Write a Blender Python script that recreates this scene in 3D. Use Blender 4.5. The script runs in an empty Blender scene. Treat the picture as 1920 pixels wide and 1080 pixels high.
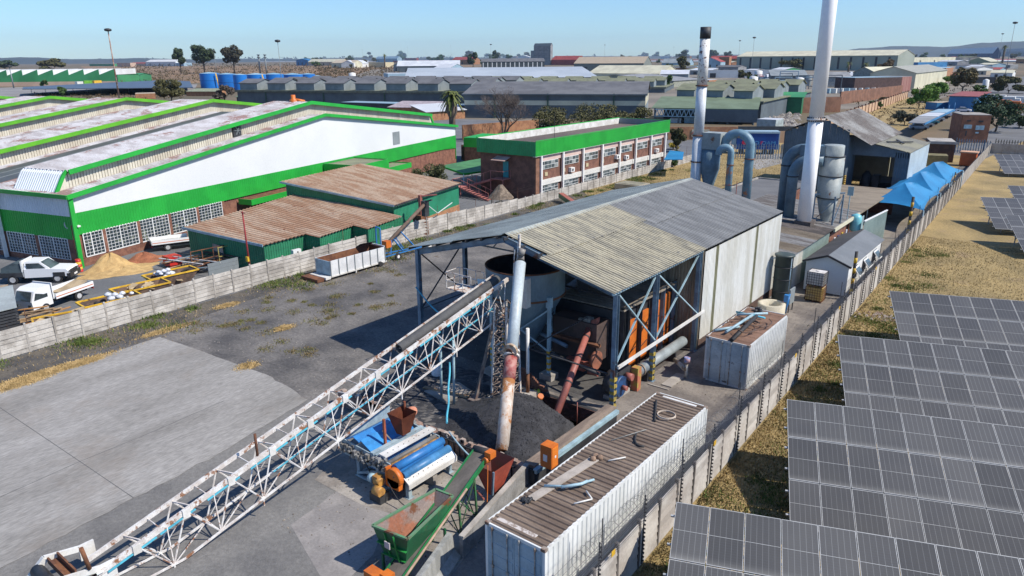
import bpy, math, random
from mathutils import Vector, Matrix
from math import sin, cos, pi, radians
random.seed(7)
S = bpy.context.scene
COL = S.collection
# ---------------------------------------------------------------- camera, light, exposure
CH = 17.15                                   # camera height above the yard
FPX = 1349.3                                 # focal length in pixels of the 1920 px wide frame
CR = Vector((0.7864516,0.6176062,-0.0075074)).normalized()
CF = Vector((-0.5902018,0.7478609,-0.3039177)).normalized()
CU = CR.cross(CF).normalized()
cam = bpy.data.cameras.new('camera'); cam.sensor_width = 36; cam.lens = FPX/1920*36
cam.clip_start = .3; cam.clip_end = 30000
co = bpy.data.objects.new('camera', cam); COL.objects.link(co)
co.matrix_world = Matrix(((CR.x, CU.x, -CF.x, 0),(CR.y, CU.y, -CF.y, 0),(CR.z, CU.z, -CF.z, CH),(0,0,0,1)))
S.camera = co
SUN = Vector((.87,.30,1.0)).normalized()   # towards the sun
world = bpy.data.worlds.new('World'); S.world = world; world.use_nodes = True
wn = world.node_tree.nodes; wl = world.node_tree.links
bg = wn['Background']
sky = wn.new('ShaderNodeTexSky'); sky.sky_type = 'NISHITA'; sky.sun_disc = False
sky.sun_elevation = math.asin(SUN.z); sky.sun_rotation = math.atan2(SUN.x, SUN.y)
sky.altitude = 300; sky.air_density = 1.0; sky.dust_density = .2; sky.ozone_density = 1.5
tint = wn.new('ShaderNodeMix'); tint.data_type = 'RGBA'; tint.blend_type = 'MULTIPLY'; tint.inputs[0].default_value = 1; tint.inputs[7].default_value = (.56,.78,1.06,1)
wl.new(sky.outputs[0], tint.inputs[6]); wl.new(tint.outputs[2], bg.inputs[0]); bg.inputs[1].default_value = .112
sl = bpy.data.lights.new('sun', 'SUN'); sl.energy = 4.2; sl.angle = radians(.5); sl.color = (1,.935,.83)
so = bpy.data.objects.new('sun', sl); COL.objects.link(so); so.rotation_euler = SUN.to_track_quat('Z', 'Y').to_euler()
S.view_settings.view_transform = 'Standard'; S.view_settings.look = 'None'
S.view_settings.exposure = 0.44; S.view_settings.gamma = 1; S.view_settings.use_curve_mapping = False
S.render.engine = 'CYCLES'
S.cycles.max_bounces = 6; S.cycles.diffuse_bounces = 3; S.cycles.glossy_bounces = 3; S.cycles.transparent_max_bounces = 8
S.cycles.volume_bounces = 0

# ---------------------------------------------------------------- where a sight line meets a plane (surveying the place)
def G(x, y, z=0.0):
    d = CF + CR*((x - 960)/FPX) - CU*((y - 540)/FPX)
    q = d*((z - CH)/d.z)
    return Vector((q.x, q.y, z))
def HT(bx, by, ty):
    b = G(bx, by); z = 1.0
    for _ in range(40):
        def py(zz):
            q = Vector((b.x, b.y, zz - CH)); return 540 - FPX*(q.dot(CU))/q.dot(CF)
        y0 = py(z); y1 = py(z + .05); z += (ty - y0)/((y1 - y0) / .05)
    return z

# ---------------------------------------------------------------- materials
MATS = {}
def M(name, c1, c2=None, sc=1.0, rough=.85, metal=0.0, bump=.0, rust=0.0, rc=(.16,.06,.025), st=(1,1,1), var=.0, bsc=20, spec=.5, fine=.12, emit=None, coord='P', rsc=.9, cut=(.42,.58), rib=None, soft=.05):
    if name in MATS: return MATS[name]
    m = bpy.data.materials.new(name); m.use_nodes = True
    nt = m.node_tree; N = nt.nodes; L = nt.links; b = N['Principled BSDF']
    b.inputs['Roughness'].default_value = rough; b.inputs['Metallic'].default_value = metal
    b.inputs['Specular IOR Level'].default_value = spec
    c2 = c2 or tuple(v * .72 for v in c1)
    if coord == 'P': src = N.new('ShaderNodeNewGeometry').outputs['Position']
    else: src = N.new('ShaderNodeTexCoord').outputs['Object']
    mp = N.new('ShaderNodeMapping'); mp.inputs['Scale'].default_value = st; L.new(src, mp.inputs[0])
    def noise(s, det=5, ro=.6):
        n = N.new('ShaderNodeTexNoise'); n.inputs['Scale'].default_value = s; n.inputs['Detail'].default_value = det
        n.inputs['Roughness'].default_value = ro; L.new(mp.outputs[0], n.inputs['Vector']); return n.outputs['Fac']
    def ramp(f, a, z):
        r = N.new('ShaderNodeMapRange'); r.inputs[1].default_value = a; r.inputs[2].default_value = z; L.new(f, r.inputs[0]); return r.outputs[0]
    def mix(f, a, c, mode='MIX'):
        x = N.new('ShaderNodeMix'); x.data_type = 'RGBA'; x.blend_type = mode
        if isinstance(f, float): x.inputs[0].default_value = f
        else: L.new(f, x.inputs[0])
        for i, v in ((6, a),(7, c)):
            if isinstance(v, tuple): x.inputs[i].default_value = (*v[:3], 1)
            else: L.new(v, x.inputs[i])
        return x.outputs[2]
    col = mix(ramp(noise(sc), cut[0], cut[1]), c1, c2)
    if fine:
        f = ramp(noise(sc*9 + 3,3,.7),.3,.7)
        g = N.new('ShaderNodeMapRange'); g.inputs[3].default_value = 1 - fine; g.inputs[4].default_value = 1 + fine; L.new(f, g.inputs[0])
        h = N.new('ShaderNodeVectorMath'); h.operation = 'SCALE'; L.new(col, h.inputs[0]); L.new(g.outputs[0], h.inputs[3]); col = h.outputs[0]
    if rust:
        t = .72 - rust * .38
        rr = N.new('ShaderNodeTexNoise'); rr.inputs['Scale'].default_value = rsc; rr.inputs['Detail'].default_value = 8; rr.inputs['Roughness'].default_value = .72
        L.new(src, rr.inputs['Vector'])
        col = mix(ramp(rr.outputs['Fac'], t, t + soft), col, rc)
    if rib:                       # darker stripes along the valleys of corrugated sheet: axis, spacing, strength, width
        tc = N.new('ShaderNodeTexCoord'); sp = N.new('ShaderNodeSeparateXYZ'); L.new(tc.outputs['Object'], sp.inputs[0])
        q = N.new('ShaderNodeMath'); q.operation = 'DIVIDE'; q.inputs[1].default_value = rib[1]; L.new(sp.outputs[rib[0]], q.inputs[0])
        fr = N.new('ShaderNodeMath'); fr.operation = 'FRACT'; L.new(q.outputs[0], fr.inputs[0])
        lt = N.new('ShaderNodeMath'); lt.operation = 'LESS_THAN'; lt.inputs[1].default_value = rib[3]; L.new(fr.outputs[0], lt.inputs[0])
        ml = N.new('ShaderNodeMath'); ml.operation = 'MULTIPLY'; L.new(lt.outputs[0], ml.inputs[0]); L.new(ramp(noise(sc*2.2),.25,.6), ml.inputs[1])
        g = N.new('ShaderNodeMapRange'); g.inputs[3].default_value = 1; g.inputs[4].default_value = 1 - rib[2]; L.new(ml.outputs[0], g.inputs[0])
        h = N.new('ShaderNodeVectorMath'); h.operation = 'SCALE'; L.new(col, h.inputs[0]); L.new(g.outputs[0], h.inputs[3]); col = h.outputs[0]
    if var:
        oi = N.new('ShaderNodeObjectInfo'); g = N.new('ShaderNodeMapRange'); g.inputs[3].default_value = 1 - var; g.inputs[4].default_value = 1 + var
        L.new(oi.outputs['Random'], g.inputs[0])
        h = N.new('ShaderNodeVectorMath'); h.operation = 'SCALE'; L.new(col, h.inputs[0]); L.new(g.outputs[0], h.inputs[3]); col = h.outputs[0]
    L.new(col, b.inputs['Base Color'])
    if bump:
        bm = N.new('ShaderNodeBump'); bm.inputs['Strength'].default_value = bump; bm.inputs['Distance'].default_value = .05
        L.new(noise(bsc, 4,.65), bm.inputs['Height']); L.new(bm.outputs[0], b.inputs['Normal'])
    MATS[name] = m; return m

# ---------------------------------------------------------------- mesh builder
class MB:
    def __init__(s): s.v = []; s.f = []; s.sm = []; s.mi = []; s.cur = 0
    def add(s, vs, fs, smooth=False):
        o = len(s.v); s.v += [Vector(p) for p in vs]
        for f in fs: s.f.append([i + o for i in f]); s.sm.append(smooth); s.mi.append(s.cur)
        return s
    def face(s, *p): return s.add(p, [range(len(p))])
    def hexa(s, a, b):          # two matching quads a (bottom, ccw from above) and b (top)
        return s.add(list(a) + list(b), [(3,2,1,0),(4,5,6,7),(0,1,5,4),(1,2,6,5),(2,3,7,6),(3,0,4,7)])
    def box(s, x0, x1, y0, y1, z0, z1):
        return s.hexa([(x0, y0, z0),(x1, y0, z0),(x1, y1, z0),(x0, y1, z0)], [(x0, y0, z1),(x1, y0, z1),(x1, y1, z1),(x0, y1, z1)])
    def fbox(s, O, U, V, u0, u1, v0, v1, z0, z1):   # box in a turned ground frame
        q = [O + U*a + V*b for a, b in ((u0, v0),(u1, v0),(u1, v1),(u0, v1))]
        if U.cross(V).z < 0: q.reverse()
        return s.hexa([p + Vector((0,0, z0)) for p in q], [p + Vector((0,0, z1)) for p in q])
    def beam(s, p, q, w=.1, h=None, up=(0,0,1)):
        p = Vector(p); q = Vector(q); d = (q - p).normalized(); up = Vector(up)
        if abs(d.dot(up)) > .98: up = Vector((1,0,0))
        a = d.cross(up).normalized()*(w/2); b = a.cross(d).normalized()*((h or w)/2)
        return s.add([p - a - b, p + a - b, p + a + b, p - a + b, q - a - b, q + a - b, q + a + b, q - a + b],
                     [(0,1,2,3),(7,6,5,4),(0,4,5,1),(1,5,6,2),(2,6,7,3),(3,7,4,0)])
    def tube(s, p, q, r, r2=None, n=8, caps=True):
        p = Vector(p); q = Vector(q); r2 = r if r2 is None else r2; d = (q - p).normalized()
        a = d.orthogonal().normalized(); b = d.cross(a)
        vs = []
        for c, rr in ((p, r),(q, r2)):
            vs += [c + (a*cos(2*pi*i/n) + b*sin(2*pi*i/n))*rr for i in range(n)]
        s.add(vs, [(i, (i + 1) % n, n + (i + 1) % n, n + i) for i in range(n)], n > 5)
        if caps:
            o = len(s.v) - 2*n
            s.f.append([o + i for i in range(n)][::-1]); s.f.append([o + n + i for i in range(n)]); s.sm += [False, False]; s.mi += [s.cur]*2
        return s
    def path(s, pts, r, n=6):
        pts = [Vector(p) for p in pts]; vs = []; m = len(pts); a = None
        for i, p in enumerate(pts):
            d = (pts[min(i + 1, m - 1)] - pts[max(i - 1,0)]).normalized()
            a = d.orthogonal().normalized() if a is None else (a - d*a.dot(d)).normalized()
            b = d.cross(a); vs += [p + (a*cos(2*pi*k/n) + b*sin(2*pi*k/n))*r for k in range(n)]
        s.add(vs, [(i*n + k, i*n + (k + 1) % n, (i + 1)*n + (k + 1) % n, (i + 1)*n + k) for i in range(m - 1) for k in range(n)], True)
        o = len(s.v) - m*n
        s.f.append([o + i for i in range(n)][::-1]); s.f.append([o + (m - 1)*n + i for i in range(n)]); s.sm += [False, False]; s.mi += [s.cur]*2
        return s
    def prism(s, poly, vec):
        n = len(poly); vec = Vector(vec); a = [Vector(p) for p in poly]; b = [p + vec for p in a]
        return s.add(a + b, [tuple(range(n))[::-1], tuple(range(n, 2*n))] + [(i, (i + 1) % n, n + (i + 1) % n, n + i) for i in range(n)])
    def lathe(s, c, prof, n=24, cap=True):
        c = Vector(c); vs = []
        for r, z in prof: vs += [c + Vector((r*cos(2*pi*i/n), r*sin(2*pi*i/n), z)) for i in range(n)]
        m = len(prof)
        s.add(vs, [(j*n + i, j*n + (i + 1) % n, (j + 1)*n + (i + 1) % n, (j + 1)*n + i) for j in range(m - 1) for i in range(n)], True)
        if cap:
            o = len(s.v) - m*n
            s.f.append([o + (m - 1)*n + i for i in range(n)]); s.sm.append(False); s.mi.append(s.cur)
        return s
    def sheet(s, o, u, v, pitch=.2, amp=.03, kind='t', nrm=None):   # corrugated sheet: waves advance along u, run along v
        o = Vector(o); u = Vector(u); v = Vector(v); Lu = u.length; ud = u/Lu; n = Vector(nrm) if nrm else u.cross(v).normalized()
        k = max(1, round(Lu/pitch)); p = Lu/k; pr = []
        for i in range(k):
            if kind == 't': pr += [(i*p, 0),(i*p + p * .38,0),(i*p + p * .5, amp),(i*p + p * .85, amp)]
            else: pr += [(i*p, 0),(i*p + p * .25, amp * .7),(i*p + p * .5, amp),(i*p + p * .75, amp * .7)]
        pr.append((Lu, 0)); vs = []
        for a, h in pr: q = o + ud*a + n*h; vs += [q, q + v]
        return s.add(vs, [(2*i, 2*i + 2,2*i + 3,2*i + 1) for i in range(len(pr) - 1)], kind != 't')
    def mesh(s, name, mats, off=None):
        me = bpy.data.meshes.new(name)
        vs = [(p - off) if off is not None else p for p in s.v]
        me.from_pydata([tuple(p) for p in vs], [], s.f)
        for m in (mats if isinstance(mats, (list, tuple)) else [mats]): me.materials.append(m)
        me.polygons.foreach_set('use_smooth', s.sm); me.polygons.foreach_set('material_index', s.mi); me.update()
        return me
def link(o): COL.objects.link(o); return o
def props(o, label=None, cat=None, group=None, kind=None):
    for k, v in (('label', label),('category', cat),('group', group),('kind', kind)):
        if v: o[k] = v
    return o
def thing(name, loc, label, cat, group=None, rz=0):       # an Empty at the base of a thing
    o = bpy.data.objects.new(name, None); o.empty_display_size = .2; o.location = Vector(loc); o.rotation_euler = (0,0, rz)
    return props(link(o), label, cat, group)
WL = {}
def wpos(o):
    p = Vector((0,0,0))
    while o is not None: p += o.location; o = o.parent
    return p
def part(name, mb, mat, parent, label=None, kind=None, local=False):   # a part; its builder worked in world coordinates unless local
    off = None if local else wpos(parent)
    o = bpy.data.objects.new(name, mb.mesh(name, mat, off)); link(o); o.parent = parent
    if label: o['label'] = label
    if kind: o['kind'] = kind
    return o
def inst(name, me, parent, loc, rot=None, scale=None):    # a part that shares mesh data; loc in world coordinates
    o = bpy.data.objects.new(name, me); link(o); o.parent = parent; o.location = Vector(loc) - wpos(parent)
    if rot: o.rotation_euler = rot
    if scale: o.scale = scale
    return o
def solo(name, mb, mat, label, cat, group=None, loc=None):   # a thing that is one mesh
    if loc is None:
        n = len(mb.v); loc = Vector((sum(p.x for p in mb.v)/n, sum(p.y for p in mb.v)/n, min(p.z for p in mb.v)))
    loc = Vector(loc)
    o = bpy.data.objects.new(name, mb.mesh(name, mat, loc)); link(o); o.location = loc
    return props(o, label, cat, group)
def struct(name, mb, mat, kind='structure', label=None):
    o = bpy.data.objects.new(name, mb.mesh(name, mat)); link(o); o['kind'] = kind
    if label: o['label'] = label
    return o
KIDS = {}
def dup(root, loc, rz=0, label=None, group=None):          # a copy of a thing with its parts and sub-parts
    def cp(o, par):
        c = o.copy(); link(c); c.parent = par
        for k in o.children: cp(k, c)
        return c
    r = cp(root, None); r.location = Vector(loc); r.rotation_euler = (0,0, rz)
    if label: r['label'] = label
    if group: r['group'] = group
    return r
V3 = Vector
# ---------------------------------------------------------------- shared materials
m_coal = M('coal_ground', (.075,.071,.070),(.19,.175,.16),.3,.95, bump=.7, bsc=9, fine=.35, cut=(.36,.66), rust=.18, rc=(.12,.095,.07), rsc=.3)
m_asph = M('worn_asphalt', (.135,.13,.125),(.19,.182,.17),.3,.92, bump=.5, bsc=14, fine=.2)
m_slab = M('slab_concrete', (.315,.30,.28),(.22,.208,.19),.3,.9, bump=.3, bsc=12, st=(1.5,.4,1), fine=.24, cut=(.36,.66), rust=.55, rc=(.215,.18,.145), rsc=.16, soft=.3)
m_pad = M('pad_concrete', (.33,.30,.265),(.21,.185,.16),.5,.93, bump=.3, bsc=10, fine=.18)
m_conc = M('aged_concrete', (.40,.37,.335),(.27,.245,.215),.7,.93, bump=.25, bsc=9, fine=.14, var=.1)
m_conc2 = M('wall_concrete_plain', (.44,.41,.37),(.33,.295,.26),.6,.93, bump=.2, bsc=9, fine=.1, var=.13)
m_dry = M('dry_grass_ground', (.36,.26,.11),(.20,.15,.065),.22,.97, bump=.9, bsc=6, fine=.35, cut=(.35,.7), rust=.4, rc=(.25,.175,.11), rsc=.33, soft=.15)
m_dirt = M('dry_dirt', (.23,.175,.12),(.15,.11,.07),.12,.97, bump=.6, bsc=3, fine=.3)
m_far = M('far_veld', (.175,.125,.075),(.10,.085,.05),.012,.98, fine=.3, cut=(.4,.6))
m_tar = M('yard_tar', (.155,.158,.165),(.12,.122,.127),.2,.9, bump=.3, bsc=12, fine=.15)
m_road = M('road_tar', (.15,.15,.152),(.12,.12,.122),.2,.9, fine=.12)
m_white = M('white_paint', (.78,.78,.76),(.70,.70,.68),.6,.5, fine=.05)
m_whitew = M('weathered_white', (.70,.69,.66),(.56,.54,.50),.9,.6, rust=.22, fine=.1)
m_rustw = M('rusting_white_steel', (.70,.68,.65),(.55,.50,.46),2.2,.65, rust=.47, rc=(.26,.12,.06), rsc=2.3, fine=.2)
m_rust = M('rust', (.20,.085,.04),(.12,.05,.028),1.6,.9, bump=.3, bsc=30, fine=.25)
m_bluesteel = M('blue_grey_steel', (.19,.27,.34),(.12,.17,.22),1.2,.55, rust=.35, fine=.15)
m_blue = M('machine_blue', (.03,.20,.50),(.03,.15,.38),1.5,.45, fine=.08, rust=.1)
m_lblue = M('pale_blue_steel', (.35,.50,.56),(.25,.36,.41),1.3,.5, fine=.12, rust=.25)
m_cyan = M('cyan_strip', (.10,.48,.62),(.08,.36,.47),1.3,.5, fine=.1)
m_dark = M('dark_steel', (.045,.047,.052),(.025,.026,.03),1.0,.6, fine=.2, rust=.2, rc=(.10,.05,.03))
m_black = M('black_rubber', (.022,.022,.024),(.03,.03,.032),2,.7)
m_orange = M('orange_paint', (.62,.16,.02),(.48,.12,.018),1,.5, fine=.1, rust=.15)
m_red = M('red_paint', (.55,.03,.02),(.42,.025,.02),1,.5, fine=.1)
m_maroon = M('faded_red_pipe', (.36,.115,.09),(.26,.09,.07),1.5,.55, fine=.12, rust=.15)
m_yel = M('yellow_paint', (.74,.45,.03),(.55,.32,.03),1.4,.55, fine=.15, rust=.3)
m_green = M('bright_green_cladding', (.02,.37,.045),(.016,.31,.038),.4,.5, fine=.06)
m_greend = M('machine_green', (.018,.13,.05),(.014,.09,.04),1.2,.5, fine=.12, rust=.25)
m_gshed = M('green_shed_cladding', (.03,.22,.11),(.025,.17,.085),.5,.55, fine=.1)
m_lime = M('lime_trim', (.12,.42,.02),(.09,.35,.018),.5,.5, fine=.06)
m_brick = M('face_brick', (.25,.115,.075),(.16,.07,.048),2.0,.9, fine=.3, var=.06)
m_brick2 = M('orange_brick', (.38,.19,.095),(.28,.13,.07),1.0,.9, fine=.25)
m_glass = M('window_glass', (.05,.065,.075),(.10,.13,.14),.8,.12, fine=.2, spec=.8)
m_greyw = M('grey_cladding', (.25,.28,.29),(.19,.215,.225),.15,.7, fine=.08)
m_dgrey = M('dark_grey_cladding', (.11,.135,.15),(.085,.105,.12),.2,.7, fine=.1)
m_cream = M('cream_cladding', (.60,.57,.42),(.50,.47,.35),.12,.7, fine=.06)
m_groof = M('grey_roof_sheet', (.27,.275,.28),(.20,.205,.21),.2,.75, fine=.1)
m_droof = M('dark_roof_sheet', (.145,.145,.15),(.105,.105,.11),.2,.75, fine=.12)
m_wroof = M('pale_roof_sheet', (.58,.60,.63),(.48,.50,.53),.12,.6, fine=.06)
m_oroof = M('olive_roof_sheet', (.20,.21,.13),(.15,.155,.10),.3,.8, fine=.12)
m_redroof = M('red_roof', (.36,.07,.055),(.26,.05,.045),.2,.7, fine=.1)
m_wood = M('raw_timber', (.42,.29,.16),(.28,.18,.10),2,.8, fine=.2)
m_stripe_y = m_yel
m_leaf = M('leaf_green', (.065,.12,.022),(.035,.07,.015),1.5,.8, fine=.35, var=.1)
m_leafd = M('leaf_dark', (.055,.085,.03),(.03,.05,.018),1.2,.8, fine=.35)
m_leafo = M('leaf_olive', (.10,.095,.03),(.06,.058,.02),1.2,.8, fine=.35)
m_leafb = M('leaf_bright', (.12,.23,.025),(.07,.15,.018),1.2,.8, fine=.35)
m_twig = M('bare_twigs', (.15,.115,.10),(.10,.08,.07),2,.9, fine=.25)
m_bark = M('bark', (.16,.12,.09),(.09,.07,.05),2,.95, bump=.5, fine=.25)
# ---------------------------------------------------------------- ground, roads, hills
def flat(name, pts, z, mat, kind='structure', label=None):
    b = MB(); b.face(*[(p[0], p[1], z) for p in pts]); o = struct(name, b, mat, kind, label)
    if o.data.polygons[0].normal.z < 0: o.data.flip_normals()
    return o
def rough_edge(a, b, amp, n):
    a = V3((a[0], a[1], 0)); b = V3((b[0], b[1], 0)); d = (b - a).normalized(); s = V3((-d.y, d.x, 0)); out = []
    for i in range(n):
        t = i/n; out.append(a.lerp(b, t) + s*(random.uniform(-amp, amp) if i else 0))
    return out
R = 14000
PIT = (-21.4,-16.28,22.4,28.5)             # the sunken coal bay: sheets of ground stop at its edge
def holed(name, ll, lr, ur, ul, z, mat):
    a, c, d, e = PIT; b = MB(); o = [V3((*p, z)) for p in (ll, lr, ur, ul)]; i = [V3((a, d, z)), V3((c, d, z)), V3((c, e, z)), V3((a, e, z))]
    for k in range(4): j = (k + 1) % 4; b.add([o[k], o[j], i[j], i[k]], [(0,1,2,3)])
    return struct(name, b, mat)
holed('ground', (-R, -R),(R, -R),(R, R),(-R, R),-.03, m_far)
b = MB(); b.box(-21.5,-16.2,22.3,28.6,-1.35,-1.3); struct('pit_floor', b, m_coal)
def WX(y): return -9.2 - .027*y            # the precast wall on the solar side
def WLX(y): return -48.5 - .05*min(y, 66) - .02*max(0, y - 66)          # the precast wall on the factory side
holed('coal_yard', (WLX(-5),-5),(WX(-5),-5),(WX(165),165),(WLX(165),165),0, m_coal)
flat('factory_yard', [(-130,-20),(WLX(-20),-20),(WLX(165),165),(-175,165),(-150,60)], -.008, m_tar)
flat('solar_field', [(WX(-12),-12),(60,-12),(140,190),(WX(190),190)], -.006, m_dry)
# paved slab, asphalt lane, pads
c = [G(-260,800), G(-120,1300), G(0,1066)]
e = c[:2] + rough_edge(G(0,1066), G(250,934),.10,9) + rough_edge(G(250,934), G(407,853),.12,8) + rough_edge(G(407,853), G(577,750),.05,8) \
    + rough_edge(G(577,750), G(500,703),.1,8) + rough_edge(G(500,703), G(300,632),.06,9) + rough_edge(G(300,632), G(180,672),.06,6) + rough_edge(G(180,672), G(0,738),.06,6)
flat('concrete_slab', e, .022, m_slab, label='big pale concrete slab in the yard')
jb = MB()
for a, c_ in ((G(0,765), G(150,866)),(G(150,866), G(250,934)),(G(0,933), G(150,866)),(G(150,866), G(280,813)),(G(280,813), G(420,752))):
    jb.beam((a.x, a.y, .0235),(c_.x, c_.y, .0235),.03,.002)
struct('slab_joint', jb, M('joint_fill', (.10,.10,.10)), 'structure')
flat('asphalt_lane', [G(-120,1300), G(0,1085)] + rough_edge(G(0,1066), G(577,750),.05,5) + [G(577,750), G(610,760), G(760,800), G(870,880), G(930,960), G(1000,1300)], .008, m_asph)
flat('machine_pad', [G(640,852), G(590,900), G(655,935)] + rough_edge(G(655,935), G(800,990),.12,5) + [G(760,1080), G(830,1100), G(960,930), G(850,860), G(735,800)], .016, m_pad)
flat('cracked_patch', rough_edge(G(545,985), G(640,915),.05,4) + rough_edge(G(640,915), G(770,960),.05,4) + [G(700,1040), G(640,1100), G(600,1080)], .012, M('pinkish_concrete', (.27,.25,.235),(.21,.195,.185),.7,.92, fine=.15))
flat('works_apron', [(-22.6,28.72),(-16.15,28.72),(-16.15,28.2),(-13.5,28.2),(WX(28),28.2),(WX(76),76),(-20,76),(-20,52),(-16.4,39),(-17,29.3)], .012, M('works_concrete', (.235,.205,.175),(.145,.125,.11),.45,.93, fine=.2, bump=.2), label='stained concrete apron beside the shed')
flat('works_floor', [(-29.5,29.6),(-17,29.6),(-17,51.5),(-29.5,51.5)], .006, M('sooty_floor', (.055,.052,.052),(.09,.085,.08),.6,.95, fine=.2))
flat('back_lane', [(-34.5,40),(-30.8,40),(-30.5,70),(-21,76),(-21,92),(-40,88),(-39,60)], .010, m_road)
flat('dry_lot', [(-52.6,82),(-36,66),(-33,78),(-21.5,92),(WX(150),150),(WLX(163),163)], .009, m_dry)
flat('old_pad', [G(1392,305), G(1420,290), G(1470,288), G(1468,306), G(1420,318)], .014, m_slab)
flat('canopy_court', [(WX(70),70),(-19,74),(-21.5,92),(-19.8,125),(WX(125),125)], .013, M('court_paving', (.27,.235,.19),(.2,.17,.14),.6,.93, fine=.15))
flat('verge', [(WLX(4) + .1,4),(WLX(4) + 4.2,4),(WLX(30) + 2.6,30),(WLX(60) + 3.4,60),(WLX(82) + 3,82),(WLX(82) + .1,82)], .007, M('weedy_verge', (.115,.10,.08),(.065,.062,.06),.45,.97, bump=.6, bsc=8, fine=.35))
flat('yard_road', [(-20,150),(WX(140) - 1,140),(34,700),(26,1500),(-30,1500),(-6,700)], -.004, m_road, label='road running away between the works')
flat('road', [G(1840,190), G(1905,196), G(1990,150), G(1960,132), G(1896,150), G(1862,165)], .03, m_road)
# hills on the horizon
def hills(name, pts, dist, mat):
    b = MB(); n = len(pts); top = []; base = []; back = []
    for x, y in pts:
        d = CF + CR*((x - 960)/FPX) - CU*((y - 540)/FPX); k = dist/math.hypot(d.x, d.y)
        q = V3((d.x*k, d.y*k, max(6, CH + d.z*k))); h = V3((d.x, d.y, 0)).normalized()
        top.append(q); base.append(V3((q.x, q.y, -5)) - h*dist * .08); back.append(V3((q.x, q.y, -5)) + h*dist * .1)
    for i in range(n - 1):
        b.add([base[i], base[i + 1], top[i + 1], top[i]], [(0,1,2,3)], True); b.add([top[i], top[i + 1], back[i + 1], back[i]], [(0,1,2,3)], True)
    return struct(name, b, mat)
def wav(x0, x1, ys, n=60, j=.5):
    out = []
    for i in range(n + 1):
        t = i/n*(len(ys) - 1); k = min(int(t), len(ys) - 2); f = t - k; f = f*f*(3 - 2*f)
        out.append((x0 + (x1 - x0)*i/n, ys[k]*(1 - f) + ys[k + 1]*f + random.uniform(-j, j)))
    return out
mh = M('hill_scrub', (.06,.075,.08),(.045,.06,.065),.002,1, fine=.1)
hills('hills', wav(1540,2400, [104,90,86,88,80,77,79,84,82,90,96,99]),9500, mh)
hills('hills', wav(-500,480, [104,106,107,106,110,107.5,111,109,111,112.5]),9000, mh)
hills('hills', wav(300,1600, [113,110,110.5,108,109,107.5,108,105,105.5,102,103,101]),11000, mh)
flat('bush_land', [G(215,158), G(700,150), G(760,128), G(1000,122), G(150,124)], -.02, M('bush_soil', (.26,.16,.085),(.15,.10,.055),.02,1, fine=.35))
flat('town_ground', [G(640,240), G(1700,200), G(1900,150), G(1900,118), G(700,130), G(600,160)], -.018, M('dusty_ground', (.22,.19,.15),(.16,.14,.115),.03,1, fine=.2))
flat('car_park', [G(-60,182), G(360,178), G(370,158), G(220,158), G(-60,166)], -.012, M('pale_tar', (.26,.25,.24),(.21,.2,.195),.05,.9))
flat('slope_grass', [G(1500,266), G(1600,224), G(1702,182), G(1750,200), G(1700,240), G(1640,262)], -.006, m_dry)
# ---------------------------------------------------------------- precast walls: every bay has a post and slabs
def slab_mesh(name, w, h, mat, k=2):
    b = MB(); y0, y1 = .02, w - .02
    b.hexa([(-.05, y0,.014),(.05, y0,.014),(.05, y1,.014),(-.05, y1,.014)], [(-.018, y0, h - .01),(.018, y0, h - .01),(.018, y1, h - .01),(-.018, y1, h - .01)]); return b.mesh(name, mat)
w2 = 1.55; sl2 = slab_mesh('slab', w2,.30, m_conc2)
def post_mesh(h, mat, s=.06):
    b = MB(); b.box(-s, s, -s, s, 0, h); b.hexa([(-s, -s, h),(s, -s, h),(s, s, h),(-s, s, h)], [(-s * .3,-s * .3, h + .05),(s * .3,-s * .3, h + .05),(s * .3, s * .3, h + .05),(-s * .3, s * .3, h + .05)])
    return b.mesh('post', mat)
pm_l = post_mesh(1.86, m_conc); pm_r = post_mesh(1.98, M('dark_post', (.13,.115,.105),(.09,.08,.07),2,.9, var=.1))
# factory side wall
wall = thing('precast_wall', (WLX(12),12,0), 'weathered grey precast concrete slab wall between the coal yard and the green factory', 'wall')
msl = M('wall_concrete', (.47,.44,.40),(.30,.275,.245),.8,.93, bump=.3, bsc=10, fine=.16, var=.12, rust=.12, rc=(.22,.13,.07), rsc=1.4)
slL = slab_mesh('slab', 1.6,.3, msl); Y = 6.0; i = 0
big = MB()
while Y < 150:
    x = WLX(Y); zb = .02*math.sin(i*1.7) - max(0, min(.6,(Y - 52) * .035))
    if Y < 66:
        inst('post', pm_l, wall, (x, Y, zb),(random.uniform(-.02,.02), random.uniform(-.03,.03),.05))
        for k in range(6):
            inst('slab', slL, wall, (x + random.uniform(-.01,.01), Y, .02 + k * .295 + zb),(0, random.uniform(-.02,.02),.05))
    else:
        big.box(x - .06, x + .06, Y - .06, Y + .06,0,1.32)
        for k in range(4): big.hexa([(x - .05, Y, .02 + k * .3),(x + .05, Y, .02 + k * .3),(x, Y + 1.6,.02 + k * .3),(x - .10, Y + 1.6,.02 + k * .3)], [(x - .02, Y, .3 + k * .3),(x + .02, Y, .3 + k * .3),(x - .03, Y + 1.6,.3 + k * .3),(x - .07, Y + 1.6,.3 + k * .3)])
    Y += 1.6; i += 1
part('slab', big, msl, wall, 'far stretch of slabs and posts', kind='stuff')
b = MB(); Y = 7.6
while Y < 120:       # thin steel uprights and wire along the top
    if int(Y*10) % 3 != 1: b.tube((WLX(Y) - .1, Y + .2,.4),(WLX(Y) - .12 + random.uniform(-.05,.05), Y + .2,2.6 + random.uniform(-.1,.2)),.022, n=5)
    Y += 3.2 if Y < 60 else 4.8
part('upright', b, m_rust, wall, kind='stuff')
b = MB()
for z in (2.1,2.4):
    b.path([(WLX(y) - .11, y, z + .02*sin(y)) for y in range(8,120,2)], .006,3)
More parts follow.
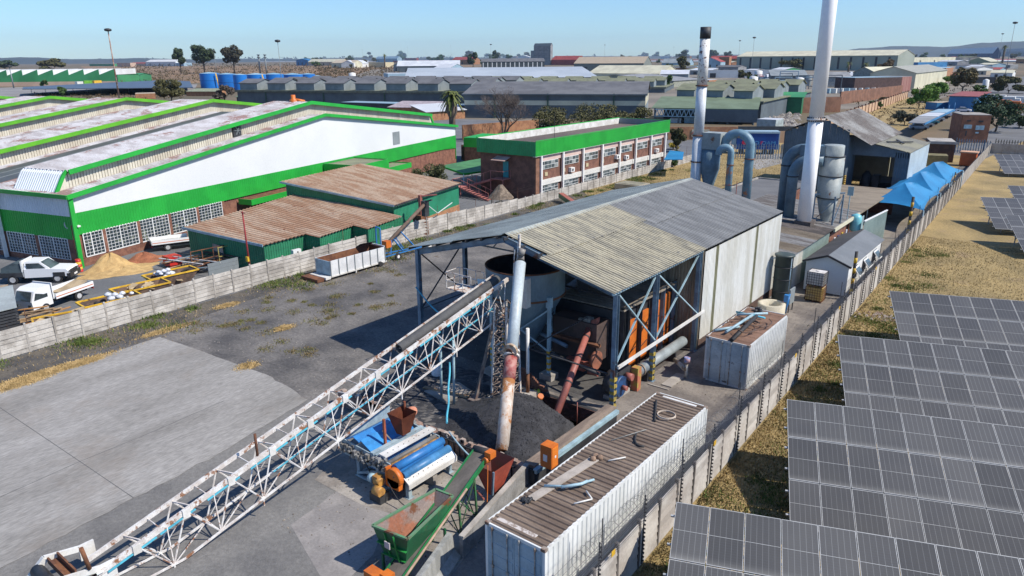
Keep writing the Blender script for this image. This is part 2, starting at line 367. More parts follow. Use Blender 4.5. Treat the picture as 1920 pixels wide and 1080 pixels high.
part('wire', b, m_dark, wall)
# solar side wall with electric fence
rw = thing('precast_wall', (WX(17),17,0), 'pale precast concrete wall with electric fence and razor wire along the solar field', 'wall')
Y = 10.0; i = 0; far = MB(); post_y = []
while Y < 158:
    x = WX(Y)
    if Y < 112:
        inst('post', pm_r, rw, (x, Y, 0),(0, random.uniform(-.015,.015),.027)); post_y.append(Y)
        if Y < 46:
            for k in range(6): inst('slab', sl2, rw, (x + random.uniform(-.008,.008), Y, .02 + k * .305),(0, random.uniform(-.01,.01),.027))
        else:
            if i == 0 or 'bigslab' not in globals():
                bb = MB()
                for k in range(6): bb.box(-.025,.025,.03, w2 - .03,.02 + k * .305,.318 + k * .305)
                bigslab = bb.mesh('slab', m_conc2)
            inst('slab', bigslab, rw, (x, Y, 0),(0,0,.027))
    else:
        far.box(x - .06, x + .06, Y - .06, Y + .06,0,1.95); far.hexa([(x - .03, Y, .02),(x + .03, Y, .02),(x - .01, Y + 1.55,.02),(x - .07, Y + 1.55,.02)], [(x - .03, Y, 1.85),(x + .03, Y, 1.85),(x - .01, Y + 1.55,1.85),(x - .07, Y + 1.55,1.85)])
    Y += w2; i += 1
part('slab', far, m_conc2, rw, 'far stretch of slabs', kind='stuff')
fb = MB(); fp = MB(); ins = MB()
for k, y in enumerate(post_y[::2]):
    x = WX(y) + .1
    fp.tube((x, y + .12,.15),(x + .02, y + .12,2.95),.026, n=5)
    if y < 75:
        for q in range(16): ins.tube((x + .03, y + .12,.3 + q * .165),(x + .085, y + .12,.3 + q * .165),.035, n=5)
    if k % 2 == 0: fp.tube((x - .35, y + .9,1.2),(x - .36, y + .9,3.2),.02, n=5)
for z in [1.98 + .105*k for k in range(10)]:
    fb.path([(WX(y) + .17, y, z + .015*sin(y * .8 + z)) for y in range(10,112,2)], .0065,3)
for k in range(3):
    fb.path([(WX(y) - .26, y, 2.25 + .28*k + .02*sin(y * .8 + k)) for y in range(12,112,2)], .006,3)
part('fence_post', fp, m_dark, rw, kind='stuff'); part('insulator', ins, m_black, rw, kind='stuff'); part('wire', fb, M('galvanised_wire', (.16,.16,.17), rough=.5), rw, kind='stuff')
rz = MB(); pts = []
for k in range(0,900):
    t = k/14.0; y = 15.5 + t * .3; pts.append((WX(y) - .25 + .26*cos(2*pi*t), y + .04*sin(5*t),2.35 + .12*sin(t * .7) + .27*sin(2*pi*t)))
rz.path(pts, .008,3); part('razor_wire', rz, M('razor_steel', (.35,.33,.30), rough=.5), rw)
for x, y, z in ((1083,1020,1.9),(1136,1015,2.1),(1347,672,2.1),(1467,670,2.1),(1541,578,2.2),(1343,820,1.4)):
    pass
ws = MB(); ws.box(-.01,.01,-.11,.11,0,.2); wsm = ws.mesh('warning_sign', m_yel)
for y in (17.1,25.6,36.8,46.1,57): inst('warning_sign', wsm, rw, (WX(y) + .20, y, 2.0))
# return wall at the far end of the solar field
fw = thing('precast_wall', (-13,158,0), 'pale precast wall closing the far end of the solar field', 'wall')
bb = MB(); bb.box(0,1.9,-.03,.03,.02,1.8); bsx = bb.mesh('slab', m_conc2); bb = MB(); bb.box(-.09,.09,-.09,.09,0,1.95); bpx = bb.mesh('post', m_conc)
for k in range(14):
    inst('slab', bsx, fw, (-13.5 + k*2,158.5,0)); inst('post', bpx, fw, (-13.5 + k*2,158.5,0))
# cream wall further back and the palisade fences
cw = thing('precast_wall', (4,178,0), 'cream precast wall beside the brick switch house', 'wall')
for k in range(16): inst('slab', bsx, cw, (-9 + k*2,196 + k * .2,0), scale=(1,1,1.35)); inst('post', bpx, cw, (-9 + k*2,196 + k * .2,0), scale=(1.3,1,1.45))
def palisade(p, q, h, mat, label, step=.42, group='palisade fences'):
    p = V3(p); q = V3(q); t = thing('palisade_fence', p, label, 'fence', group); n = int((q - p).length/step); d = (q - p).normalized()
    pb = MB(); pb.hexa([(-.07,-.015,0),(.07,-.015,0),(.07,.015,0),(-.07,.015,0)], [(-.07,-.015, h - .12),(.07,-.015, h - .12),(.07,.015, h - .12),(-.07,.015, h - .12)])
    pb.hexa([(-.07,-.015, h - .12),(.07,-.015, h - .12),(.07,.015, h - .12),(-.07,.015, h - .12)], [(-.01,-.01, h),(.01,-.01, h),(.01,.01, h),(-.01,.01, h)])
    pm = pb.mesh('pale', mat); a = math.atan2(d.y, d.x)
    for k in range(n): inst('pale', pm, t, p + d*(k*step),(0,0, a))
    r = MB()
    for z in (.35, h - .45): r.beam(p + d*0 + V3((0,.04, z)), q + V3((0,.04, z)),.05,.05)
    k = 0
    while k < (q - p).length: c = p + d*k; r.box(c.x - .06, c.x + .06, c.y - .06, c.y + .06,0, h + .1); k += 4.5
    part('rail', r, mat, t); return t
palisade(G(1365,297), G(1482,299),2.6, m_bluesteel, 'grey palisade fence in front of the blue billboard')
palisade(G(1790,286), G(1862,292),2.6, m_bluesteel, 'dark palisade gate behind the orange cabinet')
palisade((-13,160,0),(16,161,0),2.4, M('bronze_steel', (.14,.12,.08), rough=.7), 'rusty palisade fence behind the far precast wall')
# ---------------------------------------------------------------- the big open shed
shed = thing('boiler_shed', (-23.6,40,0), 'open fronted steel shed with half yellowed, half grey corrugated roof over the silo', 'shed')
EX0, EX1, EZ, RX, RZ = -30.6,-16.3,6.42,-23.6,8.15
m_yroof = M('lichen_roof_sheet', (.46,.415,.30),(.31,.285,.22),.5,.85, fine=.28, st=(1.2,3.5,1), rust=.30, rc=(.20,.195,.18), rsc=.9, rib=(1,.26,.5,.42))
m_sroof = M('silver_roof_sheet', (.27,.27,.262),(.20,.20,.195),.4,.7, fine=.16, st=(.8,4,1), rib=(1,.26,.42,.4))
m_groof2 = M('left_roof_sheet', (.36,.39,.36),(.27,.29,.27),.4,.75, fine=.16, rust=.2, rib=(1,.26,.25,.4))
W = .78
def zr(x): return RZ - abs(x - RX)*(RZ - EZ)/(EX1 - RX)
def sheet_row(name, xa, xb, y0, y1, mat, lift=0):
    n = round((y1 - y0)/W); w = (y1 - y0)/n
    a = V3((xa, 0, zr(xa) + lift)); bb = V3((xb, 0, zr(xb) + lift)); b = MB(); s = 1 if xb > xa else -1
    b.sheet((0,0,0),(0, w, 0),(bb - a),.26,.045, 't', (0,0,1))
    if s < 0: b.f = [f[::-1] for f in b.f]
    me = b.mesh(name, mat)
    for k in range(n): inst(name, me, shed, a + V3((0, y0 + k*w, random.uniform(0,.012))),(random.uniform(-.002,.002), random.uniform(-.003,.003),0))
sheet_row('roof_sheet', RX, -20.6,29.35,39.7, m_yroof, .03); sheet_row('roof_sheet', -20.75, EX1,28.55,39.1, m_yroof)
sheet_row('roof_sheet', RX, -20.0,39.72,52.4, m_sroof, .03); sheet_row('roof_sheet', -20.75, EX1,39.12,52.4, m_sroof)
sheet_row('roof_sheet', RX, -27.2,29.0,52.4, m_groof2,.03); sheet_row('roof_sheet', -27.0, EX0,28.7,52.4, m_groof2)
b = MB(); b.add([(RX - .3,29.3, RZ - .01),(RX, 29.3, RZ + .09),(RX + .3,29.3, RZ - .01),(RX - .3,52.4, RZ - .01),(RX, 52.4, RZ + .09),(RX + .3,52.4, RZ - .01)], [(0,1,4,3),(1,2,5,4)])
part('ridge_cap', b, m_groof2, shed)
def ibeam(b, p, q, w, h): # H section
    p = V3(p); q = V3(q); d = (q - p).normalized(); up = V3((0,1,0)) if abs(d.z) > .7 else V3((0,0,1)); a = d.cross(up).normalized(); u = a.cross(d).normalized()
    b.beam(p + u*(h/2 - .01), q + u*(h/2 - .01), w, .02, u); b.beam(p - u*(h/2 - .01), q - u*(h/2 - .01), w, .02, u); b.beam(p, q, .015, h - .04, u)
cols = [29.3,33.5,38.9,43.4,47.8,52.1]
for y in cols:
    for x in (-16.62,-30.3):
        b = MB(); ibeam(b, (x, y, .02),(x, y, EZ - .12),.24,.26); b.box(x - .2, x + .2, y - .2, y + .2,0,.03)
        part('column', b, m_bluesteel, shed)
        if x > -20 and y < 35:
            b = MB()
            for k in range(5): b.box(x - .135, x + .135, y - .145, y + .145,.1 + k * .36,.27 + k * .36)
            part('hazard_band', b, M('dull_yellow', (.45,.33,.06),(.2,.16,.05),4,.7), shed)
    b = MB(); ibeam(b, (-30.35, y, EZ - .28),(RX, y, RZ - .25),.16,.34); ibeam(b, (-16.55, y, EZ - .28),(RX, y, RZ - .25),.16,.34)
    if y > 30:
        b.beam((-30.2, y, 5.9),(-16.6, y, 5.9),.08)
        for k in range(1,6): b.beam((-30.2 + k*2.27, y, 5.9),(-30.2 + k*2.27 + (1.1 if k < 3 else -1.1), y, zr(-30.2 + k*2.27 + (1.1 if k < 3 else -1.1)) - .35),.06)
    part('rafter', b, m_bluesteel, shed)
b = MB()
for k in range(7):
    for s in (1,-1):
        x = RX + s*(.25 + k*1.13); b.beam((x, 28.9, zr(x) - .08),(x, 52.3, zr(x) - .08),.06,.14)
part('purlin', b, m_dark, shed, kind='stuff')
b = MB(); b.beam((-16.5,28.7, EZ - .10),(-16.5,39, EZ - .10),.10,.12); part('gutter', b, m_lblue, shed)
def brace(p, q, w=.09, mat=m_lblue):
    b = MB(); b.beam(p, q, w, w * .7); part('brace', b, mat, shed)
for ya, yb in ((29.4,33.4),(33.6,38.8)):
    brace((-16.55, ya, EZ - .3),(-16.50, yb, 2.5)); brace((-16.60, ya, 2.4),(-16.64, yb, EZ - .3))
b = MB(); b.beam((-16.4,29.3,2.32),(-16.4,39.6,2.42),.1,.16); part('side_rail', b, m_whitew, shed)
for ya, yb in ((29.4,33.4),): brace((-30.25, ya, 2.6),(-30.2, yb, EZ - .3),.08, m_dark); brace((-30.3, ya, EZ - .3),(-30.34, yb, 2.6),.08, m_dark); brace((-30.3, ya, 2.5),(-30.3, yb + 5,2.55),.07, m_dark)
b = MB(); b.path([(-30.3 + t * .52,29.0 - .1*t, 4.0 - 1.1*sin(t * .28)) for t in range(0,12)], .045,6); part('hose', b, m_cyan, shed)
# cladding: white long wall with olive strips, brown partition
m_wclad = M('white_cladding', (.72,.72,.68),(.60,.59,.53),.5,.6, fine=.07, st=(1,2.5,.4))
m_bclad = M('brown_cladding', (.36,.30,.22),(.22,.18,.135),.9,.8, fine=.2, st=(3,3,.35), rust=.2)
y = 39.25; k = 0
while y < 52.1:
    st = k in (2,11); w = .44 if st else .78
    b = MB(); b.sheet((-16.42, y, .68),(0, w - .02,0),(0,0,5.55 + (.0)),.19,.028, 't', (1,0,0)); b.f = [f[::-1] for f in b.f]
    part('skylight_strip' if st else 'wall_sheet', b, M('olive_skylight', (.20,.20,.12),(.15,.15,.09),.6,.5) if st else m_wclad, shed)
    y += w; k += 1
b = MB(); b.box(-16.5,-16.44,39.2,52.2,0,.72); part('plinth', b, M('plinth_brown', (.12,.07,.05),(.08,.05,.04),1,.9), shed)
x = -22.6
while x < -16.6:
    b = MB(); w = min(.78,-16.46 - x); b.sheet((x, 39.2,.02),(w - .02,0,0),(0,0, zr(x + w/2) - .15),.195,.03, 't', (0,-1,0)); part('wall_sheet', b, m_bclad, shed); x += .78
b = MB(); b.sheet((-30.3,52.25,.02),(13.8,0,0),(0,0,6.2),.2,.03, 't', (0,1,0)); part('back_wall', b, m_dgrey, shed)
b = MB(); b.sheet((-30.35,39.5,.9),(0,12.7,0),(0,0,5.4),.2,.03, 't', (-1,0,0)); part('side_wall', b, m_dgrey, shed)
b = MB(); b.add([(-22.9,29.34,7.95),(-20.6,29.34,7.38),(-20.6,29.34,6.95),(-22.9,29.34,7.5)], [(0,1,2,3)]); part('gable_sheet', b, m_lblue, shed)
# machinery deep in the shed
bo = thing('boiler', (-20.4,36,0), 'boiler casing with tall orange panels between dark uprights under the shed roof', 'boiler')
b = MB(); b.box(-22.6,-18.32,32.7,39.1,.25,3.9); part('casing', b, m_dark, bo)
oy = [33.55,34.9,36.3,37.75]
for i, y in enumerate(oy):
    b = MB(); b.box(-18.32,-18.22, y, y + (1.0 if i != 0 else 1.1),.3,3.1 + .15*i); part('orange_panel', b, m_orange, bo)
    for zz in (1.1,2.2):
        b = MB(); b.beam((-18.19, y + .05, zz),(-18.19, y + .9, zz + .25),.03); part('strap', b, m_dark, bo)
for y in (33.3,34.7,36.1,37.5,38.95,32.75):
    b = MB(); ibeam(b, (-18.12, y, .02),(-18.12, y, 4.15),.2,.18); part('upright', b, m_dark if y < 37 else m_bluesteel, bo)
b = MB()
for k in range(9): b.box(-22.5,-18.0,32.6 + k * .72,33.26 + k * .72,4.0 + .02*(k % 2),4.08 + .02*(k % 2))
part('top_plate', b, M('dusty_tan', (.28,.24,.19),(.18,.155,.125),.8,.95, fine=.2), bo)
b = MB(); b.beam((-18.0,32.6,4.2),(-18.0,39,4.3),.05); b.beam((-22.0,32.8,4.7),(-18.3,32.8,4.6),.09); part('rail', b, m_dark, bo)
# red-brown furnace front with big wheel
fu = thing('furnace_front', (-20.3,31.6,0), 'dark furnace front with a pink hopper bottom and brown wheel behind the sloping red pipe', 'furnace')
b = MB(); b.box(-21.8,-18.9,31.3,32.6,1.2,3.4); part('casing', b, M('furnace_brown', (.09,.06,.052),(.05,.036,.033),1.2,.7, rust=.3), fu)
b = MB(); b.box(-21.9,-18.6,31.0,31.3,2.25,2.4); part('ledge', b, m_rust, fu)
b = MB(); b.add([(-20.6,30.9,1.25),(-18.9,30.9,1.25),(-18.9,31.9,1.25),(-20.6,31.9,1.25),(-19.9,31.2,.55),(-19.6,31.2,.55),(-19.6,31.5,.55),(-19.9,31.5,.55)], [(0,1,5,4),(1,2,6,5),(2,3,7,6),(3,0,4,7),(4,5,6,7),(3,2,1,0)]); part('hopper_bottom', b, m_maroon, fu)
b = MB(); b.tube((-18.75,30.9,1.6),(-18.55,30.9,1.6),.52, n=20); part('wheel', b, M('brown_wheel', (.32,.12,.07),(.2,.08,.05),2,.7), fu)
b = MB(); b.tube((-18.9,30.6,1.0),(-18.3,30.6,1.0),.16, n=12); part('motor', b, m_maroon, fu)
b = MB(); b.tube((-23.4,30.8,1.55),(-17.6,29.55,1.55),.09, n=8); part('pipe', b, m_dark, fu)
b = MB(); b.tube((-22.9,31.2,2.2),(-20.6,31.0,1.9),.12, n=8); part('pipe', b, m_bluesteel, fu)
for p, q in (((-21.5,34,3.9),(-26,40,6.2)),((-24.5,33,3.2),(-21.8,38,6.1))):
    c = thing('inclined_chute', V3(p), 'dark inclined ' + ('chute climbing to the roof behind the furnace' if p[0] > -23 else 'conveyor trough behind the silo in the shade'), 'chute')
    b = MB(); b.beam(p, q, .6,.45); part('trough', b, M('dark_grey_steel', (.14,.14,.145),(.09,.09,.095),1,.7), c)  # trough in one dark grey steel colour
    b = MB(); b.beam(p, (p[0], p[1], .02),.1); b.beam(V3(p).lerp(V3(q),.6), V3(p).lerp(V3(q),.6)*1 - V3((0,0, V3(p).lerp(V3(q),.6).z)),.1); part('support', b, m_dark, c)
# blower, pipe, valve along the column line
bl = thing('blower', (-17.1,30.9,0), 'black blower with blue fan disc and red motor beside the front column', 'blower')
b = MB(); b.tube((-17.0,30.45,.75),(-16.75,30.45,.75),.56, n=22); part('fan_disc', b, M('fan_blue', (.015,.07,.2),(.015,.04,.1),3,.5), bl)
b = MB(); b.tube((-17.6,30.5,.8),(-17.02,30.5,.8),.66, n=22); b.box(-17.55,-17.0,30.5,31.75,.95,1.45); part('housing', b, m_dark, bl)
b = MB(); b.tube((-16.74,30.45,.72),(-16.45,30.45,.72),.13, n=12); part('motor', b, m_maroon, bl)
b = MB(); b.tube((-16.9,31.1,1.1),(-16.5,31.1,1.1),.2, n=12); part('motor', b, m_maroon, bl)
b = MB(); b.box(-16.95,-16.55,31.75,32.15,.02,1.35); part('striped_guard', b, M('striped_rust', (.42,.13,.07),(.36,.28,.06),3,.8, fine=.2), bl)
b = MB(); b.box(-17.6,-16.9,30.0,31.6,0,.2); part('base', b, m_conc, bl)
dp = thing('duct_pipe', (-16.95,35,0), 'fat grey pipe lying along the concrete beneath the orange panels', 'pipe')
b = MB(); b.tube((-16.95,32.3,.82),(-16.95,38.1,.82),.30, n=18); part('pipe', b, M('pipe_grey', (.30,.34,.35),(.22,.25,.26),1,.5, fine=.1), dp)
for y in (32.25,32.7): b = MB(); b.tube((-16.95, y, .82),(-16.95, y + .1,.82),.36, n=18); part('flange', b, M('tarnish', (.2,.14,.1),(.3,.25,.2),3,.6), dp)
for y in (33.2,36.6): b = MB(); b.box(-17.2,-16.7, y, y + .15,0,.55); part('saddle', b, m_dark, dp)
b = MB(); b.tube((-16.4,35.9,.5),(-15.2,34.9,.5),.13, n=10); b.tube((-15.2,34.9,.1),(-15.2,34.9,1.0),.09, n=8); part('branch', b, M('chalky_pipe', (.45,.45,.42),(.25,.18,.12),3,.7), dp)
b = MB(); b.tube((-15.2,34.9,1.0),(-15.2,34.9,1.3),.17, n=10); part('valve', b, M('valve_blue', (.15,.25,.5),(.5,.3,.3),4,.5), dp)
b = MB(); b.box(-16.5,-15.3,32.9,33.0,.02,.06); b.box(-15.9,-15.3,33.3,35.2,.02,.07); part('slab', b, M('pale_slab', (.36,.33,.29),(.3,.27,.24),1,.9), dp)
# brick stub wall and plinths at the mouth
sw = thing('broken_brick_wall', (-20.9,28.9,0), 'crumbling brick wall with a stepped broken edge beside the silo legs', 'wall')
for r in range(13):
    n = 9 - int(r * .62)
    for k in range(n):
        if r < 12: 
            if 'bme' not in globals():
                bb = MB(); bb.box(-.105,.105,-.05,.05,0,.07); bme = bb.mesh('brick', m_brick)
            inst('brick', bme, sw, (-22.3 + k * .222 + (.11 if r % 2 else 0),28.75 + random.uniform(-.008,.008), r * .085),(0,0, random.uniform(-.02,.02)))
# silo
sc = V3((-23.5,31.0,0))
si = thing('silo', sc, 'big blue-grey open topped hopper silo on legs at the mouth of the shed', 'silo')
m_silo = M('silo_blue', (.19,.28,.33),(.13,.20,.25),.7,.5, fine=.1, rust=.18, st=(1,1,.5))
prof = [(.28,1.0),(2.22,4.55),(2.25,4.6),(2.25,6.15),(2.19,6.15),(2.19,4.6),(.25,1.06)]
b = MB(); b.lathe(sc, prof[:4], 40, cap=False); part('shell', b, m_silo, si)
b = MB(); b.lathe(sc, prof[3:], 40, cap=False); part('lining', b, M('sooty_steel', (.035,.035,.038),(.02,.02,.022),2,.8), si)
b = MB(); b.lathe(sc, [(2.25,4.53),(2.31,4.55),(2.31,4.63),(2.25,4.65)], 40, False); b.lathe(sc, [(2.26,6.1),(2.29,6.17),(2.2,6.19),(2.18,6.1)], 40, False); part('rim', b, m_rust, si)
for a in (-18,72,162,252):
    p = sc + V3((2.28*cos(radians(a)),2.28*sin(radians(a)),0))
    b = MB(); b.beam(p, p + V3((0,0,4.7)),.17); b.box(p.x - .14, p.x + .14, p.y - .14, p.y + .14,4.2,4.8); part('leg', b, m_lblue, si)
    b = MB(); b.box(p.x - .4, p.x + .4, p.y - .35, p.y + .35,0,.35); part('footing', b, m_conc, si)
    b = MB()
    for k in range(4): b.box(p.x - .095, p.x + .095, p.y - .095, p.y + .095,.5 + k * .34,.64 + k * .34)
    part('hazard_band', b, m_yel, si)
    q = sc + V3((2.28*cos(radians(a + 90)),2.28*sin(radians(a + 90)),0))
    b = MB(); b.beam(p + V3((0,0,1.6)), q + V3((0,0,4.1)),.08); b.beam(p + V3((0,0,4.1)), q + V3((0,0,1.6)),.08); part('brace', b, m_lblue, si)
b = MB(); b.add([(-22.2,28.75,6.1),(-21.75,28.95,6.1),(-21.75,28.95,4.5),(-22.2,28.75,4.5)], [(0,1,2,3)]); b.box(-22.1,-21.7,28.7,29.1,4.5,6.1); part('bracket', b, m_whitew, si)
b = MB(); b.beam((-25.6,28.9,5.4),(-23.9,28.6,5.5),.05); b.add([(-25.0,28.6,5.6),(-23.9,28.55,5.75),(-24.0,28.5,5.45),(-24.9,28.5,5.35)], [(0,1,2,3)]); part('torn_plate', b, m_lblue, si)
# ---------------------------------------------------------------- lattice tower, chute, pipes
tw = thing('lattice_tower', (-21.9,26.6,0), 'rusty lattice steel tower holding the top of the conveyor beside the silo', 'tower')
tx0, tx1, ty0, ty1 = -21.95,-20.95,26.0,27.2
cs = [(tx0, ty0),(tx1, ty0),(tx1, ty1),(tx0, ty1)]
tops = [(x * .75 - 22.2 * .25, y * .75 + 28.0 * .25) for x, y in cs]
def tp(i, z): f = z/5.4; a = V3((cs[i][0], cs[i][1], 0)); c = V3((tops[i][0], tops[i][1], 0)); q = a.lerp(c, f); return V3((q.x, q.y, z))
for i in range(4):
    b = MB(); b.beam(tp(i, .2), tp(i, 5.3),.085); part('leg', b, m_rustw, tw)
    b = MB(); q = tp(i, 0); b.box(q.x - .25, q.x + .25, q.y - .25, q.y + .25,0,.28); part('footing', b, m_conc, tw)
for k in range(9):
    b = MB()
    for i in range(4):
        j = (i + 1) % 4; z0 = .4 + k * .55; b.beam(tp(i, z0), tp(j, z0 + .55),.035); b.beam(tp(j, z0), tp(i, z0 + .55),.035); b.beam(tp(i, z0), tp(j, z0),.035)
    part('lacing', b, M('rust_lattice', (.33,.27,.23),(.18,.12,.09),3,.8, fine=.25), tw)
b = MB(); b.beam((-22.6,25.5,.25),(-22.2,27.0,5.2),.14); b.box(-22.9,-22.3,25.2,25.8,0,.26); part('raker', b, M('dark_rust_steel', (.13,.09,.08),(.2,.17,.15),2,.8), tw)
wp = thing('striped_post', (-20.7,27.5,0), 'white tubular post with red lower end standing on a concrete block', 'post')
b = MB(); b.box(-21.05,-20.35,27.15,27.85,0,.42); part('footing', b, m_conc, wp)
b = MB(); b.tube((-20.7,27.5,.4),(-20.7,27.5,4.0),.09, n=10); part('post', b, m_whitew, wp)
b = MB(); b.tube((-20.7,27.5,.4),(-20.7,27.5,1.5),.098, n=10); part('sleeve', b, m_rust, wp)
b = MB(); b.tube((-20.7,27.5,2.9),(-16.9,29.2,1.9),.05, n=6); b.tube((-20.7,27.5,2.9),(-19.3,31,3.9),.035, n=6); part('tie_rod', b, m_dark, wp)
# tall sloping auger tube feeding the silo
A0 = G(941,846,.55); A1 = V3((-21.78,28.35,7.35)); ax = A1 - A0
au = thing('auger_tube', A0, 'tall sloping white auger tube, rusty in its lower half, in front of the silo', 'auger')
def seg(name, a, c, r, mat): b = MB(); b.tube(A0 + ax*a, A0 + ax*c, r, n=20); part(name, b, mat, au)
seg('lower_tube', 0,.335,.295, M('rust_streaked_tube', (.58,.52,.46),(.46,.36,.28),1.5,.6, rust=.50, rc=(.36,.15,.05), rsc=1.2, st=(2,2,.5)))
seg('red_band', .335,.45,.30, M('old_red_band', (.30,.055,.05),(.42,.2,.17),3,.6))
seg('upper_tube', .45,.97,.285, M('pale_tube', (.46,.52,.54),(.38,.43,.45),.7,.45, rust=.15, rsc=1.6))
for f in (.452,.475): seg('flange', f, f + .01,.39, m_rustw)
b = MB(); c = A0 + ax * .50; b.tube(c + V3((.15,-.28,0)), c + V3((.22,-.48,0)),.36, n=20); part('inspection_flange', b, M('flange_cream', (.5,.42,.33),(.3,.18,.1),4,.7), au)
b = MB(); b.tube(c + V3((.22,-.48,0)), c + V3((.23,-.52,0)),.16, n=12); part('flange_hole', b, m_rust, au)
c = A0 + ax * .985
b = MB(); b.tube(c, c + ax.normalized() * .35,.2,.16, n=14); b.tube(c + V3((0,0,.3)), c + V3((.05,.1,.62)),.19, n=12); part('motor', b, M('motor_grey', (.25,.24,.22),(.15,.12,.1),3,.6), au)
b = MB(); b.beam(c + V3((-.35,.1,-1.6)), c + V3((-.25,.25,1.3)),.12); b.beam(c + V3((-.5,0,-1.4)), c + V3((-.45,.1,.5)),.05); part('hanger', b, m_rustw, au)
# sloping red pipe to the coal heap
B0 = G(1043,777,.25); B1 = G(1106,612,3.15)
rp = thing('red_pipe', B0, 'sloping pinkish red auger pipe running down from the furnace to the coal heap', 'auger')
b = MB(); b.tube(B0, B1,.185, n=16); part('tube', b, m_maroon, rp)
for f in (.33,.62,.86): b = MB(); b.tube(B0.lerp(B1, f), B0.lerp(B1, f + .015),.2, n=16); part('band', b, m_dark, rp)
b = MB(); b.tube(B1 + V3((-.2,.1,.15)), B1 + V3((-.75,.1,.2)),.17, n=12); b.box(B1.x - .35, B1.x + .05, B1.y - .1, B1.y + .3, B1.z, B1.z + .45); part('motor', b, M('motor_dusty', (.36,.35,.30),(.2,.19,.17),4,.7), rp)
b = MB(); b.prism([B1 + V3((.1,-.1,-.1)), B1 + V3((.45,-.1,.1)), B1 + V3((.5,-.1,.6)), B1 + V3((.15,-.1,.4))], (0,.3,0)); part('chain_guard', b, m_maroon, rp)
# coal bay: hole with brick back wall, side beam wall, front wall
cb = thing('bunker_wall', (-18.8,28.5,-.95), 'blackened brick retaining wall behind the coal heap', 'wall')
nb = 0
for r in range(11):
    for k in range(24):
        x = -21.4 + k * .222 + (.11 if r % 2 else 0)
        if x > -16.25: continue
        if 'bme2' not in globals():
            bb = MB(); bb.box(-.105,.105,-.06,.06,0,.072); bme2 = bb.mesh('brick', M('sooty_brick', (.10,.05,.042),(.045,.03,.028),2.5,.9, fine=.3, var=.2))
        inst('brick', bme2, cb, (x, 28.50,-.95 + r * .086))
b = MB(); b.box(-21.6,-16.2,28.52,28.72,-1,.011); part('backing', b, m_dark, cb)
b = MB(); b.box(-16.28,-16.2,21.3,28.6,-1,.0); part('backing', b, m_dark, cb)
b = MB(); b.tube((-18.05,28.2,-.9),(-18.05,28.2,.35),.025, n=6); part('rod', b, m_maroon, cb)
bw = thing('beam_wall', (-15.95,24.5,0), 'low timber and concrete topped wall between the coal heap and the long container', 'wall')
b = MB(); b.box(-16.2,-15.62,21.2,28.0,0,.72); part('base', b, m_dark, bw)
b = MB(); b.box(-16.24,-15.70,21.3,28.1,.72,.86); part('plank', b, M('dusty_plank', (.26,.20,.155),(.17,.13,.105),1,.95, st=(3,.5,1), fine=.25), bw)
b = MB(); b.box(-15.69,-15.5,21.2,28.0,.60,.78); part('steel_edge', b, m_lblue, bw)
frw = thing('bay_front_wall', (-20,21.2,0), 'crumbling brick and plaster wall between the coal heap and the blue machine', 'wall')
b = MB(); x = -28.2
while x < -16.3:
    h = .62 + .2*random.random(); w = random.uniform(.3,.6); b.box(x, x + w - .01,21.05,21.38 + random.uniform(-.03,.03),0, h); x += w
part('block', b, M('rubble_wall', (.34,.23,.185),(.17,.11,.09),1.6,.95, bump=.5, fine=.3), frw, kind='stuff')
b = MB()
for k in range(46): x = random.uniform(-28,-16.4); b.box(x, x + .2,21.08,21.2 + random.uniform(0,.15),.72,.85 + random.uniform(0,.06))
part('coping_rubble', b, M('pale_rubble', (.42,.35,.30),(.26,.18,.145),2,.95, fine=.25), frw, kind='stuff')
b = MB()
for k in range(17): b.box(-22 + k * .33,-21.97 + k * .33,20.98,21.04,.05,.7)
b.box(-22,-16.5,20.97,21.04,.62,.68); part('sheeting', b, m_dark, frw)
# coal heap (height field)
def hnoise(x, y): return .5*sin(x*1.7 + 1.1*y) + .35*sin(2.9*y - x*1.3) + .2*sin(5.1*x + 3.3*y)
b = MB(); NX, NY = 74,58; xs = [-28.6 + i*(12.36/NX) for i in range(NX + 1)]; ys = [21.4 + j*(7.1/NY) for j in range(NY + 1)]
def coalz(x, y):
    def bell(cx, cy, rx, ry): return math.exp(-(((x - cx)/rx) ** 2 + ((y - cy)/ry) ** 2))
    z = 1.0*bell(-19.6,25.6,2.0,1.6) + .85*bell(-17.9,23.5,1.6,2.0) + .5*bell(-20.6,24.2,1.6,1.8) + .35*bell(-17.0,22.2,1,1.2)
    z += .06*hnoise(x, y) + .05*math.sin(7*x + 5*sin(3*y)) * .5
    if x > -20.8:
        t = max(0, min(1,(y - 26.5)/1.3))*max(0, min(1,(x + 20.8)/1.5)); z -= 1.45*t
        t = max(0, min(1,(x + 17.3)/1.1))*max(0, min(1,(y - 23.3)/2)); z -= 1.2*t
    if x < -21.6: z = max(z - .03,.0) if z < .04 else z
    return z + random.uniform(-.018,.018)
vs = [(x, y, coalz(x, y)) for y in ys for x in xs]
b.add(vs, [(j*(NX + 1) + i, j*(NX + 1) + i + 1,(j + 1)*(NX + 1) + i + 1,(j + 1)*(NX + 1) + i) for j in range(NY) for i in range(NX)], True)
for k in range(2600):
    x = random.uniform(-22,-16.4); y = random.uniform(21.6,28.3); z = coalz(x, y); r = random.uniform(.015,.05)
    b.add([(x - r, y, z),(x, y - r, z),(x + r, y, z),(x, y + r, z),(x, y, z + r)], [(0,1,4),(1,2,4),(2,3,4),(3,0,4)])
o = solo('coal_heap', b, M('coal', (.050,.050,.056),(.028,.028,.032),1.5,.8, bump=1.0, bsc=30, fine=.4), 'heap of black coal in the bay under the sloping pipes', 'coal heap', loc=(-19,25,0)); o['kind'] = 'stuff'
gw = MB()
for cx, cy in ((747,0),(0,0)): pass
for (px, py) in ((877,790),(893,787),(1190,520)):
    pass
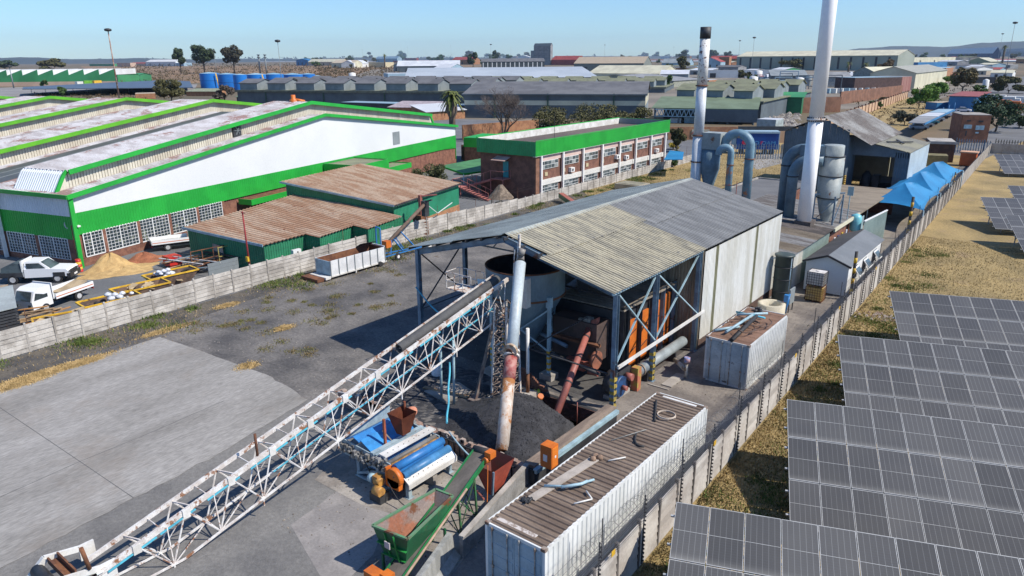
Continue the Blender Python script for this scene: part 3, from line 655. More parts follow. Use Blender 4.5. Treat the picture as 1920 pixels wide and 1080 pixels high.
for px, py, n in ((890,782,26),(905,790,18),(1007,735,14)):
    c = G(px, py)
    for k in range(n): a = random.uniform(0,6.28); r = random.uniform(.02,.22); gw.face(c + V3((r*cos(a), r*sin(a),.02)), c + V3((r*cos(a) + .06, r*sin(a) + .02,.05)), c + V3((r*cos(a) + .02, r*sin(a) + .07,.16)))
struct('weeds', gw, m_leafb, 'stuff', 'green weeds growing through the coal dust')
o = solo('timber_baulk', MB().beam(G(836,822,.09), G(891,783,.09),.16), m_wood, 'long pale timber lying in the coal dust beside the blue hose', 'timber')
bk = MB(); bk.tube((-20.05,27.6,.15),(-19.85,27.5,.45),.16, n=12); solo('orange_bucket', bk, m_orange, 'small orange bucket tipped over behind the coal heap', 'bucket')
# beam of planks lying behind tower
pk = MB(); pk.beam(G(795,726,.06), G(878,745,.06),.25,.08); solo('plank', pk, m_wood, 'pale plank on the coal floor under the conveyor', 'plank')
pk = MB(); q = [G(795,735), G(860,718), G(885,735), G(835,757)]; pk.prism([p + V3((0,0,.02)) for p in q], (0,0,.05)); solo('concrete_slab_piece', pk, m_pad, 'worn bare concrete patch under the upper conveyor', 'slab')
tk = MB(); c = G(819,702); tk.lathe(c, [(.3,0),(.3,.45),(.05,.5)], 16); solo('white_drum', tk, m_white, 'white drum standing under the upper conveyor', 'drum')
# blue hose hanging from the conveyor to the blue machine
hs = MB(); P = G(843,680,2.6); Q = V3((-19.6,20.2,2.1)); hs.path([P.lerp(Q, t/14) + V3((.03*sin(t * .9),0,-.25*sin(pi*t/14))) for t in range(15)], .05,6)
solo('hose', hs, m_cyan, 'blue-green hose hanging from the conveyor to the blue machine', 'hose')
hs = MB(); hs.path([V3((-19.5,20.2,1.7)).lerp(V3((-17.6,19.9,1.0)), t/8) + V3((0,0,-.12*sin(pi*t/8))) for t in range(9)], .035,6)
solo('hose', hs, m_lblue, 'pale hose stretched from the blue machine to the red hopper', 'hose')
# ---------------------------------------------------------------- the long lattice conveyor
cv = thing('lattice_conveyor', (-23.5,8,0), 'long white rusting lattice truss conveyor rising from the slab to the silo', 'conveyor')
def ctz(y): return .95 + .238*(y - 7.5)
def TR(y): return V3((-23.3 + .022*(y - 8), y, ctz(y)))
def TL(y): return TR(y) + V3((-.98,0,.0))
def BR(y): return V3((-22.75 + .022*(y - 8), y, max(.12, ctz(y) - 1.35)))
def BL(y): return BR(y) + V3((-1.0 - .0,0,0))
Y0, Y1 = 7.1,28.6
for f, w, h in ((TR, .11,.2),(TL, .09,.16)):
    n = 7
    for k in range(n):
        a = Y0 + (Y1 - Y0)*k/n; c = Y0 + (Y1 - Y0)*(k + 1)/n; b = MB(); b.beam(f(a), f(c), w, h); part('top_chord', b, m_rustw, cv)
for f in (BR, BL):
    b = MB(); b.beam(f(9.7), f(Y1 - 1),.065,.075); b.beam(f(6.6), f(9.7),.06,.07); part('bottom_chord', b, m_rustw, cv)
for k in range(11):
    a = Y0 + .3 + k*1.83; b = MB(); b.beam(TR(a) + V3((.05,0,-.16)), TR(a + (1.35 if k % 3 else 1.7)) + V3((.05,0,-.16)),.05,.06); part('edge_strip', b, m_cyan, cv)
b = MB(); b.beam(BL(14) + V3((.2,0,.15)), BL(Y1 - 1) + V3((.2,0,.15)),.04,.05); part('pipe', b, m_cyan, cv)
def rod(p, q, w=.042): b = MB(); b.beam(p, q, w); part('lacing_bar', b, m_rustw, cv)
P = 1.83; y = 8.4; k = 0
while y < Y1 - .5:
    yn = min(y + P, Y1 - .2); ym = (y + yn)/2
    by = ym; bz = BR(by).z > .06
    if bz:
        rod(TR(y), BR(by)); rod(TR(yn), BR(by)); rod(TL(y), BL(by)); rod(TL(yn), BL(by)); rod(BR(by), BL(by)); rod(TR(ym + .2), BR(by),.035)
        rod(BR(by), BL(by + P) if by + P < Y1 else BL(Y1 - .5),.035)
        rod(TR(y), BL(by),.035); rod(TR(yn), BL(by),.035); 
        if k % 2 == 0: rod(BR(by), BR(by) + V3((0,0,-.32)),.05)
    else:
        rod(TR(y), V3((TR(y).x + .25, y + .3,.05))); rod(TL(y), V3((TL(y).x, y + .3,.05)))
    rod(TL(y), TR(y) + V3((0,.35,0)),.05); rod(TL(y + .9), TR(y + .9),.035)
    y += P; k += 1
for y in (8.4,10.23,12.06,13.89,15.72,17.55,19.4):
    b = MB(); c = TR(y); b.box(c.x - .02, c.x + .10, c.y - .14, c.y + .14, c.z - .25, c.z + .1); part('gusset', b, m_whitew, cv)
b = MB(); b.tube(TR(13.3) + V3((-.05,0,.05)), TR(13.3) + V3((-.05,0,1.05)),.055, n=8); part('upright_tube', b, m_rust, cv)
b = MB(); b.tube(V3((-23.3,6.9,1.2)), V3((-23.35,6.8,2.05)),.07, n=8); part('upright_tube', b, m_rust, cv)
b = MB(); b.tube(TL(21.2) + V3((.5,0,.06)), TL(28.3) + V3((.5,0,.06)),.24, n=18, caps=False); b.tube(TL(28.3) + V3((.5,0,.06)), TL(21.2) + V3((.5,0,.06)),.16, n=18, caps=False)
part('belt_tube', b, M('rubber_tube', (.055,.056,.06),(.085,.085,.085),1.2,.85, fine=.15), cv)
b = MB(); e = TL(21.2) + V3((.5,0,.06)); n = 18; d = (TL(28) - TL(21)).normalized(); a = d.orthogonal().normalized(); c2 = d.cross(a)
b.add([e + (a*cos(2*pi*i/n) + c2*sin(2*pi*i/n))*r for r in (.24,.16) for i in range(n)], [(i, (i + 1) % n, n + (i + 1) % n, n + i) for i in range(n)]); part('tube_end', b, m_black, cv)
# foot end: white box frame with rusty tray
for x in (-25.0,-23.35):
    b = MB(); b.beam((x, 6.2,1.25),(x - .1,5.3,.4),.18,.2); b.beam((x, 6.15,1.25),(x, 7.2,1.0),.10,.2); b.beam((x - .1,5.3,.4),(x - .1,4.6,.0),.18,.2); b.box(x - .04, x + .05,7.2,7.7,.5,1.1)
    part('foot_frame', b, m_whitew, cv)
b = MB(); b.box(-24.85,-23.4,6.2,6.26,1.1,1.32); b.box(-24.85,-23.4,6.26,6.52,1.12,1.16); b.box(-24.85,-23.4,6.5,6.56,1.1,1.36); part('tray', b, m_rust, cv)
b = MB(); b.tube((-25.0,5.9,.95),(-23.3,5.9,.95),.22, n=14); part('tail_pulley', b, m_dark, cv)
b = MB()
for k in range(9): b.box(-23.26,-23.2,5.5 + k * .22,5.6 + k * .12,.9,.95)
part('bolt', b, m_white, cv, kind='stuff')
for y, z in ((24.6,0),):
    b = MB(); b.tube((-23.3, y, 0),(-23.2, y, BR(y).z),.07, n=8); b.tube((-24.2, y, 0),(-24.1, y, BR(y).z),.07, n=8); part('support_leg', b, m_lblue, cv)
# head walkway and rail beside the silo
b = MB(); b.box(-26.4,-24.6,27.6,28.7,5.0,5.06)
for x in (-26.4,-25.8,-25.2,-24.6): b.tube((x, 27.6,5.0),(x, 27.6,6.0),.025, n=5); b.tube((x, 28.7,5.0),(x, 28.7,6.0),.025, n=5)
for z in (5.5,6.0): b.beam((-26.4,27.6, z),(-24.6,27.6, z),.03); b.beam((-26.4,28.7, z),(-24.6,28.7, z),.03); b.beam((-26.4,27.6, z),(-26.4,28.7, z),.03)
part('walkway', b, m_rustw, cv)
# ---------------------------------------------------------------- blue roller machine
mc = thing('roller_machine', (-21,18.8,0), 'blue and grey roller machine with brown hopper on top beside the coal bay wall', 'machine')
m_mfr = M('machine_grey', (.34,.43,.47),(.24,.31,.35),1.5,.5, fine=.12, rust=.2)
X0, X1, YA, YB = -22.75,-19.0,17.15,19.95
for x, y in ((-22.1,17.3),(-20.2,17.3),(-22.1,19.8),(-20.2,19.8),(-19.2,17.4),(-19.2,19.8)):
    b = MB(); b.box(x - .09, x + .09, y - .09, y + .09,0,1.0); b.box(x - .16, x + .16, y - .16, y + .16,0,.03); part('leg', b, m_mfr, mc)
b = MB()
for y in (YA, YB): b.beam((-22.8, y, 1.05),(-20.0, y, 1.05),.12,.3); b.beam((-22.1, y, .2),(-20.2, y, .95),.09); b.beam((-22.1, y, .1),(-20.2, y, .1),.1)
b.beam((-22.1, YA, .1),(-22.1, YB, .1),.1); b.beam((-20.2, YA, .1),(-20.2, YB, .1),.1); part('frame', b, m_mfr, mc)
# side plates with mechanics on the near side
b = MB()
for y in (YA - .06, YB + .02): b.prism([(-23.0, y, 1.0),(-19.9, y, 1.0),(-19.9, y, 1.45),(-22.9, y, 1.62)], (0,.05,0))
part('side_plate', b, m_mfr, mc)
b = MB()
for k in range(11): x = -22.9 + k * .27; z = 1.15 + .25*random.random(); b.box(x, x + .2, YA - .2, YA - .06, z, z + random.uniform(.1,.3)); b.tube((x + .1, YA - .3, z),(x + .1, YA - .05, z), random.uniform(.04,.10), n=10)
part('bearing', b, M('greasy_metal', (.26,.25,.23),(.13,.12,.11),5,.5, fine=.3), mc, kind='stuff')
# tray wall left/back, blue apron and chute
b = MB(); b.prism([(-23.0, YB, 1.45),(-21.9, YB, 2.05),(-21.9, YB, 1.45)], (0,.04,0)); b.prism([(-23.05, YA, 1.4),(-23.0, YB, 1.45),(-23.0, YB, 2.0),(-23.05, YA, 1.55)], (.04,0,0)); part('side_shield', b, m_mfr, mc)
b = MB(); b.prism([(-22.9, YA, 1.45),(-22.2, YA, 1.85),(-22.2, YB, 1.85),(-22.9, YB, 1.45)], (0,0,.04)); b.prism([(-22.2, YA, 1.85),(-21.85, YA, 1.72),(-21.85, YB, 1.72),(-22.2, YB, 1.85)], (0,0,.04)); part('blue_belt', b, m_blue, mc)
b = MB(); b.prism([(-21.85, YA + .1,1.75),(-21.2, YA + .1,1.42),(-21.2,18.4,1.42),(-21.85,18.4,1.75)], (0,0,.04)); b.prism([(-21.9,18.5,1.8),(-21.2,18.5,1.4),(-21.2,19.8,1.4),(-21.9,19.8,1.8)], (0,0,.03)); part('blue_chute', b, M('chute_blue', (.04,.25,.58),(.03,.18,.42),2,.4), mc)
b = MB(); b.box(-21.3,-19.5, YA + .1, YB - .1,.7,1.2); part('blue_body', b, m_blue, mc)
for x, z, m, w in ((-21.0,1.5, m_mfr, .10),(-20.75,1.5, m_mfr, .06),(-20.35,1.62, m_whitew, .2)):
    b = MB(); b.box(x - w, x + w, YA - .05, YB + .1, z, z + .07); b.box(x - .03, x + .03, YA, YA + .06,1.1, z); b.box(x - .03, x + .03, YB - .06, YB, 1.1, z); part('cross_beam', b, m, mc)
b = MB()
for k in range(9): b.box(-20.32,-20.29, YA + .2 + k * .3, YA + .24 + k * .3,1.69,1.705)
part('bolt', b, m_dark, mc, kind='stuff')
b = MB(); b.tube((-20.1, YA, 1.38),(-20.1, YB, 1.38),.10, n=14); part('roller', b, M('roller_grey', (.19,.18,.17),(.13,.12,.11),1,.6), mc)
b = MB(); b.tube((-19.94, YA, 1.30),(-19.94, YB, 1.30),.09, n=14); part('roller', b, M('ochre_roller', (.38,.22,.07),(.2,.11,.05),6,.8, fine=.3), mc)
b = MB(); b.tube((-19.68, YA, 1.30),(-19.68, YB, 1.30),.18, n=20); part('roller', b, m_blue, mc)
b = MB(); b.tube((-19.3, YA + .05,1.05),(-19.3, YB, 1.05),.18, n=20); part('roller', b, M('pale_blue_roller', (.07,.24,.48),(.05,.18,.36),2,.45), mc)
b = MB(); b.prism([(-19.18, YA, .98),(-18.92, YA, .80),(-18.92, YB + .05,.80),(-19.18, YB + .05,.98)], (0,0,.05)); b.box(-18.93,-18.88, YA, YB + .05,.6,.82); part('perforated_plate', b, m_whitew, mc)
b = MB(); 
for k in range(10): b.box(-19.06,-19.03, YA + .12 + k * .28, YA + .155 + k * .28,.945,.965)
part('hole', b, m_dark, mc, kind='stuff')
b = MB(); b.tube((-19.55, YA - .28,1.0),(-19.55, YA - .04,1.0),.42, n=24); b.box(-19.9,-19.2, YA - .28, YA - .04,.55,.95); part('wheel_guard', b, m_orange, mc)
b = MB(); b.box(-19.95,-19.85, YA - .3, YA, .6,1.4); part('guard_rib', b, m_orange, mc)
b = MB(); b.tube((-20.3, YA - .5,.8),(-19.95, YA - .5,.8),.17, n=14); b.tube((-20.1, YA - .75,.55),(-19.7, YA - .75,.55),.2, n=14); b.box(-20.4,-20.1, YA - .6, YA - .3,.6,1.0); part('gear_motor', b, M('motor_ochre', (.50,.26,.06),(.32,.16,.05),4,.5, fine=.2), mc)
b = MB(); b.tube((-20.7, YA - .45,.75),(-20.45, YA - .45,.75),.2, n=14); part('pulley', b, m_lblue, mc)
b = MB(); b.box(-20.35,-19.7, YA - .85, YA - .35,0,.4); part('motor_stand', b, m_dark, mc)
b = MB(); b.add([(-21.45,18.45,2.7),(-20.55,18.45,2.7),(-20.55,19.35,2.7),(-21.45,19.35,2.7),(-21.15,18.65,1.75),(-20.75,18.65,1.75),(-20.75,19.1,1.75),(-21.15,19.1,1.75)], [(0,1,5,4),(1,2,6,5),(2,3,7,6),(3,0,4,7),(0,4,5,1),(1,5,6,2),(2,6,7,3),(3,7,4,0)]); b.beam((-21.3,19.35,2.4),(-21.3,19.35,2.95),.08); part('hopper', b, M('brown_hopper', (.22,.065,.03),(.16,.045,.022),1.2,.7, fine=.1), mc)
b = MB(); b.box(-21.2,-21.1,17.95,18.05,1.5,2.7); part('red_post', b, M('post_red', (.36,.09,.04),(.25,.07,.03),3,.7), mc)
b = MB(); b.tube((-21.4,19.7,2.3),(-21.1,19.7,2.4),.2, n=12); part('orange_cap', b, M('faded_orange', (.6,.25,.15),(.5,.2,.12),2,.6), mc)
cbk = MB(); q = G(805,905); cbk.box(q.x - .55, q.x + .35, q.y - .1, q.y + .15,0,.45); solo('concrete_block', cbk, m_conc, 'pale concrete block under the edge of the blue machine', 'block')
b = MB()
for k in range(46):
    x = random.uniform(-22.9,-19.4); s = random.uniform(.03,.09); y = YA - random.uniform(.02,.3) if k % 3 else YB + .1; z = random.uniform(.9,1.6)
    if k % 2: b.box(x - s, x + s, y - s, y + s, z - s, z + s)
    else: b.tube((x, y, z),(x + random.uniform(-.3,.3), y + random.uniform(-.1,.1), z + random.uniform(-.4,.3)),.022, n=5)
part('fitting', b, M('fittings_grey', (.30,.30,.29),(.10,.09,.085),6,.6, fine=.3), mc, kind='stuff')
for p, q in (((-19.7, YA - .4,.9),(-18.6,16.6,.3)),((-19.2, YB, .7),(-18.0,20.6,.35)),((-21.6, YA - .1,1.5),(-20.4, YA - .5,.8))):
    b = MB(); p = V3(p); q = V3(q); b.path([p.lerp(q, t/8) + V3((0,0,-.18*sin(pi*t/8))) for t in range(9)], .022,5); part('cable', b, m_black, mc)
b = MB()
for k in range(420):
    x, y = random.uniform(-22.5,-14.9), random.uniform(13,20.8); s = random.uniform(.01,.045)
    if -22.9 < x < -19 and y > 17: s *= .8
    b.add([(x - s, y, .02),(x, y - s, .02),(x + s, y, .02),(x, y + s, .02),(x, y, .02 + s)], [(0,1,4),(1,2,4),(2,3,4),(3,0,4)])
for k in range(500):
    x, y = random.uniform(-16,-10.6), random.uniform(29,72); s = random.uniform(.01,.05); b.add([(x - s, y, .02),(x, y - s, .02),(x + s, y, .02),(x, y + s, .02),(x, y, .02 + s)], [(0,1,4),(1,2,4),(2,3,4),(3,0,4)])
struct('debris', b, M('debris_mix', (.10,.085,.07),(.34,.29,.23),3,.95), 'stuff', 'grit and small debris on the works concrete')
# ---------------------------------------------------------------- green hopper conveyor
gh = thing('hopper_conveyor', (-16.6,15.5,0), 'green feed hopper with a belt conveyor climbing to the red hopper', 'conveyor')
q4 = [V3((-16.98,13.62,1.8)), V3((-15.48,13.85,1.8)), V3((-15.98,16.62,1.8)), V3((-16.78,16.55,1.8))]
m4 = [V3((-16.72,13.85,.62)), V3((-15.78,13.98,.62)), V3((-15.95,16.2,.95)), V3((-16.5,16.1,.95))]
b = MB()
for i in range(4):
    j = (i + 1) % 4; b.add([q4[i], q4[j], m4[j], m4[i]], [(0,3,2,1)])
part('hopper_shell', b, m_greend, gh)
b = MB(); q5 = [p*1 for p in q4]; ins_ = .035; cc = sum(q4, V3())/4
qi = [p + (cc - p).normalized() * .06 for p in q4]; mi_ = [p + (V3((cc.x, cc.y, p.z)) - p).normalized() * .05 for p in m4]
for i in range(4):
    j = (i + 1) % 4; b.add([qi[i], qi[j], mi_[j], mi_[i]], [(0,1,2,3)])
part('hopper_lining', b, M('rusty_lining', (.30,.12,.07),(.25,.20,.18),1.1,.8, fine=.2, rust=.4, cut=(.45,.55)), gh)
for i in range(4):
    j = (i + 1) % 4; b = MB(); b.beam(q4[i], q4[j], .09,.07); part('rim', b, M('green_rim', (.10,.25,.12),(.13,.2,.12),4,.6, rust=.4), gh)
b = MB()
for x in (-16.45,-16.0): b.beam((x, 13.67,1.75),(x + .02,13.87,.6),.05)
b.beam((-16.85,13.68,1.2),(-15.6,13.86,1.2),.1,.03); b.beam((-16.7,13.8,.7),(-15.75,13.92,.7),.08,.03); part('rib', b, M('rib_green', (.025,.25,.05),(.02,.2,.04),2,.5), gh)
b = MB(); b.box(-16.35,-16.1,13.56,13.6,1.25,1.5); part('plate', b, M('old_plate', (.45,.40,.40),(.4,.36,.36),3,.7), gh)
b = MB()
for x, y in ((-16.75,13.8),(-15.8,13.95),(-16.5,16.0),(-15.95,16.1)): b.beam((x, y, 0),(x, y, .7),.08)
part('leg', b, m_greend, gh)
LO, HI = V3((-15.72,13.0,.32)), V3((-16.75,19.25,2.15)); dv = (HI - LO); hz = V3((-dv.y, dv.x, 0)).normalized()
for s in (-.36,.36):
    b = MB(); b.beam(LO + hz*s, HI + hz*s, .05,.22); part('side_rail', b, M('rail_green', (.02,.20,.06),(.02,.15,.05),2,.5, rust=.2), gh)
b = MB(); b.add([LO + hz * -.33 + V3((0,0,.05)), LO + hz * .33 + V3((0,0,.05)), HI + hz * .33 + V3((0,0,.05)), HI + hz * -.33 + V3((0,0,.05))], [(0,1,2,3)]); b.beam(LO, HI, .62,.06); part('belt', b, M('worn_belt', (.13,.115,.10),(.09,.08,.07),1.5,.85, st=(1,.4,1), fine=.15), gh)
b = MB(); b.tube(LO + hz * .42 + V3((.16,.2,.02))*0, LO - hz * .42,.16, n=14); part('tail_roller', b, m_dark, gh)
b = MB(); b.tube(HI + hz * .42, HI - hz * .42,.17, n=14); part('head_roller', b, m_black, gh)
b = MB(); b.path([LO.lerp(HI, t/10) - hz * .42 + V3((0,0,.05)) for t in range(8)], .05,6); part('return_pipe', b, M('dusty_pink_pipe', (.42,.28,.21),(.3,.2,.15),3,.7), gh)
b = MB(); e = V3((-16.2,12.85,.0)); b.box(-16.55,-15.95,12.75,13.15,.25,.72); part('motor_guard', b, m_orange, gh)
b = MB(); b.box(-15.95,-15.6,12.95,13.3,.25,.75); part('orange_bracket', b, m_orange, gh)
b = MB(); b.box(HI.x + .35, HI.x + .65, HI.y - .3, HI.y + .05, HI.z - .02, HI.z + .25); b.tube(HI + V3((.45,-.45,-.05)), HI + V3((.45,-.2,-.1)),.13, n=12); part('drive_motor', b, m_orange, gh)
b = MB()
for f in (.62,.80):
    p = LO.lerp(HI, f)
    for s in (-.36,.36): b.beam(p + hz*s, V3((p.x + hz.x*s*1.3, p.y + hz.y*s, 0)),.07)
    b.beam(p + hz * .36, V3((p.x - hz.x * .4, p.y, .05)),.035); b.beam(p - hz * .36, V3((p.x + hz.x * .4, p.y, .05)),.035)
p1 = LO.lerp(HI, .62); p2 = LO.lerp(HI, .8)
for s in (-.4,.4): b.beam(p1 + hz*s, V3((p2.x, p2.y, .1)) + hz*s, .035); b.beam(p2 + hz*s, V3((p1.x, p1.y, .1)) + hz*s, .035)
part('trestle', b, M('trestle_green', (.04,.17,.06),(.06,.09,.05),3,.7, rust=.3), gh)
# red hopper
rh = thing('red_hopper', (-16.4,19.5,0), 'rust red steel hopper under the head of the green conveyor', 'hopper')
t4 = [V3((-17.05,18.95,1.65)), V3((-15.95,18.95,1.65)), V3((-15.95,20.3,1.65)), V3((-17.25,20.3,1.65))]
u4 = [V3((-16.62,19.3,.25)), V3((-16.2,19.3,.25)), V3((-16.2,19.65,.25)), V3((-16.62,19.65,.25))]
b = MB()
for i in range(4): j = (i + 1) % 4; b.add([t4[i], t4[j], u4[j], u4[i]], [(0,3,2,1),(0,1,2,3)][0:1])
part('shell', b, M('hopper_red', (.36,.07,.04),(.26,.05,.03),1.5,.65, fine=.12, rust=.25), rh)
b = MB()
for i in range(4): j = (i + 1) % 4; k = .03; b.add([t4[i] * .998 + V3((-16.5,19.6,1.65)) * .002, t4[j] * .998 + V3((-16.5,19.6,1.65)) * .002, u4[j], u4[i]], [(0,1,2,3)])
part('lining', b, M('hopper_lining', (.13,.035,.03),(.10,.04,.03),2,.8), rh)
for p in (t4[0], t4[1]): b = MB(); b.beam(p*1, V3((p.x, p.y - .15,0)),.07); part('leg', b, m_bluesteel, rh)
b = MB(); b.path([V3((-16.2,18.9,1.9)).lerp(V3((-15.7,18.2,.3)), t/8) + V3((0,0,-.2*sin(pi*t/8))) for t in range(9)], .02,5); part('cable', b, m_orange, rh)
b = MB(); b.beam((-17.3,19.1,.5),(-16.0,18.4,.7),.06); part('tie_bar', b, m_maroon, rh)
# orange electric box
ob = thing('switch_box', (-15.0,21.7,0), 'bright orange electrical box on a post beside the beam wall', 'electrical box')
b = MB(); b.box(-15.35,-14.8,21.25,21.75,1.05,2.05); part('cabinet', b, m_orange, ob)
b = MB(); b.box(-14.8,-14.785,21.3,21.7,1.12,1.98); part('door', b, M('door_orange', (.78,.24,.03),(.7,.2,.03),1,.45), ob)
b = MB(); b.box(-14.785,-14.775,21.47,21.57,1.5,1.6); b.box(-15.2,-15.0,21.235,21.25,1.35,1.65); part('label_plate', b, m_white, ob)
b = MB(); b.box(-15.15,-15.0,21.4,21.55,0,1.05); part('post', b, m_dark, ob)
# low concrete walls beside the container
jw = thing('barrier_wall', (-15.5,18.3,0), 'low dark-sided concrete wall beside the near container', 'wall')
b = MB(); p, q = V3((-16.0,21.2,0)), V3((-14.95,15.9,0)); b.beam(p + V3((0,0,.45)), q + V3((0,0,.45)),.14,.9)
part('wall', b, M('dark_concrete', (.27,.265,.26),(.18,.175,.17),1.2,.9, bump=.3, fine=.2), jw)  # wall body in a darker concrete than its coping
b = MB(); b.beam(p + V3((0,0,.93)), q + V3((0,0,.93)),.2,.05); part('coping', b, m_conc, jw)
jb2 = thing('jersey_barrier', (-15.0,14.6,0), 'big wedge shaped precast concrete barrier beside the green hopper', 'barrier')
b = MB(); L = 3.3; d = V3((.32,-1,0)).normalized(); s_ = V3((-d.y, d.x, 0))
P0 = V3((-15.35,15.75,0)); b.prism([P0 + s_*a + V3((0,0, z)) for a, z in ((-.42,0),(.42,0),(.42,.12),(.16,.35),(.10,1.0),(-.10,1.0),(-.16,.35),(-.42,.12))], d*L)
part('body', b, M('barrier_concrete', (.33,.33,.31),(.23,.23,.215),.9,.9, bump=.3, fine=.15, st=(3,3,.6)), jb2)
# ---------------------------------------------------------------- shipping containers
def container(x0, y0, Ln, label, m_side, m_roof, m_door, rustdoor=False):
    Wd, Hh = 2.44,2.59; c = thing('shipping_container', (x0, y0,0), label, 'container')
    b = MB()
    for (x, y) in ((0,0),(Wd - .1,0),(0, Ln - .1),(Wd - .1, Ln - .1)): b.box(x0 + x, x0 + x + .1, y0 + y, y0 + y + .1,0.02, Hh)
    for z in (.02, Hh - .12):
        b.box(x0, x0 + .06, y0 + .1, y0 + Ln - .1, z, z + .12); b.box(x0 + Wd - .06, x0 + Wd, y0 + .1, y0 + Ln - .1, z, z + .12)
        b.box(x0 + .1, x0 + Wd - .1, y0, y0 + .06, z, z + .12); b.box(x0 + .1, x0 + Wd - .1, y0 + Ln - .06, y0 + Ln, z, z + .12)
    part('frame', b, m_side, c)
    b = MB(); b.sheet((x0 + Wd - .05, y0 + .1,.14),(0, Ln - .2,0),(0,0, Hh - .26),.28,.036, 't', (1,0,0)); b.f = [f[::-1] for f in b.f]; part('side_panel', b, m_side, c)
    b = MB(); b.sheet((x0 + .05, y0 + .1,.14),(0, Ln - .2,0),(0,0, Hh - .26),.28,.036, 't', (-1,0,0)); part('side_panel', b, m_side, c)
    b = MB(); b.sheet((x0 + .06, y0 + .08, Hh - .03),(0, Ln - .16,0),(Wd - .12,0,0),.26 if Ln > 8 else .9,.045, 't', (0,0,1)); b.f = [f[::-1] for f in b.f]; part('roof_panel', b, m_roof, c)
    b = MB(); b.box(x0 + .1, x0 + Wd - .1, y0 + Ln - .05, y0 + Ln - .01,.14, Hh - .12); part('end_panel', b, m_side, c)
    for s in (0,1):
        xa = x0 + .1 + s*(Wd/2 - .1); xb = xa + Wd/2 - .115; b = MB(); b.box(xa, xb, y0 + .005, y0 + .04,.15, Hh - .13)
        for k in range(5): zz = .28 + k * .45; b.box(xa + .06, xb - .06, y0 - .008, y0 + .005, zz, zz + .30)
        d = part('door', b, m_door, c)
        for dx in (.22,.85):
            b = MB(); b.tube((xa + dx, y0 - .035,.08),(xa + dx, y0 - .035, Hh - .06),.019, n=6); b.box(xa + dx - .05, xa + dx + .05, y0 - .05, y0 + .0,.95,1.05); b.box(xa + dx - .04, xa + dx + .04, y0 - .05, y0, Hh - .2, Hh - .1)
            part('lock_bar', b, M('lock_bar_steel', (.42,.40,.36),(.25,.16,.10),4,.6), d)
    b = MB()
    for x in (0, Wd - .16):
        for y in (0, Ln - .16):
            for z in (0, Hh - .1): b.box(x0 + x - .008, x0 + x + .168, y0 + y - .008, y0 + y + .168, z + .0, z + .108)
    part('corner_casting', b, M('casting', (.30,.26,.22),(.16,.09,.06),4,.8), c)
    return c
c1 = container(-13.33,15.35,12.2, 'long white shipping container with ribbed brown roof beside the precast wall', M('container_white', (.74,.75,.73),(.62,.63,.61),.8,.5, fine=.06, rust=.12, st=(1,1,.4)), M('container_roof_brown', (.22,.165,.125),(.14,.10,.075),.55,.85, bump=.3, fine=.2, st=(.6,2.2,1), rib=(1,.2596,.15,.3)), M('container_door_shaded', (.36,.45,.50),(.28,.36,.41),.9,.55, fine=.1, rust=.15))  # doors: the end's bluish shade is put into their colour, besides real rust
c2 = container(-14.42,35.4,6.1, 'short rust-streaked white container with pipes and hoses dumped on its roof', M('old_container_white', (.62,.63,.62),(.50,.51,.50),1.2,.6, fine=.1, rust=.14, rsc=2), M('container_roof_rust', (.235,.135,.09),(.16,.09,.06),.8,.9, fine=.2), M('old_door', (.42,.48,.50),(.33,.38,.40),1.2,.6, fine=.1, rust=.33, rc=(.07,.045,.035), rsc=3.2))
b = MB()
for k in range(44): b.box(-10.96,-10.885,15.6 + k * .27,15.74 + k * .27,2.585,2.602)
part('rail_gap', b, m_whitew, c1, kind='stuff')
b = MB(); b.box(-13.1,-11.5,15.62,15.86,2.585,2.604); part('roof_marking', b, M('peeling_white', (.55,.50,.46),(.30,.24,.2),5,.8, cut=(.48,.54)), c1)
b = MB(); b.box(-12.9,-11.3,27.2,27.42,2.585,2.604); part('roof_marking', b, m_whitew, c1)
Z = 2.6
def onroof(name, pts, r, mat, label, cat, n=6): b = MB(); b.path(pts, r, n); return solo(name, b, mat, label, cat)
b = MB(); b.prism([(-13.02,17.3, Z),(-12.68,17.25, Z),(-12.30,20.9, Z),(-12.68,20.95, Z)], (0,0,.04)); solo('plank', b, M('bleached_plank', (.42,.37,.32),(.33,.29,.25),1.5,.9), 'bleached board lying along the long container roof', 'plank')
onroof('blue_pipe', [(-12.9,18.1, Z + .1),(-12.1,18.6, Z + .12),(-11.7,19.5, Z + .1)], .045, m_lblue, 'pale blue pipe lying across the long container roof', 'pipe')
onroof('blue_pipe', [(-12.3,18.3, Z + .17),(-11.85,18.9, Z + .17),(-11.8,19.2, Z + .15)], .06, m_lblue, 'shorter blue pipe lying on top of the pale blue pipe', 'pipe')
onroof('steel_tube', [(-11.5,17.9, Z + .05),(-11.15,18.5, Z + .05)], .03, m_whitew, 'thin white tube near the roof edge of the long container', 'tube')
onroof('steel_tube', [(-11.15,18.5, Z + .05),(-11.55,18.75, Z + .08)], .03, m_whitew, 'short bent white tube touching the thin tube on the long container', 'tube')
onroof('black_hose', [(-12.9 + .12*t, 26.6 - .25*t, Z + .04) for t in range(8)], .05, m_black, 'curved black hose at the far end of the long container roof', 'hose')
onroof('black_hose', [(-12.15 + .09*t, 23.4 - .24*t + .02*t*t, Z + .04) for t in range(9)], .045, m_black, 'curved black hose in the middle of the long container roof', 'hose')
onroof('thin_rod', [(-12.7,22.4, Z + .03),(-12.0,24.0, Z + .05)], .018, M('rod_grey', (.3,.3,.28)), 'thin rod leaning across the ribs of the long container roof', 'rod')
onroof('white_stick', [(-12.0,21.0, Z + .04),(-11.6,21.6, Z + .05)], .03, m_whitew, 'short white stick beside the clods on the long container roof', 'stick')
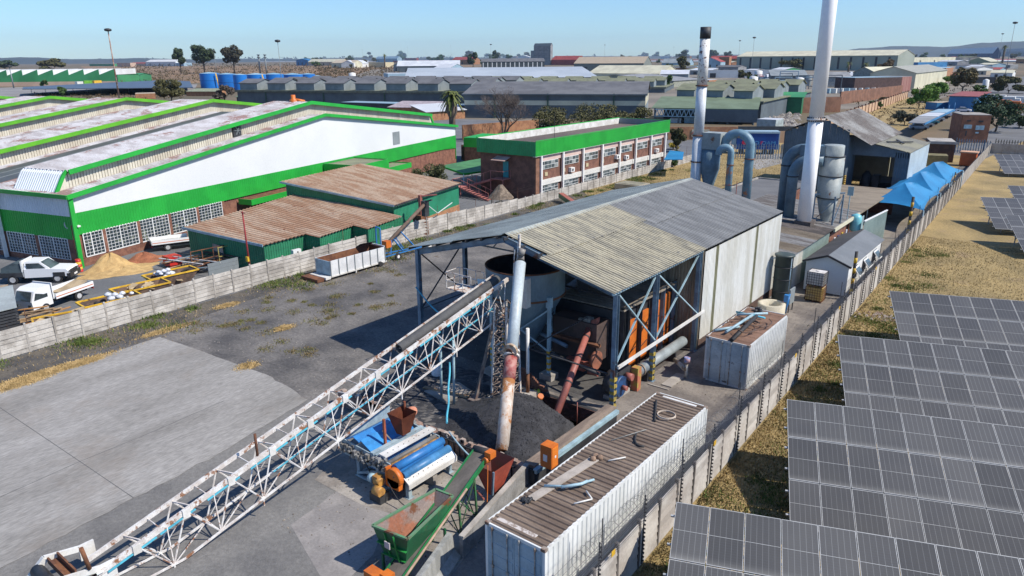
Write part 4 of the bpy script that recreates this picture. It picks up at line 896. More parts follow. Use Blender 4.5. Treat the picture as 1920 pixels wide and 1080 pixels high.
pts = [(-11.9 + .38*cos(a/3),25.6 + .38*sin(a/3), Z + .04 + .002*a) for a in range(40)]; onroof('coiled_hose', pts, .022, M('coil_tan', (.6,.5,.4)), 'coil of tan hose on the far end of the long container roof', 'hose coil')
b = MB()
for x, y in ((-12.5,20.7),(-12.35,20.95),(-12.55,20.95)): b.lathe((x, y, Z), [(.0,0),(.14,.02),(.12,.14),(.03,.17)], 8)
solo('clods', b, M('clod_brown', (.33,.22,.15),(.2,.13,.09),6,.95), 'small clods of brown mortar on the long container roof', 'rubble')
b = MB()
for a in range(7): b.tube((-12.95 + random.uniform(-.15,.15),17.0 + random.uniform(-.2,.2), Z),(-12.9 + random.uniform(-.15,.2),17.1 + random.uniform(-.2,.2), Z + .12),.05, n=7)
solo('shackle_heap', b, m_dark, 'small heap of dark fittings at the near end of the roof board', 'fittings')
lab2 = ['thick black pipe hanging over the front edge of the short container roof', 'pale blue pipe lying crosswise on the short container roof', 'turquoise pipe pointing at the near edge of the short container roof', 'long pale blue pipe angled over the dumped hoses', 'dark blue-green pipe at the back of the short container roof']
for i, (p, q, r, m) in enumerate((((-12.95,35.3, Z + .12),(-13.1,39.3, Z + .3),.11, m_black),((-14.3,36.2, Z + .1),(-13.4,37.6, Z + .12),.08, m_lblue),((-13.6,36.1, Z + .2),(-13.3,39.2, Z + .35),.08, m_lblue),((-14.1,38.9, Z + .3),(-12.7,40.0, Z + .36),.07, m_lblue),((-14.4,39.6, Z + .2),(-12.6,39.3, Z + .3),.06, m_cyan))):
    onroof('dumped_pipe', [p, q], r, m, lab2[i], 'pipe', 10)
b = MB()
for k in range(9):
    a0 = random.uniform(0,6); x, y = -13.0 + random.uniform(-.7,.6),38.3 + random.uniform(-1.2,1.4)
    b.path([(x + .55*cos(a0 + t * .3), y + .8*sin(a0 + t * .3), Z + .06 + .1*random.random() + .02*k) for t in range(9)], .028,5)
solo('hose_tangle', b, M('hose_brown', (.16,.10,.07),(.09,.06,.05),3,.7), 'tangle of brown hoses on the short container roof', 'hoses')['kind'] = 'stuff'
b = MB()
for k in range(7): x, y = -13.6 + random.uniform(-.5,.5),40.9 + random.uniform(-.4,.4); b.tube((x, y, Z + .1),(x + .2, y + .1, Z + .16), random.uniform(.07,.15), n=10)
solo('pump_parts', b, m_dark, 'pile of dark pump parts at the back of the short container roof', 'machine parts')
# ---------------------------------------------------------------- solar arrays
def pv_material():
    m = bpy.data.materials.new('pv_glass'); m.use_nodes = True; nt = m.node_tree; N = nt.nodes; L = nt.links; b = N['Principled BSDF']
    tc = N.new('ShaderNodeTexCoord'); sp = N.new('ShaderNodeSeparateXYZ'); L.new(tc.outputs['Object'], sp.inputs[0])
    def line(out, scale, wd, off=0.0):
        a = N.new('ShaderNodeMath'); a.operation = 'MULTIPLY_ADD'; a.inputs[1].default_value = scale; a.inputs[2].default_value = off; L.new(out, a.inputs[0])
        f = N.new('ShaderNodeMath'); f.operation = 'FRACT'; L.new(a.outputs[0], f.inputs[0])
        c = N.new('ShaderNodeMath'); c.operation = 'COMPARE'; c.inputs[1].default_value = .5; c.inputs[2].default_value = wd; L.new(f.outputs[0], c.inputs[0]); return c.outputs[0]
    v = line(sp.outputs['X'], 1 / .183,.045,.5); h = line(sp.outputs['Y'], 1 / .0945,.06,.5)
    nz = N.new('ShaderNodeTexNoise'); nz.inputs['Scale'].default_value = .7; L.new(N.new('ShaderNodeNewGeometry').outputs['Position'], nz.inputs['Vector'])
    mx = N.new('ShaderNodeMix'); mx.data_type = 'RGBA'; L.new(nz.outputs['Fac'], mx.inputs[0]); mx.inputs[6].default_value = (.075,.074,.074,1); mx.inputs[7].default_value = (.112,.108,.10,1)
    m1 = N.new('ShaderNodeMix'); m1.data_type = 'RGBA'; L.new(h, m1.inputs[0]); L.new(mx.outputs[2], m1.inputs[6]); m1.inputs[7].default_value = (.10,.10,.105,1)
    m2 = N.new('ShaderNodeMix'); m2.data_type = 'RGBA'; L.new(v, m2.inputs[0]); L.new(m1.outputs[2], m2.inputs[6]); m2.inputs[7].default_value = (.165,.165,.16,1)
    # dust gathered along the low edge of each panel
    r = N.new('ShaderNodeMapRange'); r.inputs[1].default_value = -.75; r.inputs[2].default_value = -1.12; L.new(sp.outputs['Y'], r.inputs[0])
    pw = N.new('ShaderNodeMath'); pw.operation = 'POWER'; pw.inputs[1].default_value = 2; L.new(r.outputs[0], pw.inputs[0])
    ms = N.new('ShaderNodeMath'); ms.operation = 'MULTIPLY'; ms.inputs[1].default_value = .45; L.new(pw.outputs[0], ms.inputs[0])
    m3 = N.new('ShaderNodeMix'); m3.data_type = 'RGBA'; L.new(ms.outputs[0], m3.inputs[0]); L.new(m2.outputs[2], m3.inputs[6]); m3.inputs[7].default_value = (.34,.33,.30,1)
    oi = N.new('ShaderNodeObjectInfo'); g = N.new('ShaderNodeMapRange'); g.inputs[3].default_value = .82; g.inputs[4].default_value = 1.2; L.new(oi.outputs['Random'], g.inputs[0]); vm = N.new('ShaderNodeVectorMath'); vm.operation = 'SCALE'; L.new(m3.outputs[2], vm.inputs[0]); L.new(g.outputs[0], vm.inputs[3]); L.new(vm.outputs[0], b.inputs['Base Color']); b.inputs['Roughness'].default_value = .32; b.inputs['Specular IOR Level'].default_value = .35
    return m
m_pv = pv_material(); m_alu = M('panel_frame_aluminium', (.42,.42,.41),(.36,.36,.35),1,.45)
PW_, PH_ = 1.12,2.24
b = MB(); w, h = PW_/2 - .012, PH_/2 - .014
b.cur = 1
for (x0, x1, y0, y1) in ((-w, w, h - .026, h),(-w, w, -h, -h + .026),(-w, -w + .02,-h + .026, h - .026),(w - .02, w, -h + .026, h - .026),(-w + .02, w - .02,-.008,.008)):
    b.box(x0, x1, y0, y1,-.035,.006)
b.cur = 0; b.add([(-w, -h, 0),(w, -h, 0),(w, h, 0),(-w, h, 0)], [(0,1,2,3)]); b.cur = 1; b.add([(-w, -h, -.03),(w, -h, -.03),(w, h, -.03),(-w, h, -.03)], [(3,2,1,0)])
pv_me = b.mesh('solar_panel', [m_pv, m_alu])
RD = V3((.934,.358,0)).normalized(); UPH = V3((-.358,.934,0)).normalized()
TILT = math.atan2(2.05,6.35); UP = (UPH*cos(TILT) + V3((0,0, sin(TILT)))).normalized(); NR = RD.cross(UP).normalized()
ROT = Matrix((RD, UP, NR)).transposed().to_euler()
def array(tl, cols, rows=3, label='', grp='solar arrays in the grass field'):
    tl = V3(tl); c0 = tl - UPH*3.2; c0.z = 0
    t = thing('solar_array', c0, label, 'solar array', grp)
    for r in range(rows):
        for c in range(cols):
            inst('solar_panel', pv_me, t, tl + RD*((c + .5)*PW_) - UP*((r + .5)*(PH_ + .012)) + NR*random.uniform(-.004,.004), ROT)
    b = MB()
    for r in range(rows):
        for f in (.25,.75):
            a = tl - UP*((r + f)*PH_) - NR * .08; b.beam(a + RD * .0 - RD * .12, a + RD*(cols*PW_ + .1),.06,.07, NR)
    part('purlin', b, M('galvanised', (.42,.43,.44), rough=.5), t, kind='stuff')
    b = MB(); x = .9
    while x < cols*PW_:
        for f, in ((.18,),(.82,)):
            a = tl + RD*x - UP*(f*rows*PH_) - NR * .14; b.beam(a, V3((a.x, a.y, -.05)),.10)
        a = tl + RD*x - UP*(.05*rows*PH_) - NR * .16; c = tl + RD*x - UP*(.95*rows*PH_) - NR * .16; b.beam(a, c, .07,.09, NR)
        b.beam(tl + RD*x - UP*(.35*rows*PH_) - NR * .16,(tl + RD*x - UP*(.18*rows*PH_)).xy.to_3d() + V3((0,0,.5)),.05)
        x += 3.1
    part('post', b, M('galvanised', (.42,.43,.44), rough=.5), t, kind='stuff')
    return t
z = 2.9
array(G(1268,940,2.75),12,3, 'nearest solar array, its corner beside the wall bottom right of the picture')
array(G(1475,748, z),11,3, 'solar array behind the nearest one, its top row level with the long container end')
array(G(1570,627, z),10,3, 'solar array level with the short container, third from the camera')
array(G(1667,545, z),9,3, 'solar array with rubble lying at its corner, fourth from the camera')
array(G(1884,402,2.7),9,3, 'solar array in front of the pair in the middle of the dry field')
array(G(1838,369,2.7),9,3, 'solar array whose long shadow points at the canopies, behind the fifth')
array(G(1889,347.5,2.7),9,3, 'small looking solar array peeking from behind two others')
array(G(1863,288.5,2.6),10,3, 'farthest solar array near the cream wall at the field end')
# rubble by the array corner
b = MB(); c = G(1652,595)
for k in range(70):
    p = c + V3((random.gauss(0,.55), random.gauss(0,.5),0)); s = random.uniform(.04,.13); b.add([p + V3((-s, -s, 0)), p + V3((s, -s * .6,0)), p + V3((s * .7, s, 0)), p + V3((-s * .6, s, 0)), p + V3((0,0, s*1.2))], [(0,1,4),(1,2,4),(2,3,4),(3,0,4)])
o = solo('rubble_pile', b, M('rubble_white', (.45,.40,.36),(.25,.16,.11),3,.95, fine=.4), 'scattered pale rubble in the grass at a solar array corner', 'rubble'); o['kind'] = 'stuff'
# grass: blades thickly in the near field, tufts and green weeds beyond
def grass(name, n, fx, h0, h1, mat, label, w=.02):
    vs = []; fs = []
    for k in range(n):
        p = fx(); 
        if p is None: continue
        a = random.uniform(0,6.28); h = random.uniform(h0, h1); ww = w*random.uniform(.6,1.5); dx, dy = cos(a)*ww, sin(a)*ww; lx, ly = random.gauss(0, h * .5), random.gauss(0, h * .5)
        i = len(vs); vs += [(p[0] - dx, p[1] - dy, -.01),(p[0] + dx, p[1] + dy, -.01),(p[0] + lx, p[1] + ly, h)]; fs.append((i, i + 1, i + 2))
    me = bpy.data.meshes.new(name); me.from_pydata(vs, [], fs); me.materials.append(mat); me.update(); o = link(bpy.data.objects.new(name, me)); props(o, label, None, None, 'stuff'); return o
def f1():
    y = random.uniform(14,80) if random.random() < .6 else random.uniform(14,45); x = WX(y) + .15 + random.random() ** 1.4*(6 if y < 55 else 12); return (x, y)
m_gd = M('dry_grass', (.42,.31,.145),(.21,.16,.07),.7,.95, fine=.3)
m_gg = M('green_grass', (.13,.17,.035),(.07,.11,.02),.7,.95, fine=.3)
grass('grass', 60000, f1,.04,.13, m_gd, 'dry yellow grass between the precast wall and the solar arrays', .025)
cl = [(WX(y) + random.uniform(.2,3.5), y, random.uniform(.2,.8)) for y in [random.uniform(18,75) for _ in range(90)]]
def f2(): c = random.choice(cl); return (c[0] + random.gauss(0, c[2]), c[1] + random.gauss(0, c[2]))
grass('grass', 16000, f2,.04,.14, m_gg, 'green grass patches along the foot of the solar side wall', .03)
cl2 = [(WLX(y) + random.uniform(.3,1.6) + (random.random() ** 3)*4, y, random.uniform(.15,.7)) for y in [random.uniform(8,110) for _ in range(70)]]
def f3():
    c = random.choice(cl2); return (max(WLX(c[1]) + .12, c[0] + random.gauss(0, c[2])), c[1] + random.gauss(0, c[2]))
grass('weeds', 15000, f3,.05,.28, m_gg, 'green weeds along the foot of the factory side wall', .035)
def f4():
    c = random.choice(cl2); return (max(WLX(c[1]) + .12, c[0] + random.gauss(.6,1.1)), c[1] + random.gauss(0,1.6))
grass('weeds', 13000, f4,.03,.16, M('straw', (.36,.27,.14),(.22,.16,.08),.7,.95, fine=.3), 'dry weeds scattered beside the factory side wall', .03)
cl3 = [(G(px, py), r, r2) for px, py, r, r2 in ((90,698,3.0,.45),(310,620,1.3,.35),(425,573,.8,.35),(533,615,.6,.35),(463,687,.55,.4),(40,720,1.4,.4),(150,683,1.2,.3))]
def f5():
    c, r, r2 = random.choices(cl3, [6,2,1.5,1,1,3,2])[0]; d = V3((.05,1,0)).normalized(); t = random.gauss(0, r * .5); s = random.gauss(0, r2 * .55); return (c.x + s, c.y + t)
grass('straw_heap', 42000, f5,.03,.10, M('cut_straw', (.58,.42,.20),(.40,.28,.12),1.5,.95, fine=.3), 'raked heaps of yellow straw beside the concrete slab', .035)
cl4 = [(G(px + random.uniform(-30,30), py + random.uniform(-18,18)), random.uniform(.1,.4)) for px, py in [(590,560),(560,590),(520,560),(450,600),(640,540),(690,560),(480,590),(600,600),(640,590),(500,640),(560,650),(420,610),(380,620),(700,520),(740,500),(720,560)] for _ in range(3)]
def f6(): c, r = random.choice(cl4); return (c.x + random.gauss(0, r), c.y + random.gauss(0, r))
grass('weeds', 9000, f6,.03,.12, M('dull_weed', (.16,.16,.06),(.2,.15,.07),1.5,.95, fine=.3), 'small weeds dotted over the coal stained yard', .03)
def f7():
    x, y = random.uniform(-52,-22), random.uniform(66,150)
    if x < WLX(y) + .3 or (x > -34.5 and y < 92): return None
    return (x, y)
grass('grass', 26000, f7,.06,.2, m_gd, 'dry grass on the open lot behind the shed', .04)
# stones and litter on the yard
b = MB()
for k in range(1500):
    p = G(random.uniform(330,900), random.uniform(500,740)); s = random.uniform(.012,.05)
    if p.x < WLX(p.y) + .5: continue
    b.add([p + V3((-s, 0,.004)), p + V3((0,-s, .004)), p + V3((s, 0,.004)), p + V3((0, s, .004)), p + V3((0,0, s))], [(0,1,4),(1,2,4),(2,3,4),(3,0,4)])
struct('gravel', b, M('yard_gravel', (.12,.115,.11),(.3,.27,.24),3,.95), 'stuff', 'loose stones and coal scattered over the yard')
# ---------------------------------------------------------------- generic building kit
class Frame:
    def __init__(s, O, U):
        s.O = V3((O[0], O[1], 0)); s.U = V3((U[0], U[1], 0)).normalized(); s.V = V3((-s.U.y, s.U.x, 0))
        if s.V.dot(s.O) < 0: s.V = -s.V            # V points away from the camera
    def p(s, u, v, z=0): q = s.O + s.U*u + s.V*v; return V3((q.x, q.y, z))
    def box(s, b, u0, u1, v0, v1, z0, z1):
        q = [s.p(u0, v0), s.p(u1, v0), s.p(u1, v1), s.p(u0, v1)]
        if s.U.cross(s.V).z < 0: q.reverse()
        return b.hexa([V3((p.x, p.y, z0)) for p in q], [V3((p.x, p.y, z1)) for p in q])
def quad(b, *p):
    b.add(p, [tuple(range(len(p)))]); return b
def bld(name, label, cat, A, B, h, depth, roof='gable', rise=1.5, wall=None, rf=None, ridge='u', band=None, wins=(), doors=(), grp=None, trim=None, over=.4, corr=0, nostruct=False, rows=0):
    """a shed-like building: A, B ground corners of its front face; roof gable/mono/flat/saw; ridge along u (front) or v (depth)"""
    A = V3(A); B = V3(B); F = Frame(A, B - A); L = (B - A).length; t = thing(name, F.p(L/2, depth/2,0), label, cat, grp)
    wall = wall or m_greyw; rf = rf or m_groof
    def wallpoly(pts, nm='wall', mat=None):
        b = MB(); quad(b, *pts); n = (V3(pts[1]) - V3(pts[0])).cross(V3(pts[2]) - V3(pts[0])).normalized() * .08
        b.prism([V3(p) - n for p in pts], n * .98); b.v = b.v[4:] if False else b.v
        b2 = MB(); b2.prism([V3(p) for p in pts], -n); return part(nm, b2, mat or wall, t)
    if roof == 'gable' and ridge == 'u':
        m = depth/2; s = rise/m; o = over
        wallpoly([F.p(0,0,0), F.p(L, 0,0), F.p(L, 0, h), F.p(0,0, h)]); wallpoly([F.p(0, depth, 0), F.p(L, depth, 0), F.p(L, depth, h), F.p(0, depth, h)])
        for u in (0, L): wallpoly([F.p(u, .09,0), F.p(u, depth - .09,0), F.p(u, depth - .09, h), F.p(u, m, h + rise), F.p(u, .09, h)], 'gable_wall')
        for sg in (0,1):
            a, c = (-o, m) if sg == 0 else (depth + o, m); b = MB(); zl = h - s*o
            if corr: b.sheet(F.p(-o, a, zl + .06), F.p(L + o, a, zl + .06) - F.p(-o, a, zl + .06), F.p(-o, c, h + rise + .06) - F.p(-o, a, zl + .06), corr, .04, 't', (0,0,1))
            else: b.prism([F.p(-o, a, zl + .02), F.p(L + o, a, zl + .02), F.p(L + o, c, h + rise + .02), F.p(-o, c, h + rise + .02)], (0,0,.12))
            part('roof', b, rf, t)
    elif roof == 'gable':
        m = L/2; s = rise/m; o = over
        for v in (0, depth): wallpoly([F.p(0, v, 0), F.p(L, v, 0), F.p(L, v, h), F.p(m, v, h + rise), F.p(0, v, h)], 'gable_wall')
        for u in (0, L): wallpoly([F.p(u, .09,0), F.p(u, depth - .09,0), F.p(u, depth - .09, h), F.p(u, .09, h)])
        for sg in (0,1):
            a, c = (-o, m) if sg == 0 else (L + o, m); b = MB(); zl = h - s*o
            if corr: b.sheet(F.p(a, -o, zl + .06), F.p(a, depth + o, zl + .06) - F.p(a, -o, zl + .06), F.p(c, -o, h + rise + .06) - F.p(a, -o, zl + .06), corr, .04, 't', (0,0,1))
            else: b.prism([F.p(a, -o, zl + .02), F.p(a, depth + o, zl + .02), F.p(c, depth + o, h + rise + .02), F.p(c, -o, h + rise + .02)], (0,0,.12))
            part('roof', b, rf, t)
    else:
        hb = h + (rise if roof == 'mono' else 0); o = over if roof == 'mono' else 0
        wallpoly([F.p(0,0,0), F.p(L, 0,0), F.p(L, 0, h), F.p(0,0, h)]); wallpoly([F.p(0, depth, 0), F.p(L, depth, 0), F.p(L, depth, hb), F.p(0, depth, hb)])
        for u in (0, L): wallpoly([F.p(u, .09,0), F.p(u, depth - .09,0), F.p(u, depth - .09, hb), F.p(u, .09, h)])
        b = MB(); s = (hb - h)/depth
        if corr: b.sheet(F.p(-o, -o, h - s*o + .05), F.p(L + o, -o, h - s*o + .05) - F.p(-o, -o, h - s*o + .05), F.p(-o, depth + o, hb + s*o + .05) - F.p(-o, -o, h - s*o + .05), corr, .04, 't', (0,0,1))
        else: b.prism([F.p(-o, -o, h - s*o + .01), F.p(L + o, -o, h - s*o + .01), F.p(L + o, depth + o, hb + s*o + .01), F.p(-o, depth + o, hb + s*o + .01)], (0,0,.12))
        part('roof', b, rf, t)
    if band: # (z0, z1, material) proud of the front wall and the two ends
        for z0, z1, mt in (band if isinstance(band, list) else [band]):
            b = MB(); F.box(b, -.06, L + .06,-.06,-.003, z0, z1); part('band', b, mt, t)
            for u0, u1 in ((-.06,-.003),(L + .003, L + .06)): b = MB(); F.box(b, u0, u1,0, depth, z0, min(z1, h)); part('band', b, mt, t)
    if trim:
        b = MB(); F.box(b, -over - .05, L + over + .05,-over - .1,-over - .02, h - .28, h + .1); part('fascia', b, trim, t)
    for wn_ in wins:   # (u0, u1, z0, z1) in metres on the front face, or 'e',v0,v1,z0,z1 on the right end
        f = 'f'
        if wn_[0] in ('l', 'r'): f = wn_[0]; wn_ = wn_[1:]
        b = MB(); g = MB(); a0, a1, z0, z1 = wn_
        if f == 'f': F.box(b, a0, a1,-.05,-.004, z0, z1); F.box(g, a0 + .08, a1 - .08,-.07,-.052, z0 + .08, z1 - .08)
        elif f == 'r': F.box(b, L + .004, L + .05, a0, a1, z0, z1); F.box(g, L + .052, L + .07, a0 + .08, a1 - .08, z0 + .08, z1 - .08)
        else: F.box(b, -.05,-.004, a0, a1, z0, z1); F.box(g, -.07,-.052, a0 + .08, a1 - .08, z0 + .08, z1 - .08)
        w = part('window', b, m_white, t); part('pane', g, m_glass, w)
    for a0, a1, z1, mt in doors:
        b = MB(); F.box(b, a0, a1,-.05,-.004,.02, z1); part('door', b, mt, t)
    t['_'] = 0; del t['_']
    return t, F, L
# ---------------------------------------------------------------- works buildings behind the shed
t = thing('low_works_building', (-20,63,0), 'low works building with patched grey roofs behind the shed, chimney standing in it', 'building')
m_patch = M('patched_roof', (.30,.29,.275),(.17,.15,.135),.55,.85, fine=.28, st=(.5,3,1), rust=.3, rc=(.22,.14,.10), rsc=.5)
m_tan = M('tan_roof', (.25,.205,.15),(.18,.145,.105),.5,.9, fine=.2, st=(.6,2,1))
for i, (y0, y1, mt) in enumerate(((52.6,54.6, m_patch),(54.62,56.6, m_tan),(56.62,59.4, m_patch),(59.42,61.4, m_tan),(61.42,64.3, M('sooty_tan', (.18,.15,.13),(.10,.085,.075),.8,.9)),(64.32,73.4, m_patch))):
    b = MB(); n = round((y1 - y0) / .2); b.sheet((-15.55, y0,3.0 + .015*(i % 2)),(0, y1 - y0,0),(-9,0,.75),.2,.035, 't', (0,0,1)); part('roof_sheet', b, mt, t)
b = MB(); b.box(-22.5,-15.7,73.5,89.5,2.7,2.85); part('roof_sheet', b, m_tan, t)
b = MB(); b.box(-30.5,-24.6,52.7,87,2.9,3.05); part('roof_sheet', b, m_road, t)
b = MB(); b.box(-30.6,-30.4,52.7,87.1,2.9,3.2); b.box(-30.6,-24.5,86.9,87.1,2.9,3.2); part('parapet', b, m_conc, t)
for y0, y1, mt in ((52.5,53.9, m_wclad),(53.92,54.5, M('olive_skylight', (.2,.2,.12))),(54.52,57.0, m_wclad),(57.02,64.2, M('pale_green_cladding', (.30,.38,.35),(.24,.31,.29),.5,.6))):
    b = MB(); b.sheet((-15.9, y0,0),(0, y1 - y0,0),(0,0,2.95),.2,.03, 't', (1,0,0)); b.f = [f[::-1] for f in b.f]; part('wall_sheet', b, mt, t)
b = MB(); b.box(-16.2,-16.0,64.3,73.2,0,2.4); part('brick_wall', b, m_brick, t)
b = MB(); b.box(-15.66,-15.5,64.4,72.8,2.75,3.05); part('fascia', b, m_cream, t)
b = MB(); b.box(-24.4,-24.3,74,87,0,2.9); b.box(-22.4,-15.8,89.3,89.4,0,2.7); b.box(-22.4,-15.8,73.6,73.7,0,2.7); part('wall', b, m_brick, t)
b = MB(); b.box(-15.85,-15.8,74.0,76,0,2.2); part('green_door', b, m_lblue, t)
b = MB(); b.add([(-13.9,77.9,0),(-13.0,74.3,0),(-13.0,74.3,2.6),(-13.9,77.9,2.6)], [(0,1,2,3)])
gp = thing('sheet_screen', (-13.6,74,0), 'pale green sheet metal screen wall beside the cyan tank', 'screen')
b = MB(); b.sheet((-14.6,70.6,0),(.6,6.2,0),(0,0,2.7),.2,.03, 't', (1,0,0)); b.f = [f[::-1] for f in b.f]; part('sheeting', b, M('pale_green_cladding', (.30,.38,.35),(.24,.31,.29),.5,.6), gp)
b = MB(); b.beam((-14.6,70.6,2.72),(-14.0,76.8,2.8),.15,.1); part('top_rail', b, m_white, gp)
# things hanging in the open bay
for k, (y, c, nm) in enumerate(((65.2,(.7,.7,.72), 'white cloth hanging in the open brick bay'),(66.3,(.05,.08,.3), 'navy overalls hanging in the open brick bay'),(67.6,(.7,.5,.05), 'yellow jacket hanging in the open brick bay'),(69,(.65,.65,.7), 'pale sack hanging near the cyan tank'))):
    b = MB(); b.prism([(-15.75, y - .25,1.0),(-15.75, y + .25,1.1),(-15.7, y + .18,2.1),(-15.7, y - .2,2.1)], (.08,0,0)); solo('hanging_cloth', b, M('cloth%d' % k, c), nm, 'clothing')
ct = thing('pressure_tank', (-15.5,70.6,0), 'small cyan pressure tank on a stand at the roof corner', 'tank')
b = MB(); b.lathe((-15.4,70.9,0), [(.05,1.55),(.4,1.7),(.5,1.9),(.5,2.9),(.4,3.15),(.08,3.28)], 18); part('vessel', b, M('cyan_tank', (.20,.55,.60),(.17,.47,.52),1,.4), ct)
for dx, dy in ((-.35,-.3),(.3,-.3),(.3,.35),(-.35,.35)): b = MB(); b.tube((-15.4 + dx, 70.9 + dy, 0),(-15.4 + dx, 70.9 + dy, 1.8),.04, n=6); part('leg', b, m_lblue, ct)
# white chimneys
ch = thing('chimney', (-18.05,64,0), 'tall clean white chimney leaving the top of the picture beside the grey cyclone', 'chimney', 'white steel chimneys')
b = MB(); b.tube((-18.05,64,2.9),(-18.05,64,12.1),.60,.60,28); b.tube((-18.05,64,12.2),(-18.05,64,27),.58,.56,28); part('shaft', b, M('chimney_white', (.88,.88,.88),(.82,.82,.83),.6,.4, rust=.06, rsc=1.2, fine=.04), ch)
b = MB(); b.tube((-18.05,64,12.05),(-18.05,64,12.22),.72, n=28); part('flange', b, m_rustw, ch)
b = MB()
for k in range(24): a = 2*pi*k/24; x, y = -18.05 + .68*cos(a),64 + .68*sin(a); b.box(x - .03, x + .03, y - .03, y + .03,11.95,12.32)
part('bolt', b, m_dark, ch, kind='stuff')
b = MB(); b.box(-18.7,-17.3,63.3,64.8,2.9,3.55); part('base', b, M('base_soot', (.12,.1,.09)), ch)
x2, y2 = -31.9,72.0
ch2 = thing('chimney', (x2, y2,0), 'black topped white chimney with peeling spotted paint behind the shed roof', 'chimney', 'white steel chimneys')
b = MB(); b.tube((x2, y2,0),(x2, y2,9.3),.55,.55,26); b.tube((x2, y2,9.4),(x2, y2,14.3),.53,.52,26); part('shaft', b, M('chimney2_white', (.62,.65,.68),(.52,.55,.58),.5,.45, rust=.05), ch2)
b = MB(); b.tube((x2, y2,14.4),(x2, y2,18.9),.52,.5,26); part('peeling_shaft', b, M('peeling_white_paint', (.78,.77,.74),(.70,.69,.66),1,.6, rust=.42, rc=(.16,.08,.06), rsc=2.8), ch2)
b = MB(); b.tube((x2, y2,18.9),(x2, y2,20.0),.54,.54,26); part('black_top', b, m_dark, ch2)
for z in (9.3,14.3,6.6): b = MB(); b.tube((x2, y2, z),(x2, y2, z + .12),.64, n=26); part('flange', b, m_rust, ch2)
# cyclones with arched ducts
m_cyc = M('cyclone_grey', (.33,.36,.35),(.24,.27,.27),.8,.55, fine=.12, rust=.3, rsc=.7)
m_duct = M('duct_blue_grey', (.13,.20,.25),(.09,.14,.18),.9,.5, fine=.1, rust=.2)
m_duct2 = M('duct_pale_blue', (.17,.28,.35),(.12,.21,.27),.9,.5, fine=.12, rust=.45, rc=(.40,.18,.10), rsc=.6)
def arch(name, c0, c1, ztop, r, mat, par, z0=3.0, z1=None):
    c0 = V3((c0[0], c0[1], 0)); c1 = V3((c1[0], c1[1], 0)); R_ = (c1 - c0).length/2; pts = [V3((c0.x, c0.y, z0)), V3((c0.x, c0.y, (z0 + ztop - R_)/2)), V3((c0.x, c0.y, ztop - R_))]
    for k in range(1,12): a = pi*k/12; q = c0.lerp(c1,(1 - cos(a))/2); pts.append(V3((q.x, q.y, ztop - R_ + R_*sin(a))))
    pts.append(V3((c1.x, c1.y, z1 if z1 is not None else ztop - R_)))
    b = MB(); b.path(pts, r, 18); part(name, b, mat, par)
cy = thing('cyclone', (-17.0,66.4,0), 'big grey cyclone separator with two dark arched ducts beside the tall chimney', 'cyclone')
cx, cyy = -17.0,66.6
for nm, pr in (('cap', [(.86,8.9),(.86,9.8),(.8,9.84),(.01,9.9)]),('upper_drum', [(.98,7.2),(.98,8.85)]),('lower_drum', [(.95,5.3),(.98,7.15)]),('cone', [(.3,3.0),(.62,4.0),(.9,5.25)])):
    b = MB(); b.lathe((cx, cyy, 0), pr, 28); part(nm, b, m_cyc, cy)
for z in (5.27,7.17,8.87): b = MB(); b.tube((cx, cyy, z),(cx, cyy, z + .07),1.03, n=28); part('seam', b, m_dark, cy)
b = MB(); b.box(cx - 2.6, cx - .5, cyy - .75, cyy + .45,8.8,9.75); part('inlet_box', b, m_duct, cy)
for i, (px, py) in enumerate(((-20.7,66.2),(-19.85,65.4))):
    b = MB(); zt = 9.3 if i == 0 else 8.5
    pts = [V3((px, py, 2.8)), V3((px, py, zt - 1.4))] + [V3((px + 1.3*(1 - cos(a*pi/16)), py + .3*(a/8), zt - 1.3 + 1.3*sin(a*pi/16))) for a in range(1,9)] + [V3((px + 2.4, py + .3, zt))]
    b.path(pts, .50 if i == 0 else .46,18); part('duct', b, m_duct, cy)
    b = MB(); b.tube((px, py, zt - 1.5),(px, py, zt - 1.4),.56, n=18); part('flange', b, m_dark, cy)
for dx, dy in ((.9,-1.1),(1.2,.3),(-.8,-1.1)):
    b = MB(); b.beam((cx + dx, cyy + dy, 2.9),(cx + dx, cyy + dy, 5.6),.13); part('leg', b, m_bluesteel, cy)
b = MB(); b.beam((cx - .9, cyy - 1.1,5.6),(cx + 1.3, cyy + .3,5.75),.12); b.beam((cx + .9, cyy - 1.1,3.2),(cx + 1.2, cyy + .3,5.4),.07); b.beam((cx - .8, cyy - 1.1,3.2),(cx + .9, cyy - 1.1,5.2),.07); part('brace', b, m_bluesteel, cy)
b = MB(); b.box(cx + 1.0, cx + 1.5, cyy + 2.4, cyy + 2.45,5.2,6.0); b.beam((cx + 1.25, cyy + 2.4,3),(cx + 1.25, cyy + 2.4,5.3),.07); part('sign_panel', b, m_lblue, cy)
c2y = thing('cyclone', (-30.4,72.5,0), 'blue-grey cyclone with rust stained arched ducts behind the black topped chimney', 'cyclone')
b = MB(); b.box(-31.4,-29.4,71.8,73.4,8.0,9.7); part('head_box', b, m_cyc, c2y)
b = MB(); b.lathe((-30.6,72.5,0), [(.35,3.5),(1.0,6.0),(1.0,7.95)], 24); part('body', b, m_duct, c2y)
b = MB(); b.lathe((-30.6,72.5,0), [(.8,0),(.8,3.5)], 20); part('lower_body', b, m_duct, c2y)
arch('duct', (-29.3,72.6),(-26.6,72.9),9.7,.46, m_duct2, c2y, 8.6,2.0)
arch('duct', (-29.3,71.4),(-28.1,71.7),8.4,.34, m_duct2, c2y, 7.6,2.0)
for x, z in ((-26.6,7.2),(-28.1,6.6)): b = MB(); b.tube((x, 72.9 if x > -27 else 71.7, z),(x, 72.9 if x > -27 else 71.7, z + .08),.53 if x > -27 else .4, n=18); part('flange', b, m_rust, c2y)
